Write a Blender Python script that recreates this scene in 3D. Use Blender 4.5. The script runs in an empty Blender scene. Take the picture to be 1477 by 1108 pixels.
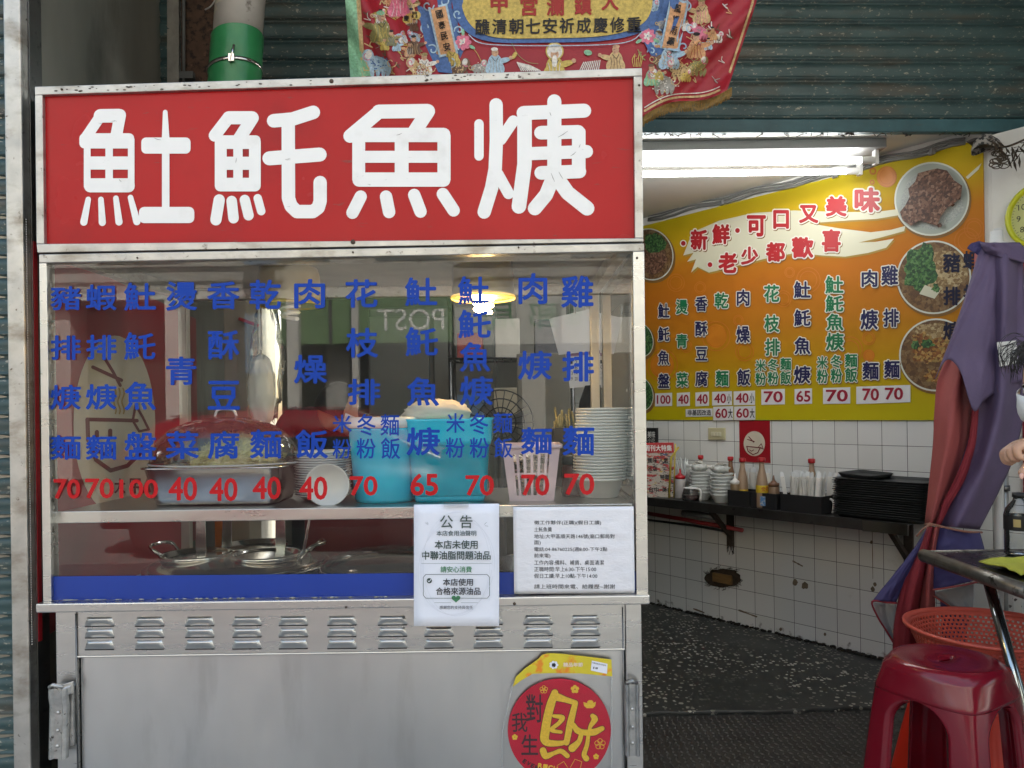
import bpy, bmesh, math, random
from mathutils import Vector, Matrix, Euler, noise
R = math.radians
random.seed(7)
S = bpy.context.scene
COL = S.collection

# ------------------------------------------------------------------ camera, sky, sun, exposure
FPX, CXP, CYP = 1110.0, 738.5, 592.0          # focal length and principal point measured in photo pixels
CAM = Vector((0.0, -1.91, 1.25)); ROLL = R(0.8)
cd = bpy.data.cameras.new('camera'); cam = bpy.data.objects.new('camera', cd); COL.objects.link(cam)
cam.location = CAM; cam.rotation_euler = (R(90), 0, 0)
cam.rotation_euler = (Matrix.Rotation(R(90), 3, 'X') @ Matrix.Rotation(-ROLL, 3, 'Z')).to_euler()
cd.sensor_fit = 'HORIZONTAL'; cd.sensor_width = 36.0
cd.lens = 36.0 * FPX / 1477.0
cd.shift_y = (CYP - 554.0) / 1477.0
cd.clip_start = 0.05; cd.clip_end = 300
S.camera = cam

W = bpy.data.worlds.new('World'); S.world = W; W.use_nodes = True
wn = W.node_tree.nodes; wl = W.node_tree.links
bg = wn['Background']; sky = wn.new('ShaderNodeTexSky'); sky.sky_type = 'NISHITA'; sky.sun_disc = False
SUN_EL, SUN_AZ = 52, 160                       # the sun stands behind the shop, so its street front lies in open shade
sky.sun_elevation = R(SUN_EL); sky.sun_rotation = R(20)
sky.air_density = 1.0; sky.dust_density = 4.0; sky.ozone_density = 1.0
tint = wn.new('ShaderNodeVectorMath'); tint.operation = 'MULTIPLY'; tint.inputs[1].default_value = (.97, .92, .785); wl.new(sky.outputs[0], tint.inputs[0]); wl.new(tint.outputs[0], bg.inputs[0]); bg.inputs[1].default_value = 0.15
sl = bpy.data.lights.new('sun', 'SUN'); sl.energy = 5.0; sl.angle = R(0.6); sl.color = (1, .97, .88)
so = bpy.data.objects.new('sun', sl); COL.objects.link(so)
sdir = Vector((math.sin(R(20)) * math.cos(R(SUN_EL)), math.cos(R(20)) * math.cos(R(SUN_EL)), math.sin(R(SUN_EL))))
so.rotation_euler = sdir.to_track_quat('Z', 'Y').to_euler(); so.location = sdir * 30
S.view_settings.view_transform = 'Standard'; S.view_settings.look = 'None'
S.view_settings.exposure = 2.22; S.view_settings.gamma = 1; S.view_settings.use_curve_mapping = False
S.render.engine = 'CYCLES'; S.cycles.use_denoising = True
S.cycles.max_bounces = 10; S.cycles.transparent_max_bounces = 24; S.cycles.glossy_bounces = 5
S.cycles.caustics_reflective = False; S.cycles.caustics_refractive = False
S.cycles.sample_clamp_indirect = 6

# ------------------------------------------------------------------ pixel rays onto real planes
def ray(px, py):
    u = px - CXP; v = py - CYP
    c, s = math.cos(ROLL), math.sin(ROLL)
    return Vector(((u * c - v * s) / FPX, 1.0, -(u * s + v * c) / FPX))
def P(px, py, Y):
    return CAM + ray(px, py) * (Y - CAM.y)
class Frame:
    def __init__(s, o, ux, n):
        s.o = Vector(o); s.ux = Vector(ux).normalized(); s.uz = Vector((0, 0, 1)); s.n = Vector(n).normalized()
    def pt(s, a, b, c=0.0): return s.o + s.ux * a + s.uz * b + s.n * c
    def px(s, px, py, off=0.0):
        r = ray(px, py); t = (s.o + s.n * off - CAM).dot(s.n) / r.dot(s.n)
        q = CAM + r * t - s.o
        return q.dot(s.ux), q.z
    def P(s, px, py, off=0.0):
        a, b = s.px(px, py, off); return s.pt(a, b, off)
CART = Frame((0, 0, 0), (1, 0, 0), (0, -1, 0))
_t = Vector((.627, -.779, 0)).normalized()
WALL = Frame((1.62, 1.99, 0), _t, (_t.y, -_t.x, 0))
_s = Vector((.154, -.988, 0)).normalized()
SIDE = Frame((-1.25, .09, 0), _s, (-_s.y, _s.x, 0))      # a = 0 near the street, negative into the shop

# ------------------------------------------------------------------ mesh builder
class MB:
    def __init__(s): s.v = []; s.f = []; s.m = []; s.sm = []; s.cur = 0
    def add(s, vs, fs, sm=False):
        b = len(s.v); s.v += [Vector(v) for v in vs]
        for f in fs: s.f.append([b + i for i in f]); s.m.append(s.cur); s.sm.append(sm)
        return s
    def box(s, x0, x1, y0, y1, z0, z1):
        vs = [(x, y, z) for z in (z0, z1) for y in (y0, y1) for x in (x0, x1)]
        return s.add(vs, [(0, 2, 3, 1), (4, 5, 7, 6), (0, 1, 5, 4), (2, 6, 7, 3), (0, 4, 6, 2), (1, 3, 7, 5)])
    def fbox(s, F, a0, a1, b0, b1, c0, c1):
        vs = [F.pt(a, b, c) for b in (b0, b1) for c in (c0, c1) for a in (a0, a1)]
        return s.add(vs, [(0, 2, 3, 1), (4, 5, 7, 6), (0, 1, 5, 4), (2, 6, 7, 3), (0, 4, 6, 2), (1, 3, 7, 5)])
    def prism(s, pts, d):
        d = Vector(d); n = len(pts); pts = [Vector(p) for p in pts]
        s.add(pts + [p + d for p in pts], [tuple(range(n)), tuple(range(2 * n - 1, n - 1, -1))] + [(i, (i + 1) % n, n + (i + 1) % n, n + i) for i in range(n)])
        return s
    def poly(s, pts): return s.add(pts, [tuple(range(len(pts)))])
    def grid(s, rows, sm=True, closed=False):
        n = len(rows[0]); vs = [p for r in rows for p in r]; fs = []
        for i in range(len(rows) - 1):
            for j in range(n if closed else n - 1):
                k = (j + 1) % n
                fs.append((i * n + j, i * n + k, (i + 1) * n + k, (i + 1) * n + j))
        return s.add(vs, fs, sm)
    def tube(s, path, r, n=8, caps=True, sm=True):
        path = [Vector(p) for p in path]; k = len(path)
        rs = r if isinstance(r, (list, tuple)) else [r] * k
        rows = []; up = None
        for i, p in enumerate(path):
            t = (path[min(i + 1, k - 1)] - path[max(i - 1, 0)]).normalized()
            if up is None:
                up = Vector((0, 0, 1)) if abs(t.z) < .9 else Vector((1, 0, 0))
            x = up.cross(t)
            if x.length < 1e-6: x = t.orthogonal()
            x.normalize(); y = t.cross(x).normalized(); up = y
            rows.append([p + (x * math.cos(2 * math.pi * j / n) + y * math.sin(2 * math.pi * j / n)) * rs[i] for j in range(n)])
        s.grid(rows, sm, True)
        if caps: s.poly(rows[0][::-1]); s.poly(rows[-1])
        return s
    def lathe(s, prof, c=(0, 0, 0), n=32, sm=True, sx=1, sy=1, caps=True):
        c = Vector(c)
        rows = [[c + Vector((r * sx * math.cos(2 * math.pi * j / n), r * sy * math.sin(2 * math.pi * j / n), z)) for j in range(n)] for r, z in prof]
        s.grid(rows, sm, True)
        if caps and prof[0][0] > 1e-5: s.poly(rows[0][::-1])
        if caps and prof[-1][0] > 1e-5: s.poly(rows[-1])
        return s
    def rloft(s, secs, c=(0, 0, 0), k=5, caps=True, sm=True):
        c = Vector(c); rows = []
        for w, h, r, z in secs: rows.append([c + Vector((x, y, z)) for x, y in rr(-w / 2, -h / 2, w / 2, h / 2, r, k)])
        s.grid(rows, sm, True)
        if caps: s.poly(rows[0][::-1]); s.poly(rows[-1])
        return s
    def blob(s, c, rx, ry, rz, n=14, m=9, jit=0.0, seed=0):
        c = Vector(c); rows = []
        for i in range(m + 1):
            ph = math.pi * i / m; row = []
            for j in range(n):
                th = 2 * math.pi * j / n
                d = Vector((math.sin(ph) * math.cos(th), math.sin(ph) * math.sin(th), math.cos(ph)))
                k = 1 + jit * noise.noise(d * 2.3 + Vector((seed * 7.1, 0, 0)))
                row.append(c + Vector((d.x * rx, d.y * ry, d.z * rz)) * k)
            rows.append(row)
        return s.grid(rows, True, True)
    def build(s, name, mats, parent=None, bevel=0, local=False, solid=0, sub=0, label=None, uv=None, seg=2, flip=True, solid_mat=0):
        me = bpy.data.meshes.new(name)
        me.from_pydata([tuple(v) for v in s.v], [], s.f)
        if not isinstance(mats, (list, tuple)): mats = [mats]
        for m in mats: me.materials.append(m)
        for p, mi, sm in zip(me.polygons, s.m, s.sm): p.material_index = mi; p.use_smooth = sm
        bm = bmesh.new(); bm.from_mesh(me)
        bmesh.ops.remove_doubles(bm, verts=bm.verts, dist=1e-6)
        if flip: bmesh.ops.recalc_face_normals(bm, faces=bm.faces)
        if uv:
            l = bm.loops.layers.uv.new('UVMap')
            for f in bm.faces:
                for lp in f.loops: lp[l].uv = uv(lp.vert.co)
        bm.to_mesh(me); bm.free(); me.update()
        o = bpy.data.objects.new(name, me); COL.objects.link(o)
        if parent is not None:
            o.parent = parent
            if not local:
                inv = parent_world(parent).inverted()
                o.matrix_local = inv
        if solid:
            md = o.modifiers.new('solid', 'SOLIDIFY'); md.thickness = solid; md.offset = 0
            md.material_offset = solid_mat; md.use_even_offset = False
        if sub: md = o.modifiers.new('sub', 'SUBSURF'); md.levels = sub; md.render_levels = sub
        if bevel:
            md = o.modifiers.new('bevel', 'BEVEL'); md.width = bevel; md.segments = seg; md.limit_method = 'ANGLE'; md.angle_limit = R(35)
            md.harden_normals = False
        if label: o['label'] = label
        return o
def parent_world(o):
    m = o.matrix_basis.copy()
    while o.parent: o = o.parent; m = o.matrix_basis @ m
    return m
def thing(name, label, cat, loc=(0, 0, 0), rotz=0, group=None):
    o = bpy.data.objects.new(name, None); COL.objects.link(o); o.empty_display_size = .05
    o.location = loc; o.rotation_euler = (0, 0, rotz); o['label'] = label; o['category'] = cat
    if group: o['group'] = group
    return o
def tag(o, label, cat, group=None):
    o['label'] = label; o['category'] = cat
    if group: o['group'] = group
    return o
def struct(o): o['kind'] = 'structure'; return o
def dup(root, loc, rot=None, label=None):
    r = root.copy(); COL.objects.link(r); r.location = loc
    if rot is not None: r.rotation_euler = rot
    if label: r['label'] = label
    for ch in list(root.children):
        c = ch.copy(); COL.objects.link(c); c.parent = r
        for g in list(ch.children):
            d = g.copy(); COL.objects.link(d); d.parent = c
    return r
def rr(x0, y0, x1, y1, r, k=5):
    out = []
    for cx, cy, a in ((x1 - r, y1 - r, 0), (x0 + r, y1 - r, 90), (x0 + r, y0 + r, 180), (x1 - r, y0 + r, 270)):
        for i in range(k + 1):
            t = R(a + 90 * i / k); out.append((cx + r * math.cos(t), cy + r * math.sin(t)))
    return out
def smooth(pts, n=6):
    pts = [Vector(p) for p in pts]; out = []
    for i in range(len(pts) - 1):
        a, b = pts[i], pts[i + 1]; p = pts[i - 1] if i else a * 2 - b; q = pts[i + 2] if i + 2 < len(pts) else b * 2 - a
        for k in range(n):
            t = k / n
            out.append(.5 * ((2 * a) + (b - p) * t + (2 * p - 5 * a + 4 * b - q) * t * t + (3 * a - p - 3 * b + q) * t ** 3))
    return out + [pts[-1]]
# glyphs from the built-in font, as flat letter shapes
_G = {}
def glyph_mesh(ch, w=0):
    if ch not in _G:
        c = bpy.data.curves.new('lettering', 'FONT'); c.body = ch; c.resolution_u = 3
        o = bpy.data.objects.new('lettering', c); COL.objects.link(o)
        dg = bpy.context.evaluated_depsgraph_get()
        m = bpy.data.meshes.new_from_object(o.evaluated_get(dg))
        vs = [(v.co.x, v.co.y) for v in m.vertices]; fs = [tuple(p.vertices) for p in m.polygons]
        bpy.data.objects.remove(o); bpy.data.meshes.remove(m); bpy.data.curves.remove(c)
        _G[ch] = (vs, fs, (min(x for x, y in vs), max(x for x, y in vs), min(y for x, y in vs), max(y for x, y in vs)))
    return _G[ch]
def glyph(mb, to3, ch, x0, y0, x1, y1, w=0.0, outline=0.0, rot=0.0):
    """to3(px, py, lift) -> point; box in pixels. A bold letter is the plain one laid down several times, nudged round a small circle"""
    vs, fs, (a0, a1, b0, b1) = glyph_mesh(ch)
    a0 -= w; a1 += w; b0 -= w; b1 += w
    cx, cy = (x0 + x1) / 2, (y0 + y1) / 2; c, s = math.cos(rot), math.sin(rot)
    W_ = w + outline; n = 0 if W_ <= 0 else (8 if W_ < .05 else 14)
    offs = [(0, 0)] + [(W_ * math.cos(2 * math.pi * i / n), W_ * math.sin(2 * math.pi * i / n)) for i in range(n)]
    if W_ > .06: offs += [(W_ * .5 * math.cos(2 * math.pi * i / 7), W_ * .5 * math.sin(2 * math.pi * i / 7)) for i in range(7)]
    for k, (dx_, dy_) in enumerate(offs):
        out = []
        for x, y in vs:
            px = x0 + (x + dx_ - a0) / (a1 - a0) * (x1 - x0); py = y1 - (y + dy_ - b0) / (b1 - b0) * (y1 - y0)
            if rot: dx, dy = px - cx, py - cy; px, py = cx + dx * c - dy * s, cy + dx * s + dy * c
            out.append(to3(px, py, k * 1.5e-5))
        mb.add(out, fs)
_k = [0]
def eps(): _k[0] = (_k[0] + 1) % 40; return _k[0] * 2.5e-5
def stroke(mb, to3, pts, w, caps=True, n=8):
    """thick rounded pen stroke through pixel points, one polygon per segment plus round joints, each a hair above the last"""
    ws = w if isinstance(w, (list, tuple)) else [w] * len(pts)
    for i in range(len(pts) - 1):
        (xa, ya), (xb, yb) = pts[i], pts[i + 1]; L = math.hypot(xb - xa, yb - ya) or 1
        a = math.atan2(yb - ya, xb - xa); poly = []
        for j in range(n + 1):
            t = a + math.pi / 2 + math.pi * j / n; poly.append((xa + ws[i] / 2 * math.cos(t), ya + ws[i] / 2 * math.sin(t)))
        for j in range(n + 1):
            t = a - math.pi / 2 + math.pi * j / n; poly.append((xb + ws[i + 1] / 2 * math.cos(t), yb + ws[i + 1] / 2 * math.sin(t)))
        e = eps(); mb.poly([to3(x, y, e) for x, y in poly])
def pxpoly(mb, to3, pts, e=0.0): mb.poly([to3(x, y, e) for x, y in pts])
def ell(cx, cy, rx, ry, n=32, rot=0):
    return [(cx + rx * math.cos(t) * math.cos(rot) - ry * math.sin(t) * math.sin(rot), cy + rx * math.cos(t) * math.sin(rot) + ry * math.sin(t) * math.cos(rot)) for t in (2 * math.pi * i / n for i in range(n))]
def on(F, off): return lambda x, y, e=0.0: F.P(x, y, off + e)
def onY(Y): return lambda x, y, e=0.0: P(x, y, Y - e)

# ------------------------------------------------------------------ materials
def M(name, col, rough=.5, metal=0.0, var=0.0, vs=6, st=(1, 1, 1), bump=0.0, bs=40, bst=None, rvar=0.0, dirt=None, spec=None, coat=0, trans=0, sss=0, emit=None, alpha=1):
    m = bpy.data.materials.new(name); m.use_nodes = True; nt = m.node_tree; N = nt.nodes; L = nt.links
    b = N['Principled BSDF']; b.inputs['Base Color'].default_value = (*col, 1); b.inputs['Roughness'].default_value = rough
    b.inputs['Metallic'].default_value = metal
    if spec is not None: b.inputs['Specular IOR Level'].default_value = spec
    if coat: b.inputs['Coat Weight'].default_value = coat; b.inputs['Coat Roughness'].default_value = .08
    if trans: b.inputs['Transmission Weight'].default_value = trans
    if sss: b.inputs['Subsurface Weight'].default_value = sss; b.inputs['Subsurface Radius'].default_value = (.02, .01, .006)
    if alpha < 1: b.inputs['Alpha'].default_value = alpha
    if emit: b.inputs['Emission Color'].default_value = (*emit[0], 1); b.inputs['Emission Strength'].default_value = emit[1]
    tc = N.new('ShaderNodeTexCoord')
    def nz(scale, stretch, detail=4):
        mp = N.new('ShaderNodeMapping'); mp.inputs['Scale'].default_value = stretch; L.new(tc.outputs['Object'], mp.inputs[0])
        n = N.new('ShaderNodeTexNoise'); n.inputs['Scale'].default_value = scale; n.inputs['Detail'].default_value = detail; n.inputs['Roughness'].default_value = .6
        L.new(mp.outputs[0], n.inputs['Vector']); return n.outputs['Fac']
    src = None
    if var or dirt:
        rgb = N.new('ShaderNodeRGB'); rgb.outputs[0].default_value = (*col, 1); src = rgb.outputs[0]
        if var:
            f = nz(vs, st); mr = N.new('ShaderNodeMapRange'); mr.inputs[1].default_value = .25; mr.inputs[2].default_value = .75
            mr.inputs[3].default_value = 1 - var; mr.inputs[4].default_value = 1 + var; L.new(f, mr.inputs[0])
            mx = N.new('ShaderNodeVectorMath'); mx.operation = 'SCALE'; L.new(src, mx.inputs[0]); L.new(mr.outputs[0], mx.inputs['Scale']); src = mx.outputs[0]
        for dcol, lo, hi, sc, stt in (dirt or []):
            f = nz(sc, stt, 6); mr = N.new('ShaderNodeMapRange'); mr.inputs[1].default_value = lo; mr.inputs[2].default_value = hi; L.new(f, mr.inputs[0])
            mx = N.new('ShaderNodeMix'); mx.data_type = 'RGBA'; L.new(mr.outputs[0], mx.inputs[0]); L.new(src, mx.inputs[6]); mx.inputs[7].default_value = (*dcol, 1); src = mx.outputs[2]
        L.new(src, b.inputs['Base Color'])
    if rvar:
        f = nz(vs * 1.7, st); mr = N.new('ShaderNodeMapRange'); mr.inputs[1].default_value = .25; mr.inputs[2].default_value = .75
        mr.inputs[3].default_value = max(.02, rough - rvar); mr.inputs[4].default_value = min(1, rough + rvar); L.new(f, mr.inputs[0]); L.new(mr.outputs[0], b.inputs['Roughness'])
    if bump:
        f = nz(bs, bst or (1, 1, 1)); bp = N.new('ShaderNodeBump'); bp.inputs['Strength'].default_value = bump; bp.inputs['Distance'].default_value = .004
        L.new(f, bp.inputs['Height']); L.new(bp.outputs[0], b.inputs['Normal'])
    m['bsdf'] = b.name
    return m
def nodes(m): return m.node_tree.nodes, m.node_tree.links, m.node_tree.nodes['Principled BSDF']
def thin_glass(name, tint=(1, 1, 1), ior=1.5, rough=0.0, haze=0.0, hazecol=(.8, .8, .8), boost=1.0):
    m = bpy.data.materials.new(name); m.use_nodes = True; N = m.node_tree.nodes; L = m.node_tree.links
    for n in list(N):
        if n.type == 'BSDF_PRINCIPLED': N.remove(n)
    out = [n for n in N if n.type == 'OUTPUT_MATERIAL'][0]
    t = N.new('ShaderNodeBsdfTransparent'); t.inputs[0].default_value = (*tint, 1)
    g = N.new('ShaderNodeBsdfGlossy'); g.inputs['Roughness'].default_value = rough
    fr = N.new('ShaderNodeFresnel'); fr.inputs[0].default_value = ior
    mul = N.new('ShaderNodeMath'); mul.operation = 'MULTIPLY'; mul.inputs[1].default_value = boost; mul.use_clamp = True; L.new(fr.outputs[0], mul.inputs[0])
    mx = N.new('ShaderNodeMixShader'); L.new(mul.outputs[0], mx.inputs[0]); L.new(t.outputs[0], mx.inputs[1]); L.new(g.outputs[0], mx.inputs[2])
    last = mx.outputs[0]
    if haze:
        d = N.new('ShaderNodeBsdfDiffuse'); d.inputs[0].default_value = (*hazecol, 1)
        nz = N.new('ShaderNodeTexNoise'); nz.inputs['Scale'].default_value = 5; nz.inputs['Detail'].default_value = 8
        tc = N.new('ShaderNodeTexCoord'); L.new(tc.outputs['Object'], nz.inputs['Vector'])
        mr = N.new('ShaderNodeMapRange'); mr.inputs[1].default_value = .3; mr.inputs[2].default_value = .75; mr.inputs[3].default_value = haze * .3; mr.inputs[4].default_value = haze * 1.6; L.new(nz.outputs['Fac'], mr.inputs[0])
        m2 = N.new('ShaderNodeMixShader'); L.new(mr.outputs[0], m2.inputs[0]); L.new(last, m2.inputs[1]); L.new(d.outputs[0], m2.inputs[2]); last = m2.outputs[0]
    L.new(last, out.inputs[0]); return m

STEEL = M('brushed_steel', (.56, .55, .53), .30, 1, var=.07, vs=3, st=(1, 1, 8), bump=.010, bs=60, bst=(1, 1, 25), rvar=.08)
STEELH = M('brushed_steel_door', (.60, .60, .59), .34, 1, var=.16, vs=1.6, st=(1.5, 1, .7), bump=.14, bs=4.5, bst=(1, 1, .6), rvar=.10, dirt=[((.46, .455, .44), .54, .80, 4, (2.4, 1, .5))])
ALU = M('weathered_aluminium', (.47, .455, .425), .42, .85, var=.18, vs=14, rvar=.1, bump=.06, bs=90, dirt=[((.10, .08, .06), .62, .72, 55, (1, 1, 1)), ((.24, .21, .17), .50, .70, 7, (1, 1, 2))])
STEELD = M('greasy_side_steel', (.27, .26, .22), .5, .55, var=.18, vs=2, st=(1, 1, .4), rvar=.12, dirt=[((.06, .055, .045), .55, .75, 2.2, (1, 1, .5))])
CHROME = M('polished_steel', (.62, .60, .57), .14, 1, rvar=.05, vs=8)
DSTEEL = M('dull_dark_steel', (.16, .16, .16), .38, 1, var=.2, vs=10, dirt=[((.03, .03, .03), .6, .75, 20, (1, 1, 1))])
REDA = M('red_acrylic', (.41, .010, .012), .24, 0, var=.10, vs=2, spec=.22, rvar=.08, dirt=[((.25, .010, .012), .56, .80, 2.2, (1, 1, 1)), ((.22, .05, .045), .66, .74, 40, (.4, 1, 2))])
WHITEV = M('white_vinyl', (.82, .81, .79), .38, 0, var=.03, vs=12, dirt=[((.62, .60, .57), .55, .75, 6, (1, 1, 1)), ((.50, .49, .47), .68, .74, 30, (1, 1, 3))])
BLUEV = M('blue_vinyl', (.008, .050, .34), .45, spec=.15)
BLUES = M('blue_stripe_film', (.006, .040, .30), .32, var=.06, vs=5)
REDV = M('red_vinyl', (.46, .010, .014), .4, spec=.2)
BLACK = M('matt_black', (.012, .012, .013), .5)
DARK = M('dark_void', (.02, .019, .018), .8, var=.3)
GLASS = thin_glass('window_glass', (.965, .98, .97), 1.5, 0.0, .012, (.75, .75, .70), 1.15)
SGLASS = thin_glass('side_glass', (.90, .94, .92), 1.5, 0.0, .05, (.7, .7, .66))
PAPER = M('white_paper', (.74, .76, .84), .75, var=.02, vs=10, bump=.12, bs=14)
PAPERW = M('wrinkled_paper', (.72, .72, .76), .6, var=.03, vs=9, bump=.6, bs=22, bst=(1, 1, 2))
INK = M('dark_green_ink', (.035, .060, .050), .7); INKG = M('green_ink', (.05, .20, .09), .7); INKB = M('black_ink', (.015, .015, .018), .7); INKL = M('pale_grey_ink', (.45, .48, .52), .8)
WPLAS = M('white_plastic', (.74, .73, .70), .3, var=.03, sss=.0)
# ------------------------------------------------------------------ the ground
pav = M('arcade_paving', (.36, .355, .335), .7, var=.2, vs=7, bump=.2, bs=30)
struct(MB().box(-7, 7, -4.6, 6.5, -.4, 0).build('pavement', pav))
road = M('asphalt', (.13, .13, .127), .85, var=.2, vs=5, bump=.4, bs=120)
struct(MB().box(-60, 60, -40, 40, -.6, -.12).build('road', road))

# terrazzo slab of the shop with a broken front edge, and the chequered steel plate before it
ter = M('terrazzo', (.030, .032, .030), .42, var=.25, vs=4)
N, L, b = nodes(ter)
tc = N.new('ShaderNodeTexCoord'); vo = N.new('ShaderNodeTexVoronoi'); vo.inputs['Scale'].default_value = 54; L.new(tc.outputs['Object'], vo.inputs['Vector'])
nz = N.new('ShaderNodeTexNoise'); nz.inputs['Scale'].default_value = 2.6; nz.inputs['Detail'].default_value = 5; L.new(tc.outputs['Object'], nz.inputs['Vector'])
sep = N.new('ShaderNodeSeparateColor'); L.new(vo.outputs['Color'], sep.inputs[0])
# chips: cell radius below a per-cell size, fewer where the floor is dirty
m1 = N.new('ShaderNodeMath'); m1.operation = 'MULTIPLY_ADD'; m1.inputs[1].default_value = 1.0; m1.inputs[2].default_value = -.43; L.new(sep.outputs[0], m1.inputs[0])
m2 = N.new('ShaderNodeMath'); m2.operation = 'LESS_THAN'; L.new(vo.outputs['Distance'], m2.inputs[0]); L.new(m1.outputs[0], m2.inputs[1])
mr = N.new('ShaderNodeMapRange'); mr.inputs[1].default_value = .40; mr.inputs[2].default_value = .55; mr.inputs[3].default_value = .18; L.new(nz.outputs['Fac'], mr.inputs[0])
m3 = N.new('ShaderNodeMath'); m3.operation = 'MULTIPLY'; L.new(m2.outputs[0], m3.inputs[0]); L.new(mr.outputs[0], m3.inputs[1])
cr = N.new('ShaderNodeMix'); cr.data_type = 'RGBA'; L.new(sep.outputs[1], cr.inputs[0]); cr.inputs[6].default_value = (.22, .21, .16, 1); cr.inputs[7].default_value = (.42, .40, .34, 1)
mx = N.new('ShaderNodeMix'); mx.data_type = 'RGBA'; L.new(m3.outputs[0], mx.inputs[0]); mx.inputs[6].default_value = (.026, .028, .025, 1); L.new(cr.outputs[2], mx.inputs[7]); L.new(mx.outputs[2], b.inputs['Base Color'])
rw = N.new('ShaderNodeMapRange'); rw.inputs[3].default_value = .28; rw.inputs[4].default_value = .62; L.new(nz.outputs['Fac'], rw.inputs[0]); L.new(rw.outputs[0], b.inputs['Roughness'])
bp = N.new('ShaderNodeBump'); bp.inputs['Strength'].default_value = .25; bp.inputs['Distance'].default_value = .01; L.new(nz.outputs['Fac'], bp.inputs['Height']); L.new(bp.outputs[0], b.inputs['Normal'])
fl = MB()
edge = [(-2.2, 1.25), (.2, 1.24)]
x = .3
while x < 1.75:
    edge.append((x, 1.20 + .018 * noise.noise(Vector((x * 9, 0, 3))) + .03 * noise.noise(Vector((x * 2.5, 0, 1))) + (.05 if x > 1.0 else 0) * (x - 1.0))); x += .035
edge += [(3.0, 1.24)]
fl.prism([Vector((a, b_, .002)) for a, b_ in edge] + [Vector((3.0, 5.0, .002)), Vector((-2.2, 5.0, .002))], (0, 0, .022))
struct(fl.build('floor', ter, bevel=.006))
cp = M('worn_chequer_plate', (.075, .072, .066), .42, .7, var=.3, vs=9, rvar=.15)
pl = MB().box(.25, 1.9, .2, 1.26, .003, .008)
ang = [R(45), R(-45)]
for i in range(62):
    for j in range(40):
        cx, cy = .28 + i * .026, .22 + j * .026
        a = ang[(i + j) % 2]; c, s = math.cos(a), math.sin(a)
        vs = []
        for (p, q, z) in ((-.011, 0, 0), (0, -.0045, 0), (.011, 0, 0), (0, .0045, 0), (-.006, 0, .0042), (.006, 0, .0042)):
            vs.append((cx + p * c - q * s, cy + p * s + q * c, .008 + z))
        pl.add(vs, [(0, 1, 4), (1, 5, 4), (1, 2, 5), (2, 3, 5), (3, 4, 5), (3, 0, 4)], True)
struct(pl.build('floor_plate', cp))

# ------------------------------------------------------------------ the shop building
shop = thing('shop_building', 'shop house open at street level with white tiled wall behind the food cart', 'building', (0, 4, 0))
plaster = M('old_plaster', (.30, .29, .26), .85, var=.12, vs=3, dirt=[((.14, .12, .10), .6, .8, 3, (1, 1, .4))])
ceilm = M('painted_ceiling', (.78, .76, .70), .8, var=.05, vs=2, dirt=[((.36, .33, .27), .62, .85, 2.5, (1, 1, 1))])
tile = M('white_wall_tile', (.70, .70, .68), .2)
N, L, b = nodes(tile)
uvn = N.new('ShaderNodeUVMap'); br = N.new('ShaderNodeTexBrick'); br.offset = 0; br.inputs['Scale'].default_value = 1
br.inputs['Brick Width'].default_value = .119; br.inputs['Row Height'].default_value = .119; br.inputs['Mortar Size'].default_value = .0013; br.inputs['Mortar Smooth'].default_value = .1
br.inputs['Color1'].default_value = (.72, .72, .70, 1); br.inputs['Color2'].default_value = (.66, .66, .63, 1); br.inputs['Mortar'].default_value = (.09, .085, .08, 1)
L.new(uvn.outputs[0], br.inputs['Vector'])
nz = N.new('ShaderNodeTexNoise'); nz.inputs['Scale'].default_value = 7; nz.inputs['Detail'].default_value = 8; nz.inputs['Roughness'].default_value = .7; L.new(uvn.outputs[0], nz.inputs['Vector'])
mr = N.new('ShaderNodeMapRange'); mr.inputs[1].default_value = .62; mr.inputs[2].default_value = .80; mr.inputs[4].default_value = .55; L.new(nz.outputs['Fac'], mr.inputs[0])
mx = N.new('ShaderNodeMix'); mx.data_type = 'RGBA'; L.new(mr.outputs[0], mx.inputs[0]); L.new(br.outputs['Color'], mx.inputs[6]); mx.inputs[7].default_value = (.42, .39, .33, 1)
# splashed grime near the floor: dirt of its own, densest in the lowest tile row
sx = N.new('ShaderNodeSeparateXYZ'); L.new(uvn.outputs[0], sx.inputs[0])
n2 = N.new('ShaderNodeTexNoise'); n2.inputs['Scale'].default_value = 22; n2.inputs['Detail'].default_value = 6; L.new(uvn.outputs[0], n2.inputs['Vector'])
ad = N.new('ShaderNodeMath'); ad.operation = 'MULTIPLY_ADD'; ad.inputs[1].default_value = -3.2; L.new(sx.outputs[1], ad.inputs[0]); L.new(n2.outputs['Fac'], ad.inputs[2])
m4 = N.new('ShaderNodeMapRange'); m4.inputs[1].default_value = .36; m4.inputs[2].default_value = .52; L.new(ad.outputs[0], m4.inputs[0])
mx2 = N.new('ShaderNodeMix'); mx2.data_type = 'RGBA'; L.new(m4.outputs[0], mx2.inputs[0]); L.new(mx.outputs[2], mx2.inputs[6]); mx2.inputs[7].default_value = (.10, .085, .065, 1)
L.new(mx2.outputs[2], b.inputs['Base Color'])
bp = N.new('ShaderNodeBump'); bp.invert = True; bp.inputs['Strength'].default_value = .5; bp.inputs['Distance'].default_value = .002; L.new(br.outputs['Fac'], bp.inputs['Height']); L.new(bp.outputs[0], b.inputs['Normal'])
CEIL = 2.452
UV0 = (.032, .015)
def wall_uv(co):
    q = co - WALL.o; return (q.dot(WALL.ux) + 4 + UV0[0], q.z + UV0[1])
TOPT = 1.36
MB().fbox(WALL, -2.7, 1.6, 0, TOPT, -.15, 0).build('tiled_wall', tile, shop, uv=wall_uv)
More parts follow.
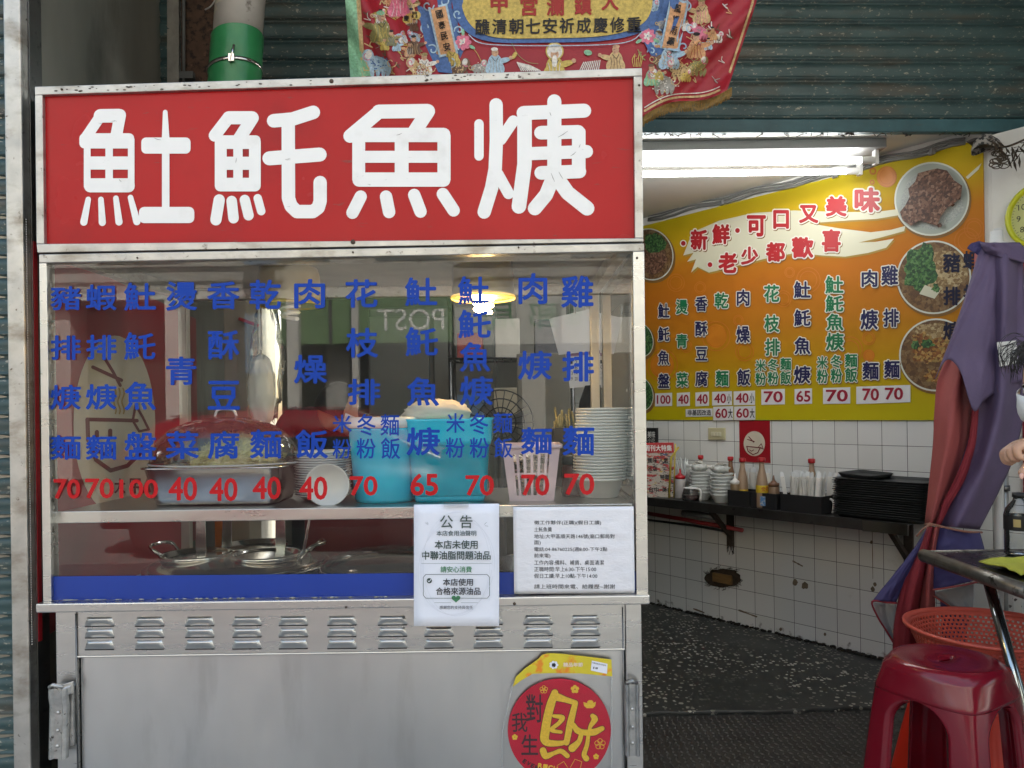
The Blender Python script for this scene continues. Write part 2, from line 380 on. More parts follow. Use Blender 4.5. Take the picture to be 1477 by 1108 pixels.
MB().fbox(WALL, -2.7, .74, TOPT + .0005, CEIL + .1, -.15, -.002).fbox(WALL, .7405, 1.6, TOPT + .0005, 2.41, -.15, -.002).build('upper_wall', M('white_wash', (.66, .65, .61), .8, var=.08, vs=3, dirt=[((.42, .40, .36), .6, .8, 4, (1, 1, 1))]), shop)
cb = MB()
bl = WALL.pt(-2.6, 0); 
cb.box(-1.75, bl.x + .3, 3.95, 4.1, 0, CEIL + .1)
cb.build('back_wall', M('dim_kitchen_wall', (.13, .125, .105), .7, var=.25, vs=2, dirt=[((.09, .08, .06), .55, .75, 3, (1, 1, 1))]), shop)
MB().box(-1.9, 3.2, 1.42, 4.1, CEIL, CEIL + .12).build('ceiling', ceilm, shop)
MB().box(-1.9, 3.2, 1.50, 1.62, 2.62, 3.45).build('lintel', plaster, shop)
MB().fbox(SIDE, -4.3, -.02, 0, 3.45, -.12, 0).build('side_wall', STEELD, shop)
MB().box(-2.8, 3.8, -.2, 4.2, 3.5, 3.8).build('arcade_ceiling', M('arcade_soffit', (.40, .39, .36), .85, var=.08), shop)  # unseen slab, put in so daylight arrives low from the street
MB().box(-6, 6, -.2, 4.3, 3.9, 6.0).build('upper_storey', plaster, shop)  # unseen mass added to cast shade on the street front, height set for that
MB().box(2.45, 2.9, -.15, 1.6, 0, 3.45).build('pillar', M('pillar_render', (.42, .41, .38), .8, var=.1), shop)
MB().box(-3.4, -2.95, -.15, 1.6, 0, 3.45).build('pillar', plaster, shop)
# edge trim, rusty corner and cables
rust = M('rusty_steel', (.10, .055, .035), .75, .2, var=.3, vs=25, dirt=[((.03, .02, .015), .5, .62, 40, (1, 1, 1)), ((.24, .13, .08), .62, .75, 30, (1, 1, 1))])
cor = MB()
for (x0, x1, Y, yb) in ((241, 250, 1.27, 130), (250, 258, 1.26, 130)):
    cor.prism([P(x0, -60, Y), P(x1, -60, Y), P(x1, yb, Y), P(x0, yb, Y)], (0, .02, 0))
cor.build('corner_trim', M('grey_trim', (.33, .31, .28), .5, .5, var=.2, vs=20), shop)
MB().prism([P(261, -60, 1.255), P(318, -60, 1.255), P(318, 160, 1.255), P(261, 160, 1.255)], (0, .02, 0)).build('rusty_panel', rust, shop)
MB().tube([P(265, -80, 1.22), P(265, 130, 1.22)], .007).box(*sorted((P(258, 0, 1.22).x, P(278, 0, 1.22).x)), 1.21, 1.235, P(0, 118, 1.22).z, P(0, 108, 1.22).z).build('conduit', M('conduit_grey', (.13, .13, .125), .6, .3), shop)
cab = MB()
for k, oo in ((0, .008), (7, .012), (13, .008)):
    pts = [WALL.P(935 + (1392 - 935) * i / 24, 318 - k * .6 + (207 - 318) * i / 24 + 2.2 * math.sin(i * 1.3 + k), oo + .006) for i in range(25)]
    cab.tube(pts, .0055 if k else .008, 6)
for px in (1042, 1205, 1345):
    q = WALL.P(px, 318 - (px - 935) * .243, .02); cab.box(q.x - .008, q.x + .008, q.y - .01, q.y + .02, q.z - .014, q.z + .014)
cab.build('cable_run', M('grey_cable', (.20, .20, .19), .6, var=.2), shop)
stains = MB()
# a knocked-out hole with a wooden plug in the tiled wall
hole = MB(); hp = []
for i in range(40):
    t = 2 * math.pi * i / 40; k = 1 + .22 * noise.noise(Vector((math.cos(t) * 2.2, math.sin(t) * 2.2, 4)))
    hp.append((1043 + 26 * k * math.cos(t), 834 + 13.5 * k * math.sin(t)))
hole.poly([WALL.P(x, y, .003) for x, y in hp])
for i in range(46):
    t = random.random() * 6.28; x, y = 1043 + 24 * math.cos(t), 834 + 12.5 * math.sin(t); a = t + random.uniform(-.9, .9); l = random.uniform(4, 11)
    hole.tube([WALL.P(x, y, .005), WALL.P(x + l * .5 * math.cos(a), y + l * .4 * math.sin(a), .016), WALL.P(x + l * math.cos(a + .5), y + l * .6 * math.sin(a + .5), .008)], .0012, 4)
hole.build('wall_hole', M('rotten_mortar', (.045, .030, .018), .9, var=.5, vs=50), shop)
wp = [WALL.px(1027, 826, .02), WALL.px(1054, 844, .02)]
MB().fbox(WALL, wp[0][0], wp[1][0], wp[1][1], wp[0][1], .0, .02).build('wooden_plug', M('old_wood', (.20, .11, .035), .7, var=.3, vs=12, st=(1, 1, 5), bump=.3), shop, bevel=.003)
dr = MB()
for (x, y, r) in ((1147, 840, 4), (1161, 845, 4.5), (1259, 850, 3), (1257, 782, 2.2), (1126, 908, 2), (1190, 915, 2), (1262, 843, 2.6)):
    dr.poly([WALL.P(px, py, .0015) for px, py in [(x + r * (1 + .5 * noise.noise(Vector((t, x, 0)))) * math.cos(t), y + r * 1.2 * (1 + .5 * noise.noise(Vector((t, y, 2)))) * math.sin(t)) for t in [i * .52 for i in range(12)]]])
for (x0, y0, x1, y1) in ((1258, 760, 1259, 835), (1143, 809, 1158, 817), (1065, 880, 1092, 890), (1000, 878, 1016, 884)):
    n_ = 10; top = []; bot = []
    for i in range(n_):
        t = i / (n_ - 1); w = .6 + .6 * random.random(); top.append((x0 + (x1 - x0) * t + w * .5, y0 + (y1 - y0) * t - w)); bot.append((x0 + (x1 - x0) * t - w * .5, y0 + (y1 - y0) * t + w))
    dr.poly([WALL.P(x, y, .0012) for x, y in top + bot[::-1]])
dr.build('grime_spots', M('grime', (.16, .12, .08), .9, var=.4, vs=30), shop)
# crumbs of dirt along the foot of the wall
crumb = MB()
for i in range(240):
    px = random.uniform(930, 1275); a, _ = WALL.px(px, 900, 0); r = random.uniform(.003, .011)
    q = WALL.pt(a, .026 + r * .3, random.uniform(0, .02)); crumb.blob(q, r * 1.5, r, r * .7, 6, 4, .5, i)
crumb.build('dirt_line', M('caked_dirt', (.022, .019, .015), .95), shop)

# ------------------------------------------------------------------ roller shutters
shm = M('dusty_teal_shutter', (.040, .078, .080), .48, .1, var=.3, vs=5, rvar=.1,
        dirt=[((.075, .066, .050), .52, .72, 3.5, (.8, 1, 4)), ((.36, .34, .27), .60, .70, 95, (.5, 1, 1)), ((.012, .016, .018), .62, .78, 14, (.25, 1, 1.5))], bump=.15, bs=80)
def shutter(F, a0, a1, z0, z1, per=.083, dep=.016):
    mb = MB(); z = z0 + .055; rows = []
    prof = [(0, 0), (.06, .2), (.10, .95), (.18, .55), (.26, .30), (.50, .95), (.72, .9), (.88, .45), (.95, 0)]
    while z < z1:
        for f, d in prof: rows.append((z + f * per, d * dep))
        z += per
    n = 24
    mb.grid([[F.pt(a0 + (a1 - a0) * i / n, zz, dd + .0015 * math.sin(i * 1.7 + zz * 9)) for i in range(n + 1)] for zz, dd in rows])
    return mb
SHUT = Frame((0, 1.335, 0), (1, .035, 0), (.035, -1, 0))
sh = thing('roller_shutter', 'wide dusty teal roller shutter half raised above the shop opening', 'shutter', (0, 1.33, 2.4))
shutter(SHUT, -1.5, 2.6, 2.418, 3.45).build('slats', shm, sh)
MB().fbox(SHUT, -1.5, 2.6, 2.416, 2.472, -.02, .018).build('bottom_bar', M('shutter_bar', (.030, .090, .105), .45, .1, var=.3, vs=8, dirt=[((.07, .05, .035), .6, .7, 12, (.3, 1, 1)), ((.22, .2, .16), .66, .73, 60, (1, 1, 1))]), sh, bevel=.004)
rag = MB()
for i in range(60):
    a = random.uniform(.5, 2.4); q = SHUT.pt(a, 2.415, random.uniform(-.01, .012)); rag.tube([q, q + Vector((random.uniform(-.03, .03), 0, -random.uniform(.003, .014)))], .002, 4)
rag.build('rubber_seal', M('torn_rubber', (.03, .025, .02), .9), sh)
SH2 = Frame((0, .10, 0), (1, 0, 0), (0, -1, 0))
s2 = thing('roller_shutter', 'narrow strip of closed dark teal shutter left of the metal post', 'shutter', (-1.7, .1, 0))
shutter(SH2, -2.9, -1.24, -.05, 3.2, .052, .012).build('slats', shm, s2)
# ------------------------------------------------------------------ metal post at the far left
post = thing('door_post', 'tall pale aluminium post between left shutter and food cart', 'post', P(25, 900, .02))
pz = MB()
def px_x(px, Y): return (px - CXP) / FPX * (Y + 1.91)
xa, xb = P(12, 592, .02).x, P(37, 592, .02).x
pz.box(xa, xb, .02, .09, 0, 3.24)
pz.build('post_channel', ALU, post, bevel=.004)
MB().box(xb + .0015, xb + .004, .05, .10, 0, 3.24).build('guide_rail', DSTEEL, post)
dz = MB(); z = .68
bx = P(38.5, 600, .012).x
while z < 1.75: dz.blob((bx - .001, .0225, z), .0016, .0016, .0016, 6, 4); z += .0062
dz.build('bead_trim', M('bead_white', (.55, .52, .47), .5), post)

# ------------------------------------------------------------------ red standing board with the bowl logo, on the steel side wall
brd = thing('wall_board', 'tall dark red board with cream bowl logo seen through left of the cart window', 'sign', SIDE.pt(-.6, .6, .02))
REDB = M('red_board', (.33, .012, .020), .3, var=.08, vs=3)
MB().fbox(SIDE, -1.62, -.01, .675, 1.70, .004, .026).build('panel', REDB, brd, bevel=.002)
q1, q2 = P(38.5, 600, .055), P(53, 600, .055); MB().box(q1.x, q2.x, .052, .066, .677, 1.699).build('edge_flange', REDB, brd)
CREAM = M('cream_print', (.62, .56, .45), .45, var=.04); MAROON = M('maroon_print', (.16, .012, .018), .45); GOLD = M('gold_print', (.42, .26, .06), .45)
lg = MB(); t3 = on(SIDE, .0275)
pxpoly(lg, t3, ell(165, 612, 59, 128, 48)); 
lg.build('logo_disc', CREAM, brd)
lg = MB(); t3 = on(SIDE, .0285)
def c6(x, y): return (50 + x / 2.917, 360 + y / 2.917)
for pts, w in ((((245, 495), (310, 525), (365, 550)), 5), (((290, 450), (330, 515), (360, 572)), 4.4), (((225, 715), (325, 717), (430, 720)), 5.5),
               (((222, 715), (225, 800), (258, 885), (320, 930), (390, 910), (440, 862), (455, 830)), 6), (((425, 655), (413, 720), (440, 765), (480, 757)), 3.6), (((425, 655), (452, 700), (480, 757)), 3.6),
               (((262, 768), (262, 792)), 6), (((318, 762), (318, 785)), 6), (((250, 835), (290, 862), (335, 840)), 5)):
    stroke(lg, t3, [c6(*p) for p in pts], w)
lg.build('bowl_logo', MAROON, brd)
lg = MB()
for x in (338, 355, 372): stroke(lg, t3, [c6(x + 5 * math.sin(i * .9), 585 + i * 10.5) for i in range(11)], 2.2)
lg.build('steam_lines', GOLD, brd)
lg = MB()
for i, ch in enumerate('大甲'): glyph(lg, t3, ch, 165 + i * 22, 690, 181 + i * 22, 712, .02)
lg.build('board_lettering', MAROON, brd)

# ------------------------------------------------------------------ the street behind the camera, seen only as reflections
fac = thing('post_office', 'pale building with green fascia across the street, mirrored in the cart window', 'building', (0, -13.5, 0))
FY = -13.0
FAC = Frame((0, FY, 0), (-1, 0, 0), (0, 1, 0))
fw = MB().box(-16, 16, FY - 3, FY, 3.45, 9.5)
for x in (-15.5, -9, -3.6, .2, 5.4, 11): fw.box(x, x + .45, FY - .6, FY, 0, 3.45)
fw.build('facade', M('pale_facade', (.38, .37, .35), .8, var=.06), fac)
MB().box(-16, 16, FY - 1.2, FY - .6, -.1, 3.45).build('shopfront', M('dark_shopfront', (.05, .06, .055), .25, var=.3, vs=1), fac)
MB().box(-4.6, -1.1, FY + .003, FY + .5, 2.55, 3.4).build('green_fascia', M('green_fascia', (.15, .26, .12), .5, var=.2, vs=1.5), fac)
MB().box(-1.08, 3.2, FY + .003, FY + .4, 2.5, 3.4).build('grey_fascia', M('grey_fascia', (.40, .40, .37), .5), fac)
gt = MB()
def facglyph(mb, ch, xl, xr, z0, z1, off):
    vs, fs, (a0, a1, b0, b1) = glyph_mesh(ch, .02)
    mb.add([(xl + (x - a0) / (a1 - a0) * (xr - xl), FY + off, z0 + (y - b0) / (b1 - b0) * (z1 - z0)) for x, y in vs], fs)
facglyph(gt, 'POST', -1.25, -2.5, 2.78, 3.18, .51); gt.build('fascia_lettering', M('white_letter', (.75, .75, .72), .5), fac)
gt = MB(); facglyph(gt, '郵', .95, .35, 2.78, 3.28, .41); facglyph(gt, '局', .1, -.5, 2.78, 3.28, .41); facglyph(gt, '佳', 1.35, 1.05, 2.85, 3.2, .41)
gt.build('fascia_characters', M('green_letter', (.05, .20, .08), .5), fac)
wn_ = MB()
for x in (-14, -11, -8, -5.2, -2.6, 1.2, 4, 7, 10, 13):
    for z in (4.2, 6.8): wn_.box(x, x + 1.7, FY, FY + .02, z, z + 1.6)
wn_.build('windows', M('blue_window', (.10, .14, .17), .08), fac)
fr_ = MB()
for x in (-14, -11, -8, -5.2, -2.6, 1.2, 4, 7, 10, 13):
    for z in (4.2, 6.8):
        fr_.box(x + .82, x + .88, FY + .021, FY + .06, z, z + 1.6); fr_.box(x, x + .81, FY + .021, FY + .06, z + .8, z + .86); fr_.box(x + .89, x + 1.7, FY + .021, FY + .06, z + .8, z + .86)
for x in (-5.6, -2.9, .6, 3.9): fr_.box(x, x + .08, FY - .58, FY - .5, 0, 3.4)
ws_ = MB()
for x, w_ in ((-4.15, .22), (-2.95, .12), (-6.4, .3), (2.2, .2), (4.6, .3)): ws_.box(x, x + w_, FY + .52, FY + .70, 0, 3.44)
ws_.box(-9, 9, FY + .02, FY + .25, 3.46, 3.62); ws_.build('white_posts', M('white_post_paint', (.62, .61, .58), .6), fac)
bs_ = MB(); bs_.box(-4.9, -4.3, FY + .71, FY + .78, 2.0, 3.1); bs_.box(-4.9, -4.3, FY + .71, FY + .78, 4.0, 5.6); bs_.build('blue_signboard', M('blue_sign', (.06, .14, .26), .4), fac)
for i_, ch_ in enumerate('老店美食'): gt = MB(); facglyph(gt, ch_, -4.42, -4.78, 2.85 - i_ * .26, 3.05 - i_ * .26, .79); gt.build('signboard_character', M('white_sign_letter', (.7, .7, .68), .5), fac)
for x in (-3.4, .9, 2.9): fr_.box(x, x + .05, FY + .51, FY + .55, 2.5, 3.4)
for z in (4.0, 4.25, 4.5, 4.75): fr_.box(-9, -4.2, FY + .5, FY + .54, z, z + .03); fr_.box(-.9, 6, FY + .5, FY + .54, z, z + .03)
fr_.build('window_bars', M('dark_bar', (.08, .08, .08), .5), fac)
# red car standing at the kerb
car = thing('parked_car', 'low red car standing in the street, mirrored in the cart window', 'car', (-2.2, -6.3, -.12))
cb_ = MB(); secs = []
for xx, zt, w in ((-4.1, .50, .60), (-4.0, .72, .74), (-3.3, .82, .82), (-2.9, .9, .84), (-1.6, .92, .84), (-.9, .86, .83), (-.4, .74, .76), (-.3, .5, .6)):
    secs.append([Vector((xx, -6.3 + y * w, z)) for y, z in ((-1, .15), (-1.02, .45), (-.95, zt - .05), (-.6, zt), (.6, zt), (.95, zt - .05), (1.02, .45), (1, .15))])
cb_.grid(secs, True, True); cb_.poly(secs[0]); cb_.poly(secs[-1])
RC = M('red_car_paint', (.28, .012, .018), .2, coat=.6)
cb_.build('car_body', M('car_lower_paint', (.05, .006, .008), .35), car)  # body red darkened in its colour so the window mirrors little of it
cg = MB(); secs = []
for xx, zt, w in ((-4.0, .80, .78), (-3.5, 1.20, .72), (-2.6, 1.30, .70), (-1.6, 1.28, .70), (-.7, .86, .76)):
    secs.append([Vector((xx, -6.3 + y * w, z)) for y, z in ((-1.05, .75), (-.98, zt - .06), (-.8, zt), (.8, zt), (.98, zt - .06), (1.05, .75))])
cg.grid(secs, True, True); cg.build('car_cabin', RC, car)
cw_ = MB(); cw_.prism([Vector((x, -6.3 + .745, z)) for x, z in ((-3.3, .84), (-2.4, .84), (-2.4, 1.02), (-3.1, 1.02))], (0, .06, -.0)); cw_.prism([Vector((x, -6.3 + .745, z)) for x, z in ((-2.3, .84), (-1.3, .84), (-1.6, 1.02), (-2.3, 1.02))], (0, .06, 0)); cw_.build('car_windows', M('car_glass', (.03, .035, .04), .05), car)
cr_ = MB(); cr_.grid([[Vector((xx, -6.3 + y, zt + .012)) for y in (-.58, -.3, 0, .3, .58)] for xx, zt in ((-3.4, 1.225), (-2.9, 1.28), (-2.6, 1.30), (-1.9, 1.29), (-1.6, 1.285))]); cr_.build('car_roof', RC, car, solid=.01)
for wx in (-3.4, -1.0):
    for wy in (-7.1, -5.5):
        w_ = MB(); w_.lathe([(.12, -.09), (.27, -.10), (.29, 0), (.27, .10), (.12, .09)], (0, 0, 0), 24)
        o = w_.build('wheel', M('tyre', (.02, .02, .02), .8), car, local=True); o.rotation_euler = (R(90), 0, 0); o.location = (wx + 2.2, wy + 6.3, .29)
# ------------------------------------------------------------------ the food cart
cart = thing('food_cart', 'stainless steel food cart with red sign box, glass window and blue dish names', 'food cart', (-.45, .4, 0))
ZT = lambda px, py, Y=0: P(px, py, Y).z
def fprism(mb, pts, Y0, Y1): mb.prism([P(x, y, Y0) for x, y in pts], (0, Y1 - Y0, 0))
# outer corners of the sign box, front plane y = 0
fr = MB()
fprism(fr, [(50, 125), (926, 98), (926.3, 109.5), (50.2, 137)], -.002, .22)
fprism(fr, [(52.5, 352), (928, 343.5), (928.3, 348.5), (54, 364.5)], -.002, .22)
fr.build('sign_frame', ALU, cart, bevel=.0015)
fr = MB(); fprism(fr, [(50.2, 137.2), (61, 136.8), (63.5, 351.7), (52.5, 351.8)], -.0015, .22); fr.build('sign_frame_side', ALU, cart, bevel=.0015); fr = MB(); fprism(fr, [(914, 110), (926.3, 109.7), (928, 343.3), (916, 343.5)], -.0015, .22)
fr.build('sign_frame_side', ALU, cart, bevel=.0015)
rp = MB(); fprism(rp, [(60.5, 136.5), (914.8, 109.6), (916.6, 344), (63, 352.4)], .010, .014); SIGN = rp.build('sign_panel', REDA, cart)
bx_ = MB(); fprism(bx_, [(56, 133), (921, 106), (922, 346), (58, 356)], .018, .215); bx_.build('sign_box', M('sign_box_back', (.3, .3, .29), .5, .5), cart)
# the four big characters, cut from white film
def A(x, y): return (x / 2.954, y / 2.954)
def B(x, y): return (460 + x / 2.954, y / 2.954)
t3 = lambda x, y, e=0: P(x, y, .0085 - e)
def rpoly(mb, K, x0, y0, x1, y1, r): e = eps(); mb.poly([t3(*K(x, y), e) for x, y in rr(x0, y0, x1, y1, r, 4)])
def sk(mb, K, pts, w): 
    ww = [q / 2.954 for q in w] if isinstance(w, (list, tuple)) else w / 2.954
    stroke(mb, t3, [K(*p) for p in pts], ww)
g1 = MB()
sk(g1, A, [(362, 592), (428, 495)], 46); sk(g1, A, [(428, 494), (508, 493)], 58); sk(g1, A, [(512, 490), (496, 575)], 50)
rpoly(g1, A, 338, 568, 572, 633, 22); rpoly(g1, A, 357, 667, 573, 723, 2); rpoly(g1, A, 358, 760, 574, 820, 26)
rpoly(g1, A, 357, 600, 386, 800, 3); rpoly(g1, A, 449, 600, 481, 800, 3); rpoly(g1, A, 545, 590, 573, 800, 3)
for p in ([(376, 850), (357, 947)], [(430, 850), (436, 948)], [(494, 845), (507, 946)], [(556, 842), (583, 945)]): sk(g1, A, p, [24, 31])
sk(g1, A, [(704, 478), (706, 600)], [20, 34]); rpoly(g1, A, 690, 590, 722, 900, 2); rpoly(g1, A, 602, 586, 812, 655, 20); rpoly(g1, A, 592, 882, 828, 951, 22)
g1.build('sign_character', WHITEV, SIGN)
g2 = MB()
sk(g2, A, [(915, 578), (975, 500)], 52); sk(g2, A, [(975, 502), (1074, 502)], 56); sk(g2, A, [(1076, 503), (1020, 590)], 54)
rpoly(g2, A, 915, 577, 1110, 635, 20); rpoly(g2, A, 915, 668, 1111, 724, 2); rpoly(g2, A, 915, 758, 1111, 816, 24); rpoly(g2, A, 915, 600, 966, 795, 3); rpoly(g2, A, 994, 600, 1034, 795, 3); rpoly(g2, A, 1061, 600, 1111, 795, 3)
for p, w in (([(934, 852), (920, 937)], 48), ([(987, 857), (995, 930)], 45), ([(1043, 852), (1059, 918)], 44), ([(1098, 845), (1113, 900)], 36)): sk(g2, A, p, w)
sk(g2, A, [(1166, 515), (1245, 508), (1335, 479)], 58); sk(g2, A, [(1148, 675), (1362, 659)], 60)
sk(g2, A, [(1228, 520), (1229, 845), (1240, 878), (1265, 902), (1333, 902), (1356, 885), (1364, 858), (1364, 778)], 57)
g2.build('sign_character', WHITEV, SIGN)
g3 = MB()
sk(g3, B, [(133, 580), (255, 478)], 58); sk(g3, B, [(255, 476), (463, 473)], 60); sk(g3, B, [(465, 474), (405, 565)], 60)
rpoly(g3, B, 141, 545, 560, 606, 28); rpoly(g3, B, 142, 643, 560, 694, 2); rpoly(g3, B, 143, 735, 560, 796, 28); rpoly(g3, B, 142, 580, 197, 770, 3); rpoly(g3, B, 323, 570, 382, 770, 3); rpoly(g3, B, 505, 575, 561, 770, 3)
for p in ([(178, 838), (143, 907)], [(286, 838), (299, 904)], [(406, 831), (433, 902)], [(528, 827), (574, 897)]): sk(g3, B, p, 53)
g3.build('sign_character', WHITEV, SIGN)
g4 = MB()
sk(g4, B, [(682, 528), (682, 665)], 40); sk(g4, B, [(755, 447), (756, 600), (751, 720), (736, 800), (704, 904)], 57); sk(g4, B, [(828, 516), (775, 595)], 48); sk(g4, B, [(762, 742), (808, 825)], 48)
sk(g4, B, [(872, 482), (1130, 472)], 60); sk(g4, B, [(1003, 432), (1003, 760)], 60); sk(g4, B, [(876, 490), (876, 700), (852, 880)], 62)
sk(g4, B, [(946, 566), (1105, 562)], 58); sk(g4, B, [(905, 655), (1140, 646)], 56); sk(g4, B, [(947, 737), (1110, 731)], 58); rpoly(g4, B, 1078, 545, 1136, 752, 14)
sk(g4, B, [(1000, 750), (968, 830), (920, 888)], 60); sk(g4, B, [(1005, 745), (1060, 822), (1143, 888)], 62)
g4.build('sign_character', WHITEV, SIGN)
# window frame
wf = MB(); fprism(wf, [(56, 367), (929, 351), (929.3, 362), (56.3, 379)], -.001, .035); wf.build('window_rail', ALU, cart, bevel=.0015)
wf = MB(); fprism(wf, [(56.3, 379.3), (67, 379), (74, 868), (62, 868)], .0005, .035); wf.build('window_post', STEEL, cart, bevel=.0015)
wf = MB(); fprism(wf, [(913, 362.6), (929.3, 362.3), (935, 857), (918, 857)], .0005, .035); wf.build('window_post', STEEL, cart, bevel=.0015)
gl = MB(); fprism(gl, [(67, 379), (913, 362.7), (918, 857), (74, 868)], .012, .014); gl = MB(); gl.poly([P(x, y, .013) for x, y in ((66.6, 378.8), (913.2, 362.4), (918.4, 858), (73.6, 869))]); PANE = gl.build('window_pane', GLASS, cart, flip=False)
# grime along the edges of the pane
gd = MB()
for i in range(90):
    t = random.random(); x, y = 68 + 6 * t + random.uniform(-2, 6), 379 + 489 * t; r = random.uniform(.8, 2.6)
    gd.poly([P(a, b_, .0118) for a, b_ in ell(x, y, r * .7, r * 1.8, 8)])
for i in range(26):
    x, y = 905 + random.uniform(-1, 8), random.uniform(560, 840); r = random.uniform(.6, 1.8); gd.poly([P(a, b_, .0118) for a, b_ in ell(x, y, r * .7, r * 1.5, 8)])
gd.build('sealant_specks', M('old_sealant', (.30, .28, .23), .8, var=.4, vs=60), cart)
st_ = MB(); st_.poly([P(x, y, .0105) for x, y in ((68.5, 831.5), (917, 824), (917.5, 857), (73, 866))]); st_.build('blue_strip', BLUES, PANE)
# counter ledge
ld = MB(); zt_, zb_ = ZT(490, 862), ZT(490, 875)
xl, xr_ = P(52, 876, -.02).x, P(937, 864, -.02).x
ld.box(xl, xr_, -.022, .036, zb_, zt_); ld.build('counter_ledge', STEEL, cart, bevel=.003)
sl_ = MB()
for i in range(44):
    x = random.uniform(100, 590) if i % 3 else random.uniform(70, 910); sl_.blob(P(x, 866 - (x - 60) * .0105, -.0005), random.uniform(.003, .009), .0025, random.uniform(.0008, .002), 6, 4, .4, i)
sl_.build('silicone_bead', M('dirty_silicone', (.36, .34, .29), .7, var=.4, vs=40), cart)
# lower body
xL, xR = P(80, 1000, 0).x, P(927, 990, 0).x
body = MB()
body.box(xL, xL + .052, .004, .70, .12, zb_ - .001); body.build('body_side', STEEL, cart, bevel=.003); body = MB(); body.box(xR - .040, xR, .004, .70, .12, zb_ - .001)
body.build('body_side', STEEL, cart, bevel=.003)
zl0 = ZT(490, 941)
MB().box(xL + .0535, xR - .0415, .006, .03, zl0, zb_ - .001).build('louvre_panel', STEEL, cart)
MB().box(xL + .0535, xR - .0415, .001, .03, zl0 - .006, zl0 - .0005).build('panel_lip', STEEL, cart, bevel=.002)
MB().box(xL + .0545, xR - .0425, .016, .03, .14, zl0 - .0075).build('front_door', STEELH, cart, bevel=.002)
bb = MB(); bb.box(xL + .0535, xR - .0415, .031, .68, .13, zl0 - .02); bb.build('body_core', DSTEEL, cart)
sm_ = MB()
sm_.tube([P(109.5, 885, .0035), P(113, 1160, .0035)], .0022, 6); sm_.tube([P(898, 876, .0035), P(902, 1160, .0035)], .0018, 6); sm_.build('door_seam', DSTEEL, cart)
lv = MB(); rows = []
wl_, hl_ = .0385, .0115
for j in range(9):
    v = j / 8; row = []
    for i in range(17):
        u = i / 16 * 2 - 1
        e = max(0, 1 - abs(u) ** 5); h = math.sin(min(1, v * 1.15) * math.pi / 2) if v < .87 else math.sin(math.pi / 2) * (1 - (v - .87) / .13) ** .6
        k = 1 - .22 * v
        row.append(Vector((u * wl_ * k * (1 if v < .9 else 1), .006 - .0105 * h * e, -hl_ + 2 * hl_ * v)))
    rows.append(row)
rows = [[Vector((p.x, p.y, p.z)) for p in r] for r in rows]
lv.grid(rows)
LV0 = lv.build('louvre', STEEL, None, local=True)
first = True
ic = parent_world(cart).inverted()
for cx in (143.5, 215.5, 288, 356, 423, 493, 566, 633, 704, 776, 844):
    for cy in (894.5, 911, 928):
        q = P(cx, cy - (cx - 500) * .0045 + .5, .006); o = LV0 if first else LV0.copy()
        if not first: COL.objects.link(o)
        first = False; o.parent = cart; o.matrix_local = ic @ Matrix.Translation((q.x, 0, q.z))
        MB().box(q.x - .036, q.x + .036, .0052, .0062, q.z - .0135, q.z - .0105).build('louvre_slot', BLACK, cart)
# bent toggle latches
def latch(mb, x0, x1, y0, y1, Y, bent):
    w = P(x1, y0, Y).x - P(x0, y0, Y).x; xa, za = P(x0, y0, Y).x, P(x0, y0, Y).z; zb = P(x0, y1, Y).z; h = za - zb
    k = w
    rows = []
    for i in range(9):
        v = i / 8; s = (1 - v) * bent; z = za - h * v
        rows.append([Vector((xa + s + k * a, Y - dd - (.006 if i < 2 else 0), z)) for a, dd in ((0, 0), (.02, .012), (.18, .017), (.30, .010), (.70, .010), (.82, .017), (.98, .012), (1, 0))])
    mb.grid(rows)
    mb.tube([Vector((xa + w * .15, Y - .012, za + .002)), Vector((xa + w * .5, Y - .026, za + .012)), Vector((xa + w * .85, Y - .012, za + .002))], .005, 8)
    for f in (.35, .6, .82): mb.blob((xa + bent * (1 - f) + w * .5, Y - .0115, za - h * f), .005, .004, .005, 8, 5)
la = MB(); latch(la, 72, 98, 990, 1092, -.012, .006); la.box(P(86, 990, 0).x, P(108, 990, 0).x, -.010, .004, P(0, 1075, 0).z, P(0, 990, 0).z)
la.prism([P(78, 992, -.03), P(105, 983, -.012), P(106, 1000, -.012), P(92, 1004, -.034)], (0, .004, 0))
la.build('toggle_latch', M('battered_zinc', (.50, .49, .47), .38, .9, var=.25, vs=40, dirt=[((.08, .07, .06), .6, .7, 60, (1, 1, 1))]), cart, bevel=.001)
la = MB(); latch(la, 900, 921, 984, 1088, .0, .0); la.build('toggle_latch', M('zinc_latch', (.42, .42, .41), .36, .9, var=.25, vs=40), cart, bevel=.001)
# screws and rivets
scw = MB()
for x, y, Y, r in ((478, 117, -.003, .0055), (89, 129, -.003, .003), (509, 349, -.003, .006), (342, 359, -.002, .002), (198, 372, -.002, .0025), (509, 364, -.002, .0026), (748, 357, -.002, .0026), (922, 123, -.002, .003), (919, 372, -.001, .003), (742, 871, -.023, .004), (499, 876, -.023, .003)):
    q = P(x, y, Y); scw.blob(q, r, .003, r, 10, 6)
scw.build('screws', M('rusty_screw', (.09, .065, .05), .55, .7, var=.3, vs=80), cart)
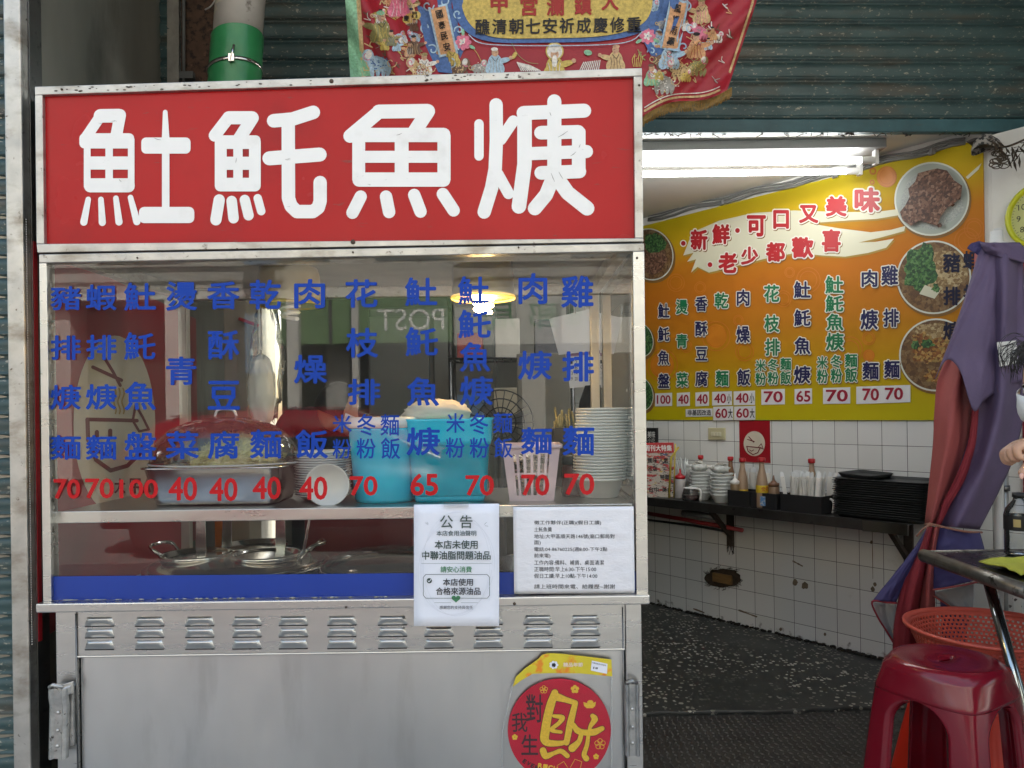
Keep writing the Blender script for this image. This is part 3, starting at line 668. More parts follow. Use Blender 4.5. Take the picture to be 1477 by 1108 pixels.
# wear on the frame: scratched-off patches along the top edge
wr = MB()
for i in range(60):
    x = random.choice([random.uniform(600, 760), random.uniform(60, 920), random.uniform(60, 400)]); y = 125 - (x - 50) * 27 / 876 + random.uniform(1.5, 9.5); r = random.uniform(.5, 1.7)
    wr.poly([P(x + r * 1.7 * math.cos(t) * (1 + .4 * noise.noise(Vector((t, i, 0)))), y + r * .8 * math.sin(t), -.0024) for t in [k * .7 for k in range(9)]])
wr.build('paint_chips', M('chip_brown', (.07, .055, .045), .8), cart)
scr = MB()
for x0, y0, x1, y1 in ((805, 198, 819, 189), (793, 162, 795, 167), (835, 213, 837, 208), (806, 248, 812, 258), (795, 250, 800, 262), (572, 195, 580, 192), (823, 225, 831, 219), (222, 199, 232, 202), (172, 259, 175, 262), (341, 228, 340, 235)):
    stroke(scr, lambda x, y, e=0: P(x, y, .0072 - e), [(x0, y0), ((x0 + x1) / 2, (y0 + y1) / 2 + .6), (x1, y1)], [.5, 1.1, .4], n=3)
scr.build('film_scratches', M('scratch_grey', (.33, .31, .30), .6), SIGN)
# rear uprights, roof rim, side glass, shelf, counter, back edge
XL, XR = P(58, 600, 0).x, P(924, 600, 0).x
YB = .80
rz = ZT(490, 352)
PPM = M('pale_post', (.58, .56, .52), .45, .6, var=.1, vs=10)
for xx in (XL + .012, XR - .042): MB().box(xx, xx + .03, YB - .03, YB, zt_ - .11, rz + .02).build('rear_post', PPM, cart, bevel=.002)
hr = MB(); hr.box(XL + .043, XR - .043, YB - .03, YB, rz - .02, rz + .02)
for xx in (XL + .012, XR - .042): hr.box(xx, xx + .03, .036, YB - .031, rz - .02, rz + .02)
hr.build('roof_rail', ALU, cart, bevel=.002)
MB().box(XL + .01, XR - .01, .036, YB, rz + .021, rz + .035).build('roof_sheet', M('stained_roof_sheet', (.32, .30, .26), .45, .5, var=.2, vs=6), cart)
for xx in (XR - .006,): MB().poly([Vector((xx, .036, zt_)), Vector((xx, YB, zt_)), Vector((xx, YB, rz)), Vector((xx, .036, rz))]).build('side_pane', SGLASS, cart, flip=False)
SHZ = P(400, 733, .035).z
sh_ = MB(); sh_.box(P(71, 740, .03).x, P(912, 735, .03).x, .026, .034, SHZ - .030, SHZ); sh_.build('shelf_rail', STEEL, cart, bevel=.002)
MB().box(XL + .02, XR - .02, .0345, .50, SHZ - .010, SHZ - .003).build('shelf', M('shelf_steel', (.50, .50, .48), .28, 1, var=.1, vs=4), cart)
CZ = zt_ - .006 - .055
MB().box(XL + .02, XR - .02, .037, YB, CZ - .02, CZ).build('counter_top', M('counter_steel', (.34, .33, .31), .3, 1, var=.25, vs=6, dirt=[((.05, .045, .04), .58, .75, 7, (1, 1, 1))]), cart)
MB().box(XL + .05, XL + .07, YB + .001, YB + .01, .13, CZ).box(XL + .071, XR - .05, YB - .02, YB + .01, .13, CZ - .022).build('rear_panel', DSTEEL, cart)

# ------------------------------------------------------------------ dish names and prices on the glass
def a4(x, y): return (x / 2.954, 340 + y / 2.954)
def a5(x, y): return (460 + x / 2.954, 340 + y / 2.954)
tb = lambda x, y, e=0: P(x, y, .0095 - e)
def dish(K, items, price):
    for ch, x0, y0, x1, y1 in items:
        mb = MB(); (p0, q0), (p1, q1) = K(x0, y0), K(x1, y1); glyph(mb, tb, ch, p0, q0, p1, q1, .022 if x1 - x0 > 100 else .012); mb.build('dish_character', BLUEV, PANE)
    mb = MB(); ch, x0, y0, x1, y1 = price; (p0, q0), (p1, q1) = K(x0, y0), K(x1, y1); glyph(mb, tb, ch, p0, q0, p1, q1, .022)
    mb.build('dish_price', REDV, PANE)
dish(a4, [('豬', 215, 215, 345, 318), ('排', 215, 425, 345, 530), ('焿', 213, 635, 345, 742), ('麵', 215, 850, 345, 955)], ('70', 228, 1036, 342, 1122))
dish(a4, [('蝦', 365, 208, 497, 318), ('排', 367, 422, 497, 530), ('焿', 365, 632, 497, 742), ('麵', 365, 850, 497, 955)], ('70', 362, 1034, 486, 1120))
dish(a4, [('𩵚', 528, 200, 665, 320), ('魠', 528, 412, 663, 530), ('魚', 530, 622, 665, 744), ('盤', 530, 835, 666, 955)], ('100', 508, 1038, 674, 1120))
dish(a4, [('燙', 707, 195, 840, 320), ('青', 707, 515, 837, 637), ('菜', 705, 833, 848, 952)], ('40', 718, 1028, 840, 1130))
dish(a4, [('香', 882, 195, 1020, 314), ('酥', 885, 403, 1020, 528), ('豆', 885, 618, 1022, 742), ('腐', 885, 833, 1020, 952)], ('40', 892, 1032, 1012, 1132))
dish(a4, [('乾', 1063, 188, 1197, 314), ('麵', 1065, 826, 1200, 950)], ('40', 1076, 1026, 1197, 1124))
dish(a4, [('肉', 1253, 185, 1385, 310), ('燥', 1252, 508, 1394, 630), ('飯', 1258, 826, 1398, 950)], ('40', 1275, 1026, 1395, 1126))
dish(a5, [('花', 112, 186, 250, 307), ('枝', 115, 393, 252, 520), ('排', 123, 610, 262, 722), ('米', 58, 763, 140, 840), ('冬', 162, 760, 242, 852), ('麵', 262, 760, 342, 852), ('粉', 58, 866, 138, 950), ('粉', 160, 863, 242, 950), ('飯', 264, 860, 346, 952)], ('70', 131, 1024, 250, 1108))
dish(a5, [('𩵚', 366, 178, 504, 300), ('魠', 368, 390, 508, 514), ('魚', 374, 603, 512, 726), ('焿', 373, 816, 516, 937)], ('65', 390, 1014, 508, 1108))
dish(a5, [('𩵚', 592, 173, 727, 294), ('魠', 593, 316, 733, 438), ('魚', 600, 454, 730, 580), ('焿', 600, 598, 742, 724), ('米', 542, 756, 622, 840), ('冬', 642, 755, 722, 847), ('麵', 742, 753, 824, 842), ('粉', 540, 860, 620, 947), ('粉', 642, 860, 724, 947), ('飯', 745, 860, 826, 947)], ('70', 624, 1020, 746, 1108))
dish(a5, [('肉', 850, 160, 973, 292), ('焿', 848, 490, 992, 614), ('麵', 860, 816, 994, 932)], ('70', 862, 1017, 982, 1108))
dish(a5, [('雞', 1032, 170, 1170, 307), ('排', 1036, 493, 1172, 622), ('麵', 1038, 810, 1174, 937)], ('70', 1045, 1013, 1174, 1105))

# ------------------------------------------------------------------ papers taped to the cart
n1 = thing('notice_sheet', 'white portrait notice with green heart taped over blue strip', 'notice', P(658, 903, -.03))
YP = -.0245
def curl(x, y): return P(x, y, YP - .004 * max(0, (y - 880) / 25) ** 2)
rows = [[P(597 + (720 - 597) * i / 8 + (0 if j else 0), 728 + 175 * j / 12 - (1.5 * i / 8 if j == 0 else 0), YP - .003 * math.sin(i * .8) * (j / 12) - (.004 if j == 12 else 0)) for i in range(9)] for j in range(13)]
MB().grid(rows).build('sheet', PAPER, n1, solid=.0004)
def k5(x, y): return (590 + x / 4.476, 720 + y / 4.476)
tn = lambda x, y, e=0: P(x, y, YP - .0042 - e)
def put(mb, T, K, ch, x0, y0, x1, y1, w=.0):
    (p0, q0), (p1, q1) = K(x0, y0), K(x1, y1); glyph(mb, T, ch, p0, q0, p1, q1, w)
mb = MB()
put(mb, tn, k5, '公', 200, 105, 284, 188, .008); put(mb, tn, k5, '告', 328, 105, 410, 188, .008); put(mb, tn, k5, '本店食用油聲明', 177, 203, 434, 238, .008)
put(mb, tn, k5, '本店未使用', 165, 266, 443, 322, .016); put(mb, tn, k5, '中聯油脂問題油品', 83, 335, 527, 392, .016)
stroke(mb, tn, [k5(92, 505), k5(92, 620), k5(108, 640), k5(505, 640), k5(520, 622), k5(520, 505), k5(504, 487), k5(108, 487), k5(92, 505)], .7, n=3)
pxpoly(mb, tn, [k5(x, y) for x, y in ell(131, 527, 17, 17, 20)], .0001)
mb.build('notice_text', INK, n1)
mb = MB(); put(mb, tn, k5, '本店使用', 218, 513, 413, 560, .016); put(mb, tn, k5, '合格來源油品', 173, 570, 462, 619, .016); put(mb, tn, k5, '感謝您的支持與信任', 197, 688, 412, 711, .004); mb.build('notice_text', INKB, n1)
mb = MB(); put(mb, tn, k5, '請安心消費', 203, 434, 405, 474, .014)
hp = [(16 * math.sin(t) ** 3, -(13 * math.cos(t) - 5 * math.cos(2 * t) - 2 * math.cos(3 * t) - math.cos(4 * t))) for t in [i * math.pi / 20 for i in range(40)]]
pxpoly(mb, tn, [k5(303 + x * 1.8, 643 + y * 1.6) for x, y in hp], .0003); mb.build('notice_heart', INKG, n1)
mb = MB(); 
for pts in ([(80, 415), (532, 415)], [(165, 669), (270, 669)], [(335, 669), (443, 669)], [(105, 152), (122, 165)], [(118, 150), (124, 160)], [(485, 165), (500, 150)], [(490, 172), (510, 175)]): stroke(mb, tn, [k5(*p) for p in pts], .5, n=3)
mb.build('notice_rules', M('grey_rule', (.20, .24, .26), .8), n1)
mb = MB()
for k in range(3): stroke(mb, tn, [k5(x, y) for x, y in ell(306, 420 + k * 10, 215 + k * 14, 335 - k * 14, 60, k * .12)], .35, n=2)
mb.cur = 0; mb.build('pale_rings', M('faint_ring', (.60, .62, .68), .8), n1)
stroke_mb = MB(); stroke(stroke_mb, lambda x, y, e=0: P(x, y, YP - .0052 - e), [k5(122, 527), k5(129, 534), k5(141, 519)], .9, n=3); stroke_mb.build('tick_mark', PAPER, n1)
n2 = thing('notice_sheet', 'wrinkled landscape job notice taped on the glass at lower right', 'notice', P(826, 857, 0))
def w2(x, y): return .0035 - .0020 - .004 * abs(noise.noise(Vector((x * .03, y * .05, 3)))) - .0015
rows = []
for j in range(21):
    v = j / 20; row = []
    for i in range(29):
        u = i / 28; x = 740 + (914 - 740) * u + 1.6 * v; y = (731.5 - 1 * u) + v * (125.5); row.append(P(x, y, w2(x, y)))
    rows.append(row)
MB().grid(rows).build('sheet', PAPERW, n2, solid=.0004)
tn2 = lambda x, y, e=0: P(x, y, w2(x, y) - .0009 - e)
mb = MB()
for s, x0, y0, x1, y1 in (('徵工作夥伴(正職)(假日工讀)', 808, 138, 1240, 169), ('土魠魚羹', 808, 181, 922, 211), ('地址:大甲區順天路146號(廟口郵局對', 808, 226, 1328, 259), ('面)', 808, 267, 850, 298), ('電話:04-86760225(週8:00-下午2點', 808, 310, 1280, 341),
                          ('前來電)', 808, 351, 912, 383), ('工作內容:備料、補貨、桌面清潔', 808, 394, 1258, 426), ('正職時間:早上6:30-下午15:00', 808, 437, 1208, 468), ('假日工讀:早上10點-下午14:00', 808, 481, 1215, 511), ('請上班時間來電、給履歷~謝謝', 808, 550, 1330, 579)):
    put(mb, tn2, k5, s, x0, y0, x1, y1, .004)
mb.build('notice_text', M('faded_ink', (.045, .05, .06), .8), n2)
tp = MB()
for x0, y0, x1, y1 in ((640, 724, 676, 732), ): tp.poly([P(x, y, YP - .006) for x, y in ((x0, y0), (x1, y0), (x1, y1), (x0, y1))])
tp.build('tape', thin_glass('clear_tape', (.95, .95, .93), 1.5, .15, .08), n1)

# ------------------------------------------------------------------ fortune ornament in its plastic bag
fo = thing('fortune_ornament', 'round red paper ornament with gold character in a clear bag on the cart door', 'ornament', P(807, 1100, 0))
def kf(x, y): return (720 + x / 6.222, 930 + y / 6.224)
YF = .006
tf = lambda x, y, e=0: P(x, y, YF - .0012 - e)
q = P(806.8, 1053.7, YF); rad = 74.4 / FPX * (YF + 1.91)
dsk = MB(); n_ = 64; dsk.prism([Vector((q.x + rad * math.cos(2 * math.pi * i / n_), YF + .004, q.z + rad * math.sin(2 * math.pi * i / n_))) for i in range(n_)], (0, -.0045, 0))
dsk.build('disc', M('flocked_red', (.56, .006, .035), .8, var=.06, vs=60), fo, bevel=.001)
FG = M('gold_glitter', (.86, .56, .04), .5, 0, var=.16, vs=200)
mb = MB(); mo = MB()
ST = [([(500, 430), (465, 530), (432, 660), (412, 790), (408, 850), (440, 882), (540, 886), (606, 872)], [60, 75, 75, 80, 78, 62, 48, 36]), ([(505, 465), (600, 495), (685, 522)], [75, 50, 46]), ([(683, 525), (640, 700), (604, 880)], [50, 62, 52]),
      ([(490, 640), (566, 655), (535, 705), (468, 765), (555, 785)], [30, 48, 36, 36, 30]), ([(393, 950), (418, 1000), (490, 975), (555, 955), (612, 998)], [60, 58, 36, 44, 44]),
      ([(668, 715), (700, 768), (760, 788), (850, 785), (925, 752)], [34, 58, 52, 62, 44]), ([(838, 640), (858, 670), (818, 735), (812, 780)], [42, 58, 34, 30]), ([(738, 800), (715, 870), (655, 930)], [40, 46, 70]), ([(802, 800), (788, 900), (762, 985), (782, 1022)], [34, 38, 44, 54])]
for pts, w in ST:
    sp = smooth([Vector((x, y, 0)) for x, y in pts], 4); ww = []
    for i in range(len(sp)):
        t = i / (len(sp) - 1) * (len(w) - 1); k = min(int(t), len(w) - 2); ww.append(w[k] + (w[k + 1] - w[k]) * (t - k))
    stroke(mb, tf, [kf(v.x, v.y) for v in sp], [z / 6.222 for z in ww], n=5)
    stroke(mo, lambda x, y, e=0: P(x, y, YF - .0006 - e * .3), [kf(v.x, v.y) for v in sp], [(z + 14) / 6.222 for z in ww], n=5)
mb.build('fortune_character', FG, fo); mo.build('character_outline', M('dark_red_line', (.16, .01, .012), .6), fo)
mb = MB(); put(mb, tf, kf, '對', 240, 445, 392, 700, .012); put(mb, tf, kf, '我', 112, 610, 255, 785, .012); put(mb, tf, kf, '生', 198, 805, 350, 990, .015)
for i, ch in enumerate('EVERY'): a = R(38 - i * 7); (p0, q0) = kf(228 + i * 36, 1046 + i * 22 - i * i); glyph(mb, tf, ch, p0 - 2.6, q0 - 3, p0 + 2.6, q0 + 3.4, .05, rot=a)
mb.build('ornament_lettering', M('dark_brown_ink', (.045, .012, .02), .7), fo)
mb = MB()
for i, ch in enumerate('RICH'): (p0, q0) = kf(368 + i * 46, 1085 + i * 9); glyph(mb, tf, ch, p0 - 3.2, q0 - 3.4, p0 + 3.2, q0 + 3.6, .05, rot=.15)
def flower(cx, cy, r, filled):
    for k in range(5):
        a = R(-90 + 72 * k); x, y = cx + r * .55 * math.cos(a), cy + r * .55 * math.sin(a)
        if filled: pxpoly(mb, tf, [kf(*p) for p in ell(x, y, r * .42, r * .42, 14)], eps())
        else: stroke(mb, tf, [kf(*p) for p in ell(x, y, r * .42, r * .42, 14)] + [kf(x + r * .42, y)], .8, n=3)
for c in ((400, 403, 36, 0), (680, 400, 40, 1), (140, 830, 28, 1), (905, 892, 50, 0), (870, 1005, 28, 1)): flower(*c)
pxpoly(mb, tf, [kf(x, y) for x, y in ((755, 515), (790, 525), (840, 525), (868, 512), (862, 550), (840, 570), (785, 570), (762, 550))], .0004); pxpoly(mb, tf, [kf(x, y) for x, y in ell(818, 516, 28, 18, 18)], .0005)
for pts in ([(520, 1085), (580, 1048), (612, 1100)], [(640, 1100), (680, 1028), (742, 1050), (728, 1110)]): stroke(mb, tf, [kf(*p) for p in pts], .7, n=3)
mb.build('gold_marks', FG, fo)
mb = MB(); hd = [(120, 380), (150, 290), (230, 215), (350, 130), (385, 92), (440, 76), (560, 82), (800, 108), (1008, 134), (1015, 285), (720, 258), (450, 256), (300, 262), (200, 320)]
mb.prism([P(*kf(x, y), YF - .0045) for x, y in hd], (0, .001, 0))
hm = M('printed_header_card', (.62, .50, .03), .3, var=.1, vs=20, dirt=[((.70, .22, .02), .52, .62, 26, (1, 1, 1)), ((.28, .36, .03), .62, .72, 22, (1, 1, 1)), ((.75, .70, .45), .70, .74, 60, (1, 1, 1))])
mb.build('header_card', hm, fo)
mb = MB(); th = lambda x, y, e=0: P(x, y, YF - .0052 - e)
put(mb, th, kf, '精品年節', 575, 160, 752, 200, .03); mb.build('card_text', M('pink_white', (.75, .62, .50), .5), fo)
mb = MB(); pxpoly(mb, th, [kf(x, y) for x, y in ((832, 142), (972, 172), (968, 262), (822, 232))]); mb.build('price_sticker', PAPER, fo)
mb = MB(); th2 = lambda x, y, e=0: P(x, y, YF - .0056 - e)
for k in range(9): (p0, q0) = kf(842 + k * 14, 163 + k * 3); glyph(mb, th2, '特價商品吉祥如意'[k % 8], p0 - 1, q0 - 1.2, p0 + 1, q0 + 1.2)
(p0, q0) = kf(842, 200); glyph(mb, th2, '$ 48', p0, q0, p0 + 7, q0 + 3.4, .03, rot=.15)
for x, y, rx, ry in ((490, 182, 9, 12),): pxpoly(mb, th2, [kf(*p) for p in ell(x, y, rx * 2, ry * 1.8, 14)])
mb.build('sticker_print', INKB, fo)
mb = MB(); th3 = lambda x, y, e=0: P(x, y, YF - .0049 - e); 
for k in range(7): a = k * .9; pxpoly(mb, th3, [kf(490 + 30 * math.cos(a) + x, 182 + 26 * math.sin(a) + y) for x, y in ell(0, 0, 12, 12, 10)], eps())
pxpoly(mb, th3, [kf(*p) for p in ell(490, 182, 34, 32, 18)], .0001); mb.build('card_motif', PAPER, fo)
bagm = thin_glass('clear_bag', (.98, .98, .98), 1.45, .10, .010, (.8, .8, .8), .55)
rows = []
for j in range(15):
    v = j / 14; row = []
    for i in range(15):
        u = i / 14; x = (120 - 95 * min(1, v * 2.2)) + (1010 - (120 - 95 * min(1, v * 2.2))) * u; y = (300 - 20 * math.sin(u * 3.1)) + v * 1000 + (60 * (1 - u) * (1 - v))
        row.append(P(*kf(x, y), YF - .0065 - .003 * noise.noise(Vector((x * .008, y * .006, 5)))))
    rows.append(row)
MB().grid(rows).build('clear_bag', bagm, fo)
se = MB(); se.tube([r_[0] for r_ in rows], .0012, 4); se.tube([r_[-1] for r_ in rows], .0012, 4); se.build('bag_seam', M('film_seam', (.62, .63, .62), .3, alpha=.55), fo)
rows = [[P(*kf(x + 30 * math.sin(y * .05), y), YF - .003 - .002 * noise.noise(Vector((x * .02, y * .02, 1)))) for x in range(450, 660, 20)] for y in range(-20, 95, 12)]
MB().grid(rows).build('tape', bagm, fo)
# ------------------------------------------------------------------ things inside the food cart
SHT = SHZ - .003
def onshelf(px, Y): q = P(px, 700, Y); return Vector((q.x, Y, SHT))
# steel tub with a bag of noodles
q = onshelf(327, .22); Ws = (425 - 232) / FPX * 2.13
tub = thing('steel_tub', 'rectangular stainless tub holding bagged noodles at left of the glass shelf', 'tub', q)
mb = MB(); mb.rloft([(Ws - .05, .20, .03, .002), (Ws - .04, .215, .035, .02), (Ws - .004, .25, .04, .098), (Ws + .012, .265, .045, .100), (Ws + .012, .265, .045, .104), (Ws - .008, .246, .04, .103), (Ws - .045, .21, .034, .02), (Ws - .06, .19, .03, .010)], k=6)
mb.build('tub_body', CHROME, tub, local=True)
nb = thing('noodle_bag', 'open clear bag of pale yellow noodle shreds in the steel tub', 'food bag', q + Vector((.03, 0, .06)))
nm = M('noodle_shreds', (.58, .50, .15), .6, var=.3, vs=60, st=(1, 1, .5), bump=.8, bs=70)
hp = MB(); rows = []
for j in range(13):
    v = j / 12; row = []
    for i in range(36):
        t = 2 * math.pi * i / 36; rr_ = math.cos(v * math.pi / 2) ** .55 if v < 1 else 0.0
        k = 1 + .07 * noise.noise(Vector((math.cos(t) * 3, math.sin(t) * 3, v * 4)))
        row.append(Vector((.135 * rr_ * k * math.cos(t), .09 * rr_ * k * math.sin(t), .125 * v * k)))
    rows.append(row)
hp.grid(rows, True, True); hp.build('noodle_heap', nm, nb, local=True)
ns = MB()
for i in range(900):
    t = random.uniform(0, 6.28); v = random.random() ** .8; rr_ = math.cos(v * math.pi / 2) ** .55
    p = Vector((.134 * rr_ * math.cos(t), .089 * rr_ * math.sin(t), .125 * v)); d = Vector((random.gauss(0, 1), random.gauss(0, 1), random.gauss(0, .6))).normalized() * random.uniform(.008, .02)
    o_ = p.normalized() * .003
    ns.tube([p - d + o_ * .2, p + o_ * 1.6, p + d + o_ * .2], .0011, 3)
so_ = ns.build('noodle_strands', M('noodle_yellow', (.66, .58, .20), .55, var=.3, vs=300), nb, local=True); so_['kind'] = 'stuff'
BAG = thin_glass('thin_plastic', (.93, .94, .93), 1.45, .08, .05, (.8, .8, .78), .9)
def crumple(c, rx, ry, rz, seed, n=28, m=16, amp=.18, top=1.0):
    mb = MB(); rows = []
    for i in range(m + 1):
        ph = math.pi * i / m * top; row = []
        for j in range(n):
            t = 2 * math.pi * j / n; d = Vector((math.sin(ph) * math.cos(t), math.sin(ph) * math.sin(t), math.cos(ph)))
            k = 1 + amp * (abs(noise.noise(d * 3.1 + Vector((seed, 0, 0)))) * 2 - .5) + amp * .5 * noise.noise(d * 7 + Vector((0, seed, 0)))
            row.append(Vector((d.x * rx * k, d.y * ry * k, d.z * rz * k)) + Vector(c))
        rows.append(row)
    return mb.grid(rows, True, True)
crumple((-.03, 0, .075), .17, .115, .095, 3).build('plastic_bag', BAG, nb, local=True)
dc = thing('dome_cover', 'clear plastic dome cover standing over the steel tub of noodles', 'food cover', q)
DOME = thin_glass('dome_plastic', (.97, .98, .98), 1.5, .01, .015, (.8, .8, .78), 1.2)
MB().lathe([(1.0, .1055), (.995, .118), (.96, .145), (.88, .175), (.72, .203), (.50, .222), (.25, .232), (0, .235)], n=56, sx=.205, sy=.148, caps=False).build('dome', DOME, dc, local=True)
MB().tube([(.206 * math.cos(t), .149 * math.sin(t), .108) for t in [i * .1257 for i in range(51)]], .003, 6).build('rim', M('dome_rim', (.62, .63, .62), .25, alpha=.7), dc, local=True)
MB().tube(smooth([(-.03, 0, .236), (-.02, 0, .254), (.02, 0, .254), (.03, 0, .236)], 4), .004, 6).build('handle', M('dome_handle', (.6, .6, .6), .2), dc, local=True)
# plates, one on end
PLW = M('white_melamine', (.70, .70, .67), .25, var=.03)
def plate_mesh(r, h): return [(r * .55, 0), (r * .6, .001), (r * .9, h * .8), (r, h), (r * .985, h + .0018), (r * .88, h * .9), (r * .58, .004), (0, .0035)]
pt = thing('plate', 'white plate at the bottom of the stack beside the cyan tub', 'plate', onshelf(466, .24), group='stacked white plates')
MB().lathe(plate_mesh(.078, .016), n=40).build('dish', PLW, pt, local=True)
for i in range(1, 19): dup(pt, onshelf(466 + random.uniform(-1.2, 1.2), .24) + Vector((0, 0, i * .0066)), None, 'white plate within the stack beside the cyan tub' if i < 18 else 'uppermost white plate of the stack beside the cyan tub')
bo = thing('bowl', 'white plastic bowl leaning on its rim before the plate stack', 'bowl', onshelf(474, .135) + Vector((0, 0, .058)))
mb = MB().lathe([(.030, 0), (.032, .004), (.050, .03), (.057, .036), (.057, .038), (.054, .036), (.047, .028), (.03, .008), (0, .007)], n=40)
for r in (.012, .02): mb.tube([Vector((r * math.cos(t), r * math.sin(t), .0)) for t in [i * .3 for i in range(22)]], .0012, 5)
mb.build('bowl_body', PLW, bo, local=True); bo.rotation_euler = (R(97), 0, R(8)); 
# cyan tubs
CY = M('cyan_plastic', (.012, .52, .74), .22, var=.04, sss=.0, coat=.2); CYL = M('clear_lid', (.55, .60, .58), .15, alpha=.55)
ct = thing('plastic_tub', 'round cyan plastic tub with pale clear rim left of the cyan box', 'tub', onshelf(556, .20))
mb = MB(); mb.lathe([(.080, 0), (.083, .01), (.097, .19), (.099, .195), (.0985, .199), (.094, .197), (.078, .012), (0, .01)], n=44); mb.build('tub_body', CY, ct, local=True)
mb = MB(); mb.lathe([(.099, .200), (.1, .214), (.096, .226), (.090, .229), (0, .2295)], n=44); mb.build('lid', PLW, ct, local=True)
cx_ = thing('plastic_box', 'large cyan plastic box covered with a white cloth behind menu lettering', 'box', onshelf(652, .24))
mb = MB(); mb.rloft([(.185, .20, .02, 0), (.19, .205, .024, .01), (.212, .225, .03, .15), (.224, .237, .034, .152), (.228, .241, .034, .165), (.232, .245, .034, .215), (.238, .25, .036, .222), (.226, .240, .03, .222), (.2, .215, .026, .02), (.18, .2, .02, .012)], k=6); mb.build('box_body', CY, cx_, local=True)
for i, zz in enumerate((.145, .158)): pass
cl = thing('cloth', 'rumpled off-white cloth heaped on the cyan box', 'cloth', onshelf(632, .24) + Vector((0, 0, .222)))
crumple((0, 0, .01), .095, .08, .045, 9, amp=.10, top=.62).build('folds', M('offwhite_cloth', (.62, .58, .50), .85, var=.06), cl, local=True)
# pink slotted basket
pk = thing('slotted_basket', 'pale pink slotted plastic basket between cyan box and bowl stack', 'basket', onshelf(766, .20))
mb = MB(); PKM = M('pale_pink_plastic', (.66, .50, .52), .3)
w0, w1, h_ = .116, .152, .150
def taper(f): return w0 + (w1 - w0) * f
for sx, sy in ((0, -1), (0, 1), (1, 0), (-1, 0)):
    def quad(u0, u1, f0, f1):
        vs = []
        for f, u in ((f0, u0), (f0, u1), (f1, u1), (f1, u0)):
            hw = taper(f) / 2; a = u * hw
            vs.append((a, sy * hw, f * h_) if sx == 0 else (sx * hw, a, f * h_))
        mb.poly(vs)
    quad(-1, 1, 0, .10); quad(-1, 1, .84, .93); quad(-1, 1, .46, .50)
    e_ = [-1, -.72]; 
    for k in range(7):
        u = -.72 + k * .225
        if k == 0: quad(-1, -.66, .10, .84)
        elif k == 6: quad(.66, 1, .10, .84)
        else: quad(-.66 + (k - 1) * .264 + .10, -.66 + (k - 1) * .264 + .205, .10, .84)
mb.poly([(-w0 / 2, -w0 / 2, .002), (w0 / 2, -w0 / 2, .002), (w0 / 2, w0 / 2, .002), (-w0 / 2, w0 / 2, .002)])
mb.build('basket_body', PKM, pk, local=True, solid=.003)
mb = MB(); mb.rloft([(w1 + .004, w1 + .004, .012, h_ * .93), (w1 + .014, w1 + .014, .016, h_ * .94), (w1 + .014, w1 + .014, .016, h_ * 1.0), (w1 - .004, w1 - .004, .01, h_ * 1.0), (w1 - .006, w1 - .006, .01, h_ * .93)], caps=False); mb.build('rim', PKM, pk, local=True)
fill = thing('packet_heap', 'small printed packets filling the pale pink basket', 'packets', onshelf(766, .20) + Vector((0, 0, .006)))
mb = MB()
for i in range(34):
    c = Vector((random.uniform(-.042, .042), random.uniform(-.042, .042), random.uniform(.01, .12))); a = random.uniform(0, 3); d = Vector((math.cos(a), math.sin(a), random.uniform(-.5, .5))) * .022; e = Vector((-math.sin(a), math.cos(a), .4)) * .014
    mb.prism([c - d - e, c + d - e, c + d + e, c - d + e], (0, .004, .001))
mb.build('packets', M('printed_packets', (.60, .58, .55), .4, var=.1, dirt=[((.05, .05, .06), .54, .6, 60, (1, 1, 1))]), fill, local=True)
# stack of white bowls at the right
bs = thing('bowl', 'white plastic bowl at the bottom of the tall stack by the right window post', 'bowl', onshelf(864, .22), group='stacked white bowls in the cart')
BW = M('translucent_bowl', (.66, .65, .60), .3, var=.03)
MB().lathe([(.050, 0), (.052, .002), (.066, .046), (.0735, .048), (.0745, .052), (.0735, .0545), (.066, .052), (.049, .006), (0, .005)], n=44).build('bowl_body', BW, bs, local=True)
for i in range(1, 24): dup(bs, onshelf(864 + i * .30 + random.uniform(-.8, .8), .22) + Vector((0, 0, i * .0083)), None, 'white plastic bowl within the tall stack by the right window post' if i < 23 else 'topmost white plastic bowl of the tall stack by the right window post')
# chilli jar and dark cloth bits beside
jr = thing('spice_jar', 'small dark lidded jar between pink basket and bowl stack', 'jar', onshelf(826, .25))
MB().lathe([(.030, 0), (.032, .01), (.032, .08), (.028, .088), (.02, .09)], n=24).build('jar_body', M('dark_jar', (.09, .03, .025), .2, var=.3, vs=30), jr, local=True)
MB().lathe([(.031, .0905), (.031, .11), (.028, .113), (0, .1135)], n=24).build('lid', M('dark_lid', (.04, .04, .045), .4), jr, local=True)

# the pot ring and pan below the shelf, on the counter
def oncounter(px, Y): return Vector((P(px, 820, Y).x, Y, CZ))
po = thing('stock_pot', 'wide stainless pot with round lid sunk in the counter behind the blue strip', 'pot', oncounter(345, .42))
mb = MB(); mb.lathe([(.245, 0), (.255, .02), (.258, .055), (.268, .062), (.268, .068), (.256, .068)], n=56); mb.build('pot_body', CHROME, po, local=True)
mb = MB(); mb.lathe([(.252, .069), (.248, .078), (.20, .092), (.10, .102), (0, .104)], n=56); mb.build('lid', M('warm_steel', (.46, .42, .36), .16, 1, var=.15, vs=5), po, local=True)
mb = MB()
for a, r in ((200, .105), (330, .105), (85, .10)):
    cx, cy = r * 1.15 * math.cos(R(a)), r * 1.15 * math.sin(R(a)); mb.lathe([(.095, .088), (.102, .106), (.098, .110), (.090, .108), (.085, .094)], (cx, cy, 0), 36)
mb.build('well_rim', CHROME, po, local=True)
for s in (-1, 1):
    mb = MB(); mb.tube(smooth([(s * .20, -.05, .095), (s * .235, -.06, .125), (s * .262, 0, .128), (s * .235, .06, .125), (s * .20, .05, .095)], 5), .0055, 8); mb.build('handle', CHROME, po, local=True)
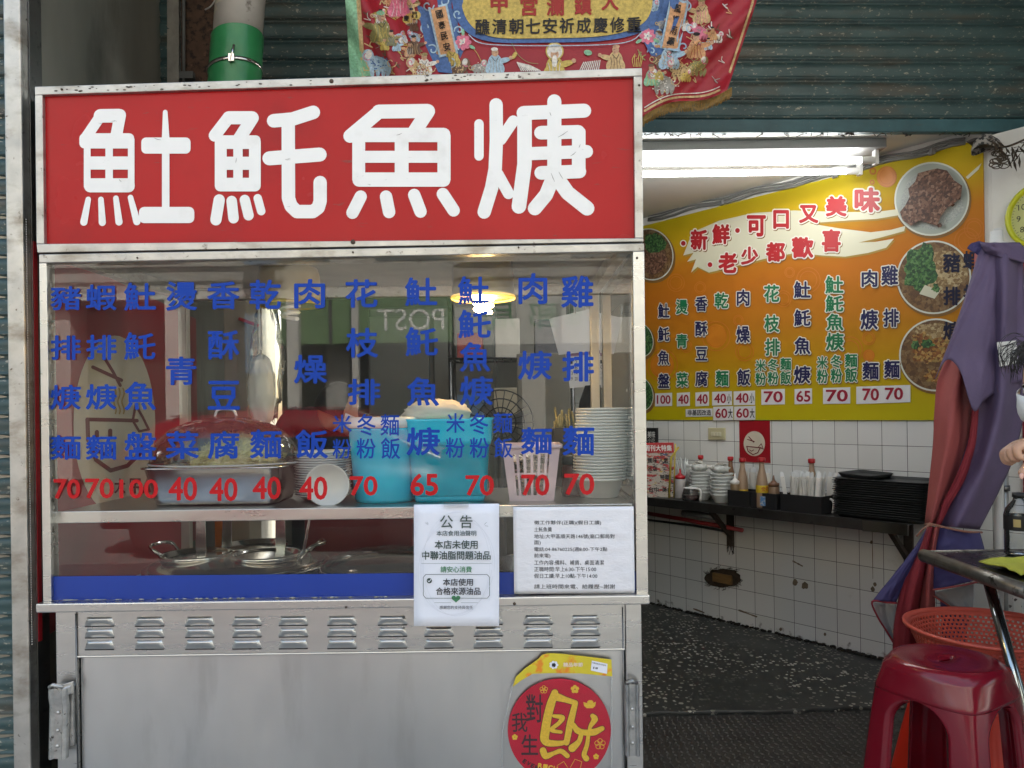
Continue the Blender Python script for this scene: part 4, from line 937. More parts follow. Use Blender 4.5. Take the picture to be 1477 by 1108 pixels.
UT = M('utensil_steel', (.5, .5, .48), .2, 1)
for k, (px, Y, lean, lab) in enumerate(((290, .36, .0, 'leftmost steel ladle handle standing up from the wide pot'), (325, .47, .005, 'second steel ladle handle standing up at the back of the pot'), (405, .44, .0, 'third steel ladle handle standing right of centre in the pot'), (424, .34, .03, 'rightmost thin steel rod leaning in the wide pot'))):
    u = thing('ladle', lab, 'ladle', oncounter(px, Y) + Vector((0, 0, .075)))
    wdt = .018 if k < 3 else .005
    mb = MB(); mb.prism([(-wdt * .5, 0, 0), (wdt * .5, 0, 0), (wdt * .9 + lean, 0, .045), (wdt * .7 + lean * 2, 0, .20), (-wdt * .7 + lean * 2, 0, .20), (-wdt * .9 + lean, 0, .045)], (0, .003, 0)); mb.build('handle', UT, u, local=True, bevel=.001)
    MB().lathe([(0, -.02), (.02, -.016), (.032, -.002), (.034, .0), (.030, 0), (.018, -.012), (0, -.016)], n=20).build('scoop', UT, u, local=True)
og = thing('orange_tube', 'orange printed packet upright behind the pot', 'packet', oncounter(323, .62))
MB().rloft([(.05, .03, .008, 0), (.05, .03, .008, .2), (.04, .008, .003, .235)]).build('packet_body', M('orange_packet', (.62, .20, .03), .4, var=.15, vs=30), og, local=True)
pn = thing('frying_pan', 'dark round pan with glass lid and steel rim right of the pot', 'pan', oncounter(556, .38))
mb = MB(); mb.lathe([(.150, 0), (.17, .01), (.19, .052), (.196, .056), (.19, .058), (.168, .016), (0, .012)], n=48); mb.build('pan_body', M('pan_black', (.03, .028, .026), .25, .5), pn, local=True)
mb = MB(); mb.lathe([(.186, .060), (.17, .084), (.11, .106), (.04, .114), (0, .115)], n=48); mb.build('glass_lid', thin_glass('lid_glass', (.75, .66, .58), 1.5, .02, .05), pn, local=True)
mb = MB(); mb.lathe([(.189, .058), (.192, .062), (.188, .066), (.184, .062), (.189, .058)], n=48, caps=False); mb.tube(smooth([(-.185, -.02, .06), (-.222, -.03, .07), (-.23, .0, .072), (-.222, .03, .07), (-.185, .02, .06)], 5), .005, 8); mb.build('rim', CHROME, pn, local=True)
pn2 = thing('frying_pan', 'second dark pan half hidden behind the landscape notice', 'pan', oncounter(800, .42))
mb = MB(); mb.lathe([(.150, 0), (.17, .01), (.19, .052), (.196, .056), (.19, .058), (.168, .016), (0, .012)], n=48); mb.build('pan_body', M('pan_grey', (.05, .05, .05), .25, .6), pn2, local=True)
rdb = thing('red_box', 'dark red box standing at the back of the counter', 'box', oncounter(520, .70))
MB().box(-.18, .18, -.03, .03, 0, .20).build('box_body', M('dark_red_card', (.16, .02, .03), .35), rdb, local=True, bevel=.004)

# warm bulb lamp and its unlit twin
def lamp(px, py, Y, lit, lab):
    q = P(px, py, Y); t = thing('pendant_lamp', lab, 'lamp', q)
    sm = M('brass_shade', (.50, .36, .14), .28, .9, var=.1) if lit else M('cream_shade', (.50, .40, .22), .35, .3)
    MB().lathe([(.094, 0), (.092, .010), (.088, .085), (.082, .108), (.05, .118), (.012, .120)], n=44, caps=False).build('lamp_shade', sm, t, local=True, solid=.002)
    MB().lathe([(.0945, -.004), (.0965, 0), (.0945, .005), (.092, 0), (.0945, -.004)], n=44, caps=False).build('rim', M('yellow_rim', (.75, .48, .08), .3, emit=((1, .55, .12), .25) if lit else None), t, local=True)  # lamplight on the rim put into its bright colour; the lit one also glows
    MB().tube([(0, 0, .12), (0, 0, max(.14, rz - q.z + .02))], .008, 8).build('stem', DSTEEL, t, local=True)
    mb = MB(); pts = []
    for i in range(70):
        a = i * .40; r = .021 + .006 * math.sin(i / 69 * math.pi); pts.append((r * math.cos(a), r * math.sin(a), -.042 + i / 69 * .085))
    mb.tube(pts, .0062, 8)
    e = M('lit_bulb', (1, .9, .7), .4, emit=((1.0, .66, .30), 24)) if lit else M('cold_bulb', (.75, .73, .68), .3)
    mb.build('bulb', e, t, local=True); return t
lamp(697, 430, .36, True, 'lit warm pendant lamp with brass shade and spiral bulb inside the cart')
lamp(418, 440, .40, False, 'unlit cream pendant lamp with yellow rim behind the left dish names')
pb = thing('plastic_bag', 'bundle of empty clear bags hanging behind the dish names at left', 'plastic bag', P(385, 520, .55))
crumple((0, 0, 0), .05, .05, .20, 21, amp=.22).build('film', BAG, pb, local=True)
MB().tube(smooth([(-.035, -.04, .20), (-.01, -.045, .185), (.02, -.04, .175), (.045, -.03, .165)], 4), .004, 6).build('red_tie', M('red_string', (.5, .03, .03), .6), pb, local=True)
MB().tube([(0, 0, .2), (0, 0, .44)], .003, 6).build('string', M('string', (.4, .38, .33), .8), pb, local=True)
pb2 = thing('plastic_bag', 'white plastic bag hanging low behind the beige column', 'plastic bag', P(378, 565, .50))
crumple((0, 0, 0), .042, .03, .12, 33, amp=.15).build('film', M('white_bag_film', (.62, .64, .62), .4, alpha=.8), pb2, local=True)
MB().tube([(0, 0, .1), (0, 0, .5)], .003, 6).build('string', M('string_b', (.4, .38, .33), .8), pb2, local=True)
# ------------------------------------------------------------------ the dim kitchen behind the cart
def at(px, py, Y): return P(px, py, Y)
def kpart(name, x0, x1, y0, y1, Y, dep, mat, parent, bev=.004):
    a, b_ = P(x0, y1, Y), P(x1, y0, Y); return MB().box(a.x, b_.x, Y, Y + dep, a.z, b_.z).build(name, mat, parent, bevel=bev)
col = thing('pillar', 'beige tiled pillar in the kitchen behind the hanging bags', 'pillar', (P(340, 600, 1.45).x, 1.5, 0))
a, b_ = P(324, 600, 1.46), P(358, 600, 1.46); MB().box(a.x, b_.x, 1.46, 1.62, 0, 2.49).build('shaft', M('beige_pillar', (.27, .235, .175), .75, var=.1), col, bevel=.006)
MB().tube([P(345, 460, 1.44), P(372, 470, 1.43)], .008, 6).build('red_tie', M('red_cord', (.5, .03, .03), .6), col)
fzr = thing('fridge', 'grey steel refrigerator standing in the dim kitchen', 'fridge', (-.45, 3.3, 0))
MB().box(-.95, -.1, 3.2, 3.85, .1, 1.95).build('cabinet', M('fridge_grey', (.14, .15, .145), .4, .2, var=.08), fzr, bevel=.02)
for xx in (-.94, -.515): MB().box(xx, xx + .40, 3.165, 3.198, .2, 1.88).build('fridge_door', M('fridge_door', (.17, .18, .17), .35, .2, var=.06), fzr, bevel=.01)
for xx in (-.56, -.50): MB().tube([(xx, 3.14, .9), (xx, 3.14, 1.3)], .01, 8).build('handle', DSTEEL, fzr)
rk = thing('wire_rack', 'wire shelving with boxes and bags in the dim kitchen', 'shelving', (.1, 2.6, 0))
mb = MB()
for xx in (-.35, .35):
    for yy in (2.5, 2.8): mb.tube([(xx, yy, 0), (xx, yy, 1.9)], .012, 6)
mb.build('uprights', DSTEEL, rk)
for zz in (.7, 1.15, 1.55):
    mb = MB(); 
    for k in range(15): mb.tube([(-.35 + k * .05, 2.48, zz), (-.35 + k * .05, 2.82, zz)], .004, 4)
    for yy in (2.48, 2.82): mb.tube([(-.36, yy, zz), (.36, yy, zz)], .006, 5)
    mb.build('wire_shelf', DSTEEL, rk)
cols = [(.10, .16, .24), (.34, .30, .22), (.05, .22, .09), (.30, .06, .05), (.45, .43, .38), (.08, .08, .09)]
labs = ['dark blue carton', 'tan carton', 'green carton', 'dull red carton', 'pale carton', 'black carton']
k_ = 0
for zz, wh in ((1.156, 'on the middle wire shelf'), (1.556, 'on the top wire shelf')):
    for i, xx in enumerate((-.24, -.02, .22)):
        c = thing('carton', labs[k_] + ' ' + wh + ' in the kitchen', 'carton', (xx, 2.65, zz)); w = random.uniform(.07, .10); h = random.uniform(.13, .24)
        MB().box(-w, w, -.11, .11, 0, h).build('carton_body', M('carton', cols[k_], .6, var=.1), c, local=True, bevel=.004); k_ += 1
fan = thing('wall_fan', 'dark wire-guarded fan in the kitchen behind the cyan box', 'fan', P(722, 610, 1.6))
mb = MB()
for r in (.03, .07, .11, .15): mb.tube([(r * math.cos(t), -.04 if r < .14 else 0, r * math.sin(t)) for t in [i * .2 for i in range(33)]], .003, 5)
for k in range(22): a = k * math.pi / 11; mb.tube([(.03 * math.cos(a), -.045, .03 * math.sin(a)), (.10 * math.cos(a), -.04, .10 * math.sin(a)), (.15 * math.cos(a), 0, .15 * math.sin(a))], .002, 4)
mb.build('guard', BLACK, fan, local=True)
mb = MB()
for k in range(3):
    a = k * 2.094; mb.poly([(.02 * math.cos(a + d) * f, .01, .02 * math.sin(a + d) * f) for d, f in ((-.4, 1), (-.1, 5.6), (.5, 6), (.6, 1.2))])
mb.build('blades', M('fan_blade', (.10, .11, .12), .4), fan, local=True, solid=.003)
mb = MB(); mb.tube([(0, .02, 0), (0, .12, 0)], .05, 14); mb.tube([(0, .08, -.03), (0, .10, -.32), (0, .10, -1.2)], .02, 8); mb.build('motor_stand', M('fan_body', (.06, .06, .065), .45), fan, local=True)
cal = thing('calendar', 'white wall calendar sheet tilted behind the right dish names', 'calendar', WALL.P(860, 560, .02))
YC = 1.30
cf = thing('paper_sheet', 'large blank white paper sheet hanging above the calendar', 'paper', P(838, 490, YC))
MB().prism([P(792, 460, YC), P(862, 443, YC), P(868, 505, YC), P(806, 512, YC)], (0, .003, 0)).build('sheet', M('sheet_white', (.62, .62, .62), .8), cf)
MB().tube([P(830, 452, YC), P(830, 380, YC + .02)], .003, 5).build('string', M('string_c', (.4, .38, .33), .8), cf)
MB().prism([P(815, 506, YC + .02), P(866, 501, YC + .02), P(868, 556, YC + .02), P(822, 560, YC + .02)], (0, .004, 0)).build('sheet', M('calendar_white', (.60, .60, .60), .8), cal)
mb = MB(); tcal = lambda x, y, e=0: P(x, y, YC + .019 - e)
for r in range(4):
    for c in range(6): glyph(mb, tcal, str(r * 6 + c + 1), 822 + c * 7, 520 + r * 8, 826 + c * 7, 525 + r * 8)
mb.build('calendar_print', INKB, cal); mb = MB(); mb.poly([tcal(x, y) for x, y in ((816, 507), (865.5, 502), (866, 510), (817, 515))]); mb.build('calendar_head', M('violet_print', (.28, .18, .30), .7), cal)
MB().tube([P(842, 503, YC + .025), P(846, 380, YC + .03)], .003, 5).build('string', M('string_d', (.4, .38, .33), .8), cal)
pp = thing('partition', 'pale painted partition panel behind the fan in the kitchen', 'partition', (.02, 1.75, 0))
a, b_ = P(745, 500, 1.75), P(822, 500, 1.75); MB().box(a.x, b_.x, 1.75, 1.80, 0, 1.52).build('panel', M('partition_grey', (.22, .21, .175), .7, var=.1), pp, bevel=.004)
bk = thing('black_coat', 'black coat hanging in the kitchen above the white bowl stack', 'coat', P(852, 590, 1.28))
mb = MB(); rows = []
for j in range(9):
    v = j / 8; row = []
    for i in range(13): t = 2 * math.pi * i / 12; w = .035 + .075 * v ** .6; row.append(P(857, 556, 1.28) + Vector((w * math.cos(t) * (1 + .2 * math.sin(3 * t)), .04 * math.sin(t), -v * .5)))
    rows.append(row)
mb.grid(rows); mb.poly(rows[-1]); mb.build('cloth', M('black_cloth', (.014, .014, .016), .9), bk)
MB().tube([P(857, 557, 1.28), P(857, 380, 1.28)], .003, 5).build('string', M('string_e', (.3, .28, .25), .8), bk)
tw = thing('sauce_rack', 'small dark rack of packets and chopsticks behind the pink basket', 'rack', P(815, 640, .56))
a, b_ = P(798, 640, .56), P(838, 590, .56)
MB().box(a.x, b_.x, .56, .66, SHZ + .0 - .25, b_.z - .06).build('rack_body', M('rack_dark', (.04, .03, .03), .5, var=.3), tw, bevel=.004)
mb = MB()
for i in range(14):
    x = random.uniform(a.x + .008, b_.x - .008); mb.tube([(x, .6, b_.z - .10), (x + random.uniform(-.02, .02), .6 + random.uniform(-.02, .02), b_.z + random.uniform(-.04, .02))], .004, 5)
mb.build('packets', M('rack_packets', (.22, .20, .10), .5, var=.6, vs=60), tw)
# ------------------------------------------------------------------ person bending over in the kitchen
SKIN = M('skin', (.52, .30, .20), .5, var=.06, vs=30, bump=.05, bs=200, sss=.08)
HAIR = M('black_hair', (.010, .008, .007), .6, var=.3, vs=60, st=(1, 1, .2))
MASK = M('mask_white', (.72, .74, .74), .8)
def skin_body(name, nodes_, edges_, mat, parent, sub=2):
    me = bpy.data.meshes.new(name); me.from_pydata([tuple(n[0]) for n in nodes_], edges_, []); me.materials.append(mat)
    o = bpy.data.objects.new(name, me); COL.objects.link(o); o.parent = parent; o.matrix_local = parent_world(parent).inverted()
    md = o.modifiers.new('skin', 'SKIN'); md.use_smooth_shade = True
    sv = me.skin_vertices[0].data
    for i, n in enumerate(nodes_):
        r = n[1]; sv[i].radius = (r, r) if not isinstance(r, tuple) else r
    sv[0].use_root = True
    s2 = o.modifiers.new('sub', 'SUBSURF'); s2.levels = sub; s2.render_levels = sub
    return o
def head(mb, c, yaw, pitch, s=1.0, n=28, m=20):
    """one continuous head with brow, nose, lips, chin; face towards local -Y before turning"""
    Rm = Matrix.Rotation(yaw, 3, 'Z') @ Matrix.Rotation(pitch, 3, 'X'); rows = []
    for i in range(m + 1):
        ph = math.pi * i / m; row = []
        for j in range(n):
            t = 2 * math.pi * j / n; d = Vector((math.sin(ph) * math.sin(t), -math.sin(ph) * math.cos(t), math.cos(ph)))
            w = 1 - .26 * max(0, -d.z) ** 1.4; x, y, z = d.x * .074 * w, d.y * .094 * (1 - .12 * max(0, -d.z)), d.z * .114
            f = max(0, -d.y) ** 3
            if f > 0:
                cx = abs(d.x)
                y -= f * (.018 * math.exp(-(cx / .17) ** 2) * math.exp(-((d.z + .12) / .16) ** 2) + .008 * math.exp(-((d.z + .52) / .10) ** 2) * math.exp(-(cx / .3) ** 2) + .010 * math.exp(-((d.z + .82) / .14) ** 2))
                y += f * .008 * math.exp(-((cx - .36) / .16) ** 2) * math.exp(-((d.z - .06) / .12) ** 2)
            row.append(Vector(c) + Rm @ Vector((x, y, z)) * s)
        rows.append(row)
    mb.grid(rows, True, True)
    for sx in (-1, 1):
        o_ = lambda x, y, z: Vector(c) + Rm @ Vector((sx * x, y, z)) * s
        mb.grid([[o_(.070 + .012 * k * abs(math.sin(a)) + .004, .012 - .020 * math.cos(a) * (1 - .3 * k), -.006 + .032 * math.sin(a - 1.57) * (1 - .3 * k)) for a in [i * .45 for i in range(14)]] for k in (0, 1, .5)], True, True)
    return Rm
pk_ = thing('person', 'person bending in the kitchen behind the glass with dark hair and white mask', 'person', (-.9, 1.95, 0))
hc = P(487, 588, 1.72)
bd = [((-.95, 2.02, .92), .15), ((-.93, 1.98, 1.12), .155), ((-.90, 1.90, 1.24), .15), ((hc.x - .03, hc.y + .09, hc.z - .13), .062), ((-1.12, 1.92, 1.20), .07), ((-1.15, 1.80, .98), .05), ((-1.0, 1.62, .92), .042), ((-.70, 1.95, 1.18), .07), ((-.64, 1.78, .98), .05), ((-.70, 1.62, .92), .042), ((-1.04, 2.02, .84), .10), ((-1.06, 2.0, .45), .07), ((-1.06, 2.05, .06), .05), ((-.84, 2.02, .84), .10), ((-.82, 2.0, .45), .07), ((-.82, 2.05, .06), .05)]
skin_body('body', bd, [(0, 1), (1, 2), (2, 3), (2, 4), (4, 5), (5, 6), (2, 7), (7, 8), (8, 9), (0, 10), (10, 11), (11, 12), (0, 13), (13, 14), (14, 15)], M('dark_shirt', (.03, .03, .035), .85), pk_)
mb = MB(); Rm = head(mb, hc, R(104), R(24)); mb.build('head', SKIN, pk_)
mb = MB(); rows = []
for i in range(9):
    ph = math.pi * .62 * i / 8
    rows.append([hc + Rm @ Vector((math.sin(ph) * math.sin(t) * .081, .010 - math.sin(ph) * math.cos(t) * .098 * (1 if math.cos(t) < .5 else (1 if ph < .9 else .82)), math.cos(ph) * .122)) for t in [2 * math.pi * j / 24 for j in range(24)]])
mb.grid(rows, True, True); mb.build('hair', HAIR, pk_)
mb = MB(); mb.grid([[hc + Rm @ Vector((.079 * math.sin(t) * w, -.100 * math.cos(t) * w2_ - .006, z)) for t in [(-1.25 + 2.5 * j / 10) for j in range(11)]] for z, w, w2_ in ((-.01, .98, 1.12), (-.035, 1.0, 1.22), (-.07, .92, 1.14), (-.10, .72, .92))]); mb.build('face_mask', MASK, pk_, solid=.002)
# ------------------------------------------------------------------ exhaust pipe behind the sign box
YPp = .75
pipe = thing('exhaust_pipe', 'pale duct wrapped in green tape rising behind the red sign box', 'pipe', P(340, 130, YPp))
rp_ = 35 / FPX * (YPp + 1.91)
pc = lambda y: P(347 - (y - 0) * .075, y, YPp)
mb = MB(); mb.tube([pc(-120), pc(-40), pc(66)], rp_ * .97, 32); mb.build('duct', M('grimy_duct', (.42, .40, .36), .6, .2, var=.15, vs=8, dirt=[((.58, .55, .42), .58, .62, 6, (1, 1, 1)), ((.14, .12, .10), .62, .7, 14, (1, 1, 1))]), pipe)
mb = MB(); rows = []
for k in range(30):
    y = 54 + k * 4.2; c = pc(y); row = []
    for j in range(40):
        t = 2 * math.pi * j / 40; w = rp_ * (1.03 + .018 * noise.noise(Vector((math.cos(t) * 2.5, math.sin(t) * 2.5, y * .06))) + .012 * noise.noise(Vector((math.cos(t) * 8, math.sin(t) * 8, y * .12))) + (.02 if y > 98 and y < 112 else 0))
        row.append(c + Vector((w * math.cos(t), w * math.sin(t), .012 * math.cos(t + .6) if k == 0 else 0)))
    rows.append(row)
mb.grid(rows, True, True); mb.build('green_tape', M('green_duct_tape', (.025, .20, .065), .35, var=.12, vs=12, bump=.3, bs=40), pipe)
mb = MB()
ring = [pc(103 + 5 * math.cos(t + 3.6)) + Vector((rp_ * 1.075 * math.cos(t), rp_ * 1.075 * math.sin(t), 0)) for t in [2 * math.pi * j / 44 for j in range(45)]]
rows = [[p + Vector((0, 0, dz)) for p in ring] for dz in (-.006, .006)]
mb.grid(rows); mb.box(pc(101).x + .012, pc(101).x + .030, pc(101).y - rp_ * 1.16, pc(101).y - rp_ * 1.05, pc(101).z - .012, pc(101).z + .012); mb.tube([pc(107) + Vector((.018, -rp_ * 1.12, 0)), pc(88) + Vector((.028, -rp_ * 1.15, .01))], .0035, 6); mb.build('hose_clamp', CHROME, pipe, solid=.0015)
wire = thing('loose_wire', 'thin pale wire end dangling beside the duct', 'wire', P(303, 8, .8))
MB().tube(smooth([P(296, 14, .8), P(303, 10, .79), P(309, 2, .8), P(312, -12, .8), P(314, -80, .85)], 5), .0025, 6).build('wire_strand', M('pale_wire', (.45, .42, .38), .6), wire)
# ------------------------------------------------------------------ embroidered temple banner
ban = thing('temple_banner', 'red embroidered temple banner with gold cartouche draped above the sign box', 'banner', P(790, 0, .5))
def bfold(x, y):
    # three-dimensional relief of the cloth: deep drapes at both ends, nearly flat in the middle
    f = 0.0
    if x < 690: k = min(1, (690 - x) / 120); f += k * .035 * math.sin((x * .75 - y * .55) * .075 + 1.0) + k * .012 * math.sin((x - y * .4) * .2)
    if x > 915: k = min(1, (x - 915) / 70); f += k * .030 * math.sin((x * .6 + y * .9) * .055) + k * .010 * math.sin((x + y) * .17)
    return f
BANY = .55
def bp_(x, y, e=0.0): return P(x, y, BANY + bfold(x, y) - e)
def hem(x):
    if x < 930: return 170
    return 167 - (x - 930) * .32 - 6 * math.sin((x - 930) * .05)
def bl_(y): return 500 + y * .065
def br_(y): return 1092 - max(0, y) * .33
BR = M('banner_red', (.30, .009, .018), .5, var=.12, vs=8, bump=.25, bs=300)
mb = MB(); rows = []
for j in range(44):
    v = j / 43; row = []
    for i in range(120):
        u = i / 119; y = -190 + 360 * v; x0, x1 = bl_(y), br_(y); x = x0 + (x1 - x0) * u; yy = min(y, hem(x)) if x > 930 else y
        row.append(bp_(x, yy))
    rows.append(row)
mb.grid(rows); mb.build('cloth', BR, ban, solid=.002)
class Layers: pass
BC = {'green': (.22, .44, .27), 'tan': (.55, .38, .18), 'blue': (.055, .12, .30), 'lblue': (.35, .48, .58), 'gold': (.52, .38, .09), 'peach': (.58, .30, .14), 'grey': (.30, .28, .25), 'white': (.66, .62, .56), 'pink': (.62, .16, .24), 'black': (.014, .012, .012), 'redt': (.32, .025, .02), 'olive': (.25, .22, .08), 'brown': (.14, .075, .045), 'skin': (.52, .30, .18)}
bmb = {k: MB() for k in BC}
def sub_poly(mbx, pts, e):
    # ear-free fan over small cells keeps the shape on the folded cloth
    pts = [Vector((x, y, 0)) for x, y in pts]; c = sum(pts, Vector()) / len(pts); k = 4; n = len(pts)
    rings = [[bp_(*(c + (p - c) * (r / k)).xy, e) for p in pts] for r in range(1, k + 1)]
    mbx.grid(rings, True, True); b0 = len(mbx.v); ctr = bp_(c.x, c.y, e); mbx.add([ctr] + rings[0], [(0, 1 + i, 1 + (i + 1) % n) for i in range(n)], True)
def bell(col, x, y, rx, ry, rot=0, e=.004, n=18): sub_poly(bmb[col], ell(x, y, rx, ry, n, rot), e + eps())
def bstroke(col, pts, w, e=.0045):
    sp = smooth([Vector((x, y, 0)) for x, y in pts], 4); stroke(bmb[col], lambda x, y, ee=0: bp_(x, y, e + ee), [(v.x, v.y) for v in sp], w, n=4)
# green selvedge and tan edging at the left
for y in range(-150, 165, 15):
    bmb['green'].grid([[bp_(bl_(yy) + x, yy, .003) for x in (-2, 2, 7, 12, 15)] for yy in (y, y + 5, y + 10, y + 15)])
    bmb['tan'].grid([[bp_(bl_(yy) + x, yy, .0035) for x in (14, 17, 20)] for yy in (y, y + 5, y + 10, y + 15)])
bmb['green'].grid([[bp_(x, y, .0032) for x in range(516, 540, 4)] for y in (72, 85, 98, 110)])
# blue cartouche border and gold field
def cart_(k):
    out = []
    for t in [2 * math.pi * i / 72 for i in range(72)]:
        c, s = math.cos(t), math.sin(t); a = abs(c) ** .5 * (1 if c > 0 else -1); b2 = abs(s) ** .55 * (1 if s > 0 else -1)
        out.append((803 + (139 + k) * a, -28 + (83 + k * .5) * b2 + 3 * math.cos(3 * t)))
    return out
def flatpoly(col, pts, e):
    n = len(pts); c = (sum(p[0] for p in pts) / n, sum(p[1] for p in pts) / n); kk = 10
    bmb[col].grid([[bp_(c[0] + (x - c[0]) * r / kk, c[1] + (y - c[1]) * r / kk, e) for x, y in pts] for r in range(1, kk + 1)], True, True)
    bmb[col].poly([bp_(c[0] + (x - c[0]) / kk, c[1] + (y - c[1]) / kk, e) for x, y in pts])
flatpoly('blue', cart_(13), .0065)
for sg_ in (-1, 1):
    cxp = 640 if sg_ < 0 else 955
    flatpoly('blue', [(cxp - 38, -90), (cxp + 40, -90), (cxp + 36, 20), (cxp + 30, 70), (cxp + 14, 106), (cxp - 8, 104), (cxp - 26, 66), (cxp - 38, 10)] if sg_ < 0 else [(cxp - 40, -90), (cxp + 34, -90), (cxp + 32, 20), (cxp + 16, 60), (cxp - 2, 84), (cxp - 16, 80), (cxp - 32, 50), (cxp - 40, 10)], .0036)
flatpoly('gold', cart_(0), .0095)
bstroke('lblue', [(676, 50), (690, 61), (720, 65), (800, 66), (880, 64), (912, 58), (926, 46)], 1.2, .0100)
# lettering
lt = MB()
TB = lambda x, y, e=0: bp_(x, y, .0120 + e)
for i, ch in enumerate('醮清朝七安祈成慶修重'):
    x = 696 + i * 24.3; y = 39 - .0 * i - 3.2 * i / 9; glyph(lt, TB, ch, x - 10.5, y - 11.5, x + 10.5, y + 11, .02)
lt.build('black_lettering', M('black_thread', BC['black'], .7), ban)
lt = MB()
for ch, x, y in (('甲', 720, 6), ('宮', 763, 10), ('瀾', 801, 10), ('鎮', 841, 9), ('大', 880, 2)): glyph(lt, TB, ch, x - 12.5, y - 15, x + 12.5, y + 13, .03)
lt.build('red_lettering', M('red_thread', BC['redt'], .7), ban)
# side tablets
for (cx, cy, rot, s) in ((639, 44, -.22, '國泰民安'), (973, 36, .20, '風調雨順')):
    hw, hh = 11, 34; c_, s_ = math.cos(rot), math.sin(rot)
    for k, col, e in ((3, 'lblue', .0075), (0, 'peach', .0098)):
        sub_poly(bmb[col], [(cx + x * c_ - y * s_, cy + x * s_ + y * c_) for x, y in ((-hw - k, -hh - k), (hw + k, -hh - k), (hw + k, hh + k), (-hw - k, hh + k))], e)
    lt = MB()
    for i, ch in enumerate(s):
        y = -24 + i * 16; x_, y_ = cx - y * s_, cy + y * c_; glyph(lt, lambda x, y, e=0: bp_(x, y, .0120 + e), ch, x_ - 5, y_ - 6, x_ + 5, y_ + 6, .02, rot=rot)
    lt.build('tablet_lettering', M('tablet_thread', BC['black'], .7), ban)
# scrolls, blossoms, robed riders and beasts, each a patchwork of coloured silk
rnd = random.Random(4)
def scroll(x, y, r, a0, col='lblue', w=2.0):
    bstroke(col, [(x + r * (1 - k / 9 * .75) * math.cos(a0 + k * .62), y + r * (1 - k / 9 * .75) * math.sin(a0 + k * .62)) for k in range(10)], w, .0056)
for x, y, r, a in ((617, 8, 9, 0), (614, 40, 8, 2), (624, 72, 8, 4), (660, 20, 7, 1), (662, 44, 7, 3), (650, 92, 8, 5), (664, 66, 6, 2), (640, 2, 10, 4), (946, 8, 9, 2), (952, 46, 8, 0), (990, 10, 9, 4), (996, 40, 8, 1), (940, 74, 6, 3), (986, 68, 8, 2), (985, -2, 9, 5)): scroll(x, y, r, a)
def blossom(x, y, r):
    for k in range(8): a = k * .785; bell('pink', x + r * .6 * math.cos(a), y + r * .6 * math.sin(a), r * .42, r * .3, a, .0062, 10)
    for k in range(5): a = k * 1.256; bell('white', x + r * .3 * math.cos(a), y + r * .3 * math.sin(a), r * .24, r * .16, a, .0066, 8)
    for k in range(3): a = k * 2.1 + .5; bell('green', x + r * 1.2 * math.cos(a), y + r * 1.2 * math.sin(a), r * .45, r * .2, a, .0060, 8)
blossom(668, 61, 12); blossom(934, 52, 12)
def figure(x, y, s, robe, trim, face=1, hat='black', arm=1):
    bell(robe, x, y, 11 * s, 15 * s, 0, .0050); bell(robe, x - 7 * s, y + 6 * s, 7 * s, 10 * s, .4, .0051); bell(robe, x + 7 * s, y + 6 * s, 7 * s, 10 * s, -.4, .0052)
    bell(robe, x + arm * 13 * s, y - 5 * s, 11 * s, 4 * s, -.25 * arm, .0053); bell('skin', x + arm * 24 * s, y - 9 * s, 3 * s, 3 * s, 0, .0056, 10)
    bell('skin', x, y - 17 * s, 5.2 * s, 6.2 * s, 0, .0057, 14); bell(hat, x - face * .8 * s, y - 22 * s, 5.4 * s, 3 * s, 0, .0060, 12)
    bstroke('black', [(x + face * 1 * s, y - 17.5 * s), (x + face * 3.2 * s, y - 17.5 * s)], .6 * s, .0062); bstroke('redt', [(x + face * .5 * s, y - 13.4 * s), (x + face * 2.6 * s, y - 13.6 * s)], .7 * s, .0062)
    for k in range(4): bstroke(trim, [(x - 8 * s + k * 5 * s, y - 6 * s), (x - 6 * s + k * 4 * s, y + 3 * s), (x - 9 * s + k * 6 * s, y + 14 * s)], .8 * s, .0058)
    bstroke('black', [(x - 5 * s, y - 10 * s), (x + 1 * s, y - 4 * s), (x + 5 * s, y - 10 * s)], .8 * s, .0060)
figure(714, 92, .95, 'lblue', 'grey', 1, 'white', 1)
figure(888, 88, .95, 'tan', 'brown', -1, 'skin', -1)
bell('gold', 800, 74, 13, 13, 0, .0050, 24); bell('white', 800, 74, 11, 11, 0, .0054, 24)
figure(800, 98, 1.15, 'gold', 'white', 1, 'white', 1); bell('white', 800, 88, 4, 9, 0, .0064, 12)
for k in range(10): bstroke('white', [(752 + k * 3, 102), (748 + k * 2.0 - 2, 90 + k * .5)], 1.6, .005); bstroke('white', [(836 + k * 3, 102), (842 + k * 2.6, 90 - k * .3)], 1.4, .005)
bstroke('olive', [(738, 62), (748, 80), (762, 90), (776, 92)], .9, .005); bstroke('gold', [(680, 66), (690, 80), (698, 98)], .8, .005)
bell('green', 848, 76, 6, 4, .2, .0055, 12); bell('gold', 742, 80, 3, 6, .5, .0055, 10)
for k in range(6): bstroke('gold', [(914 + 2 * k, 96), (912 + 3 * k, 86 - k % 2 * 4), (916 + 2 * k, 78 + k % 3 * 3)], 1.0, .005)
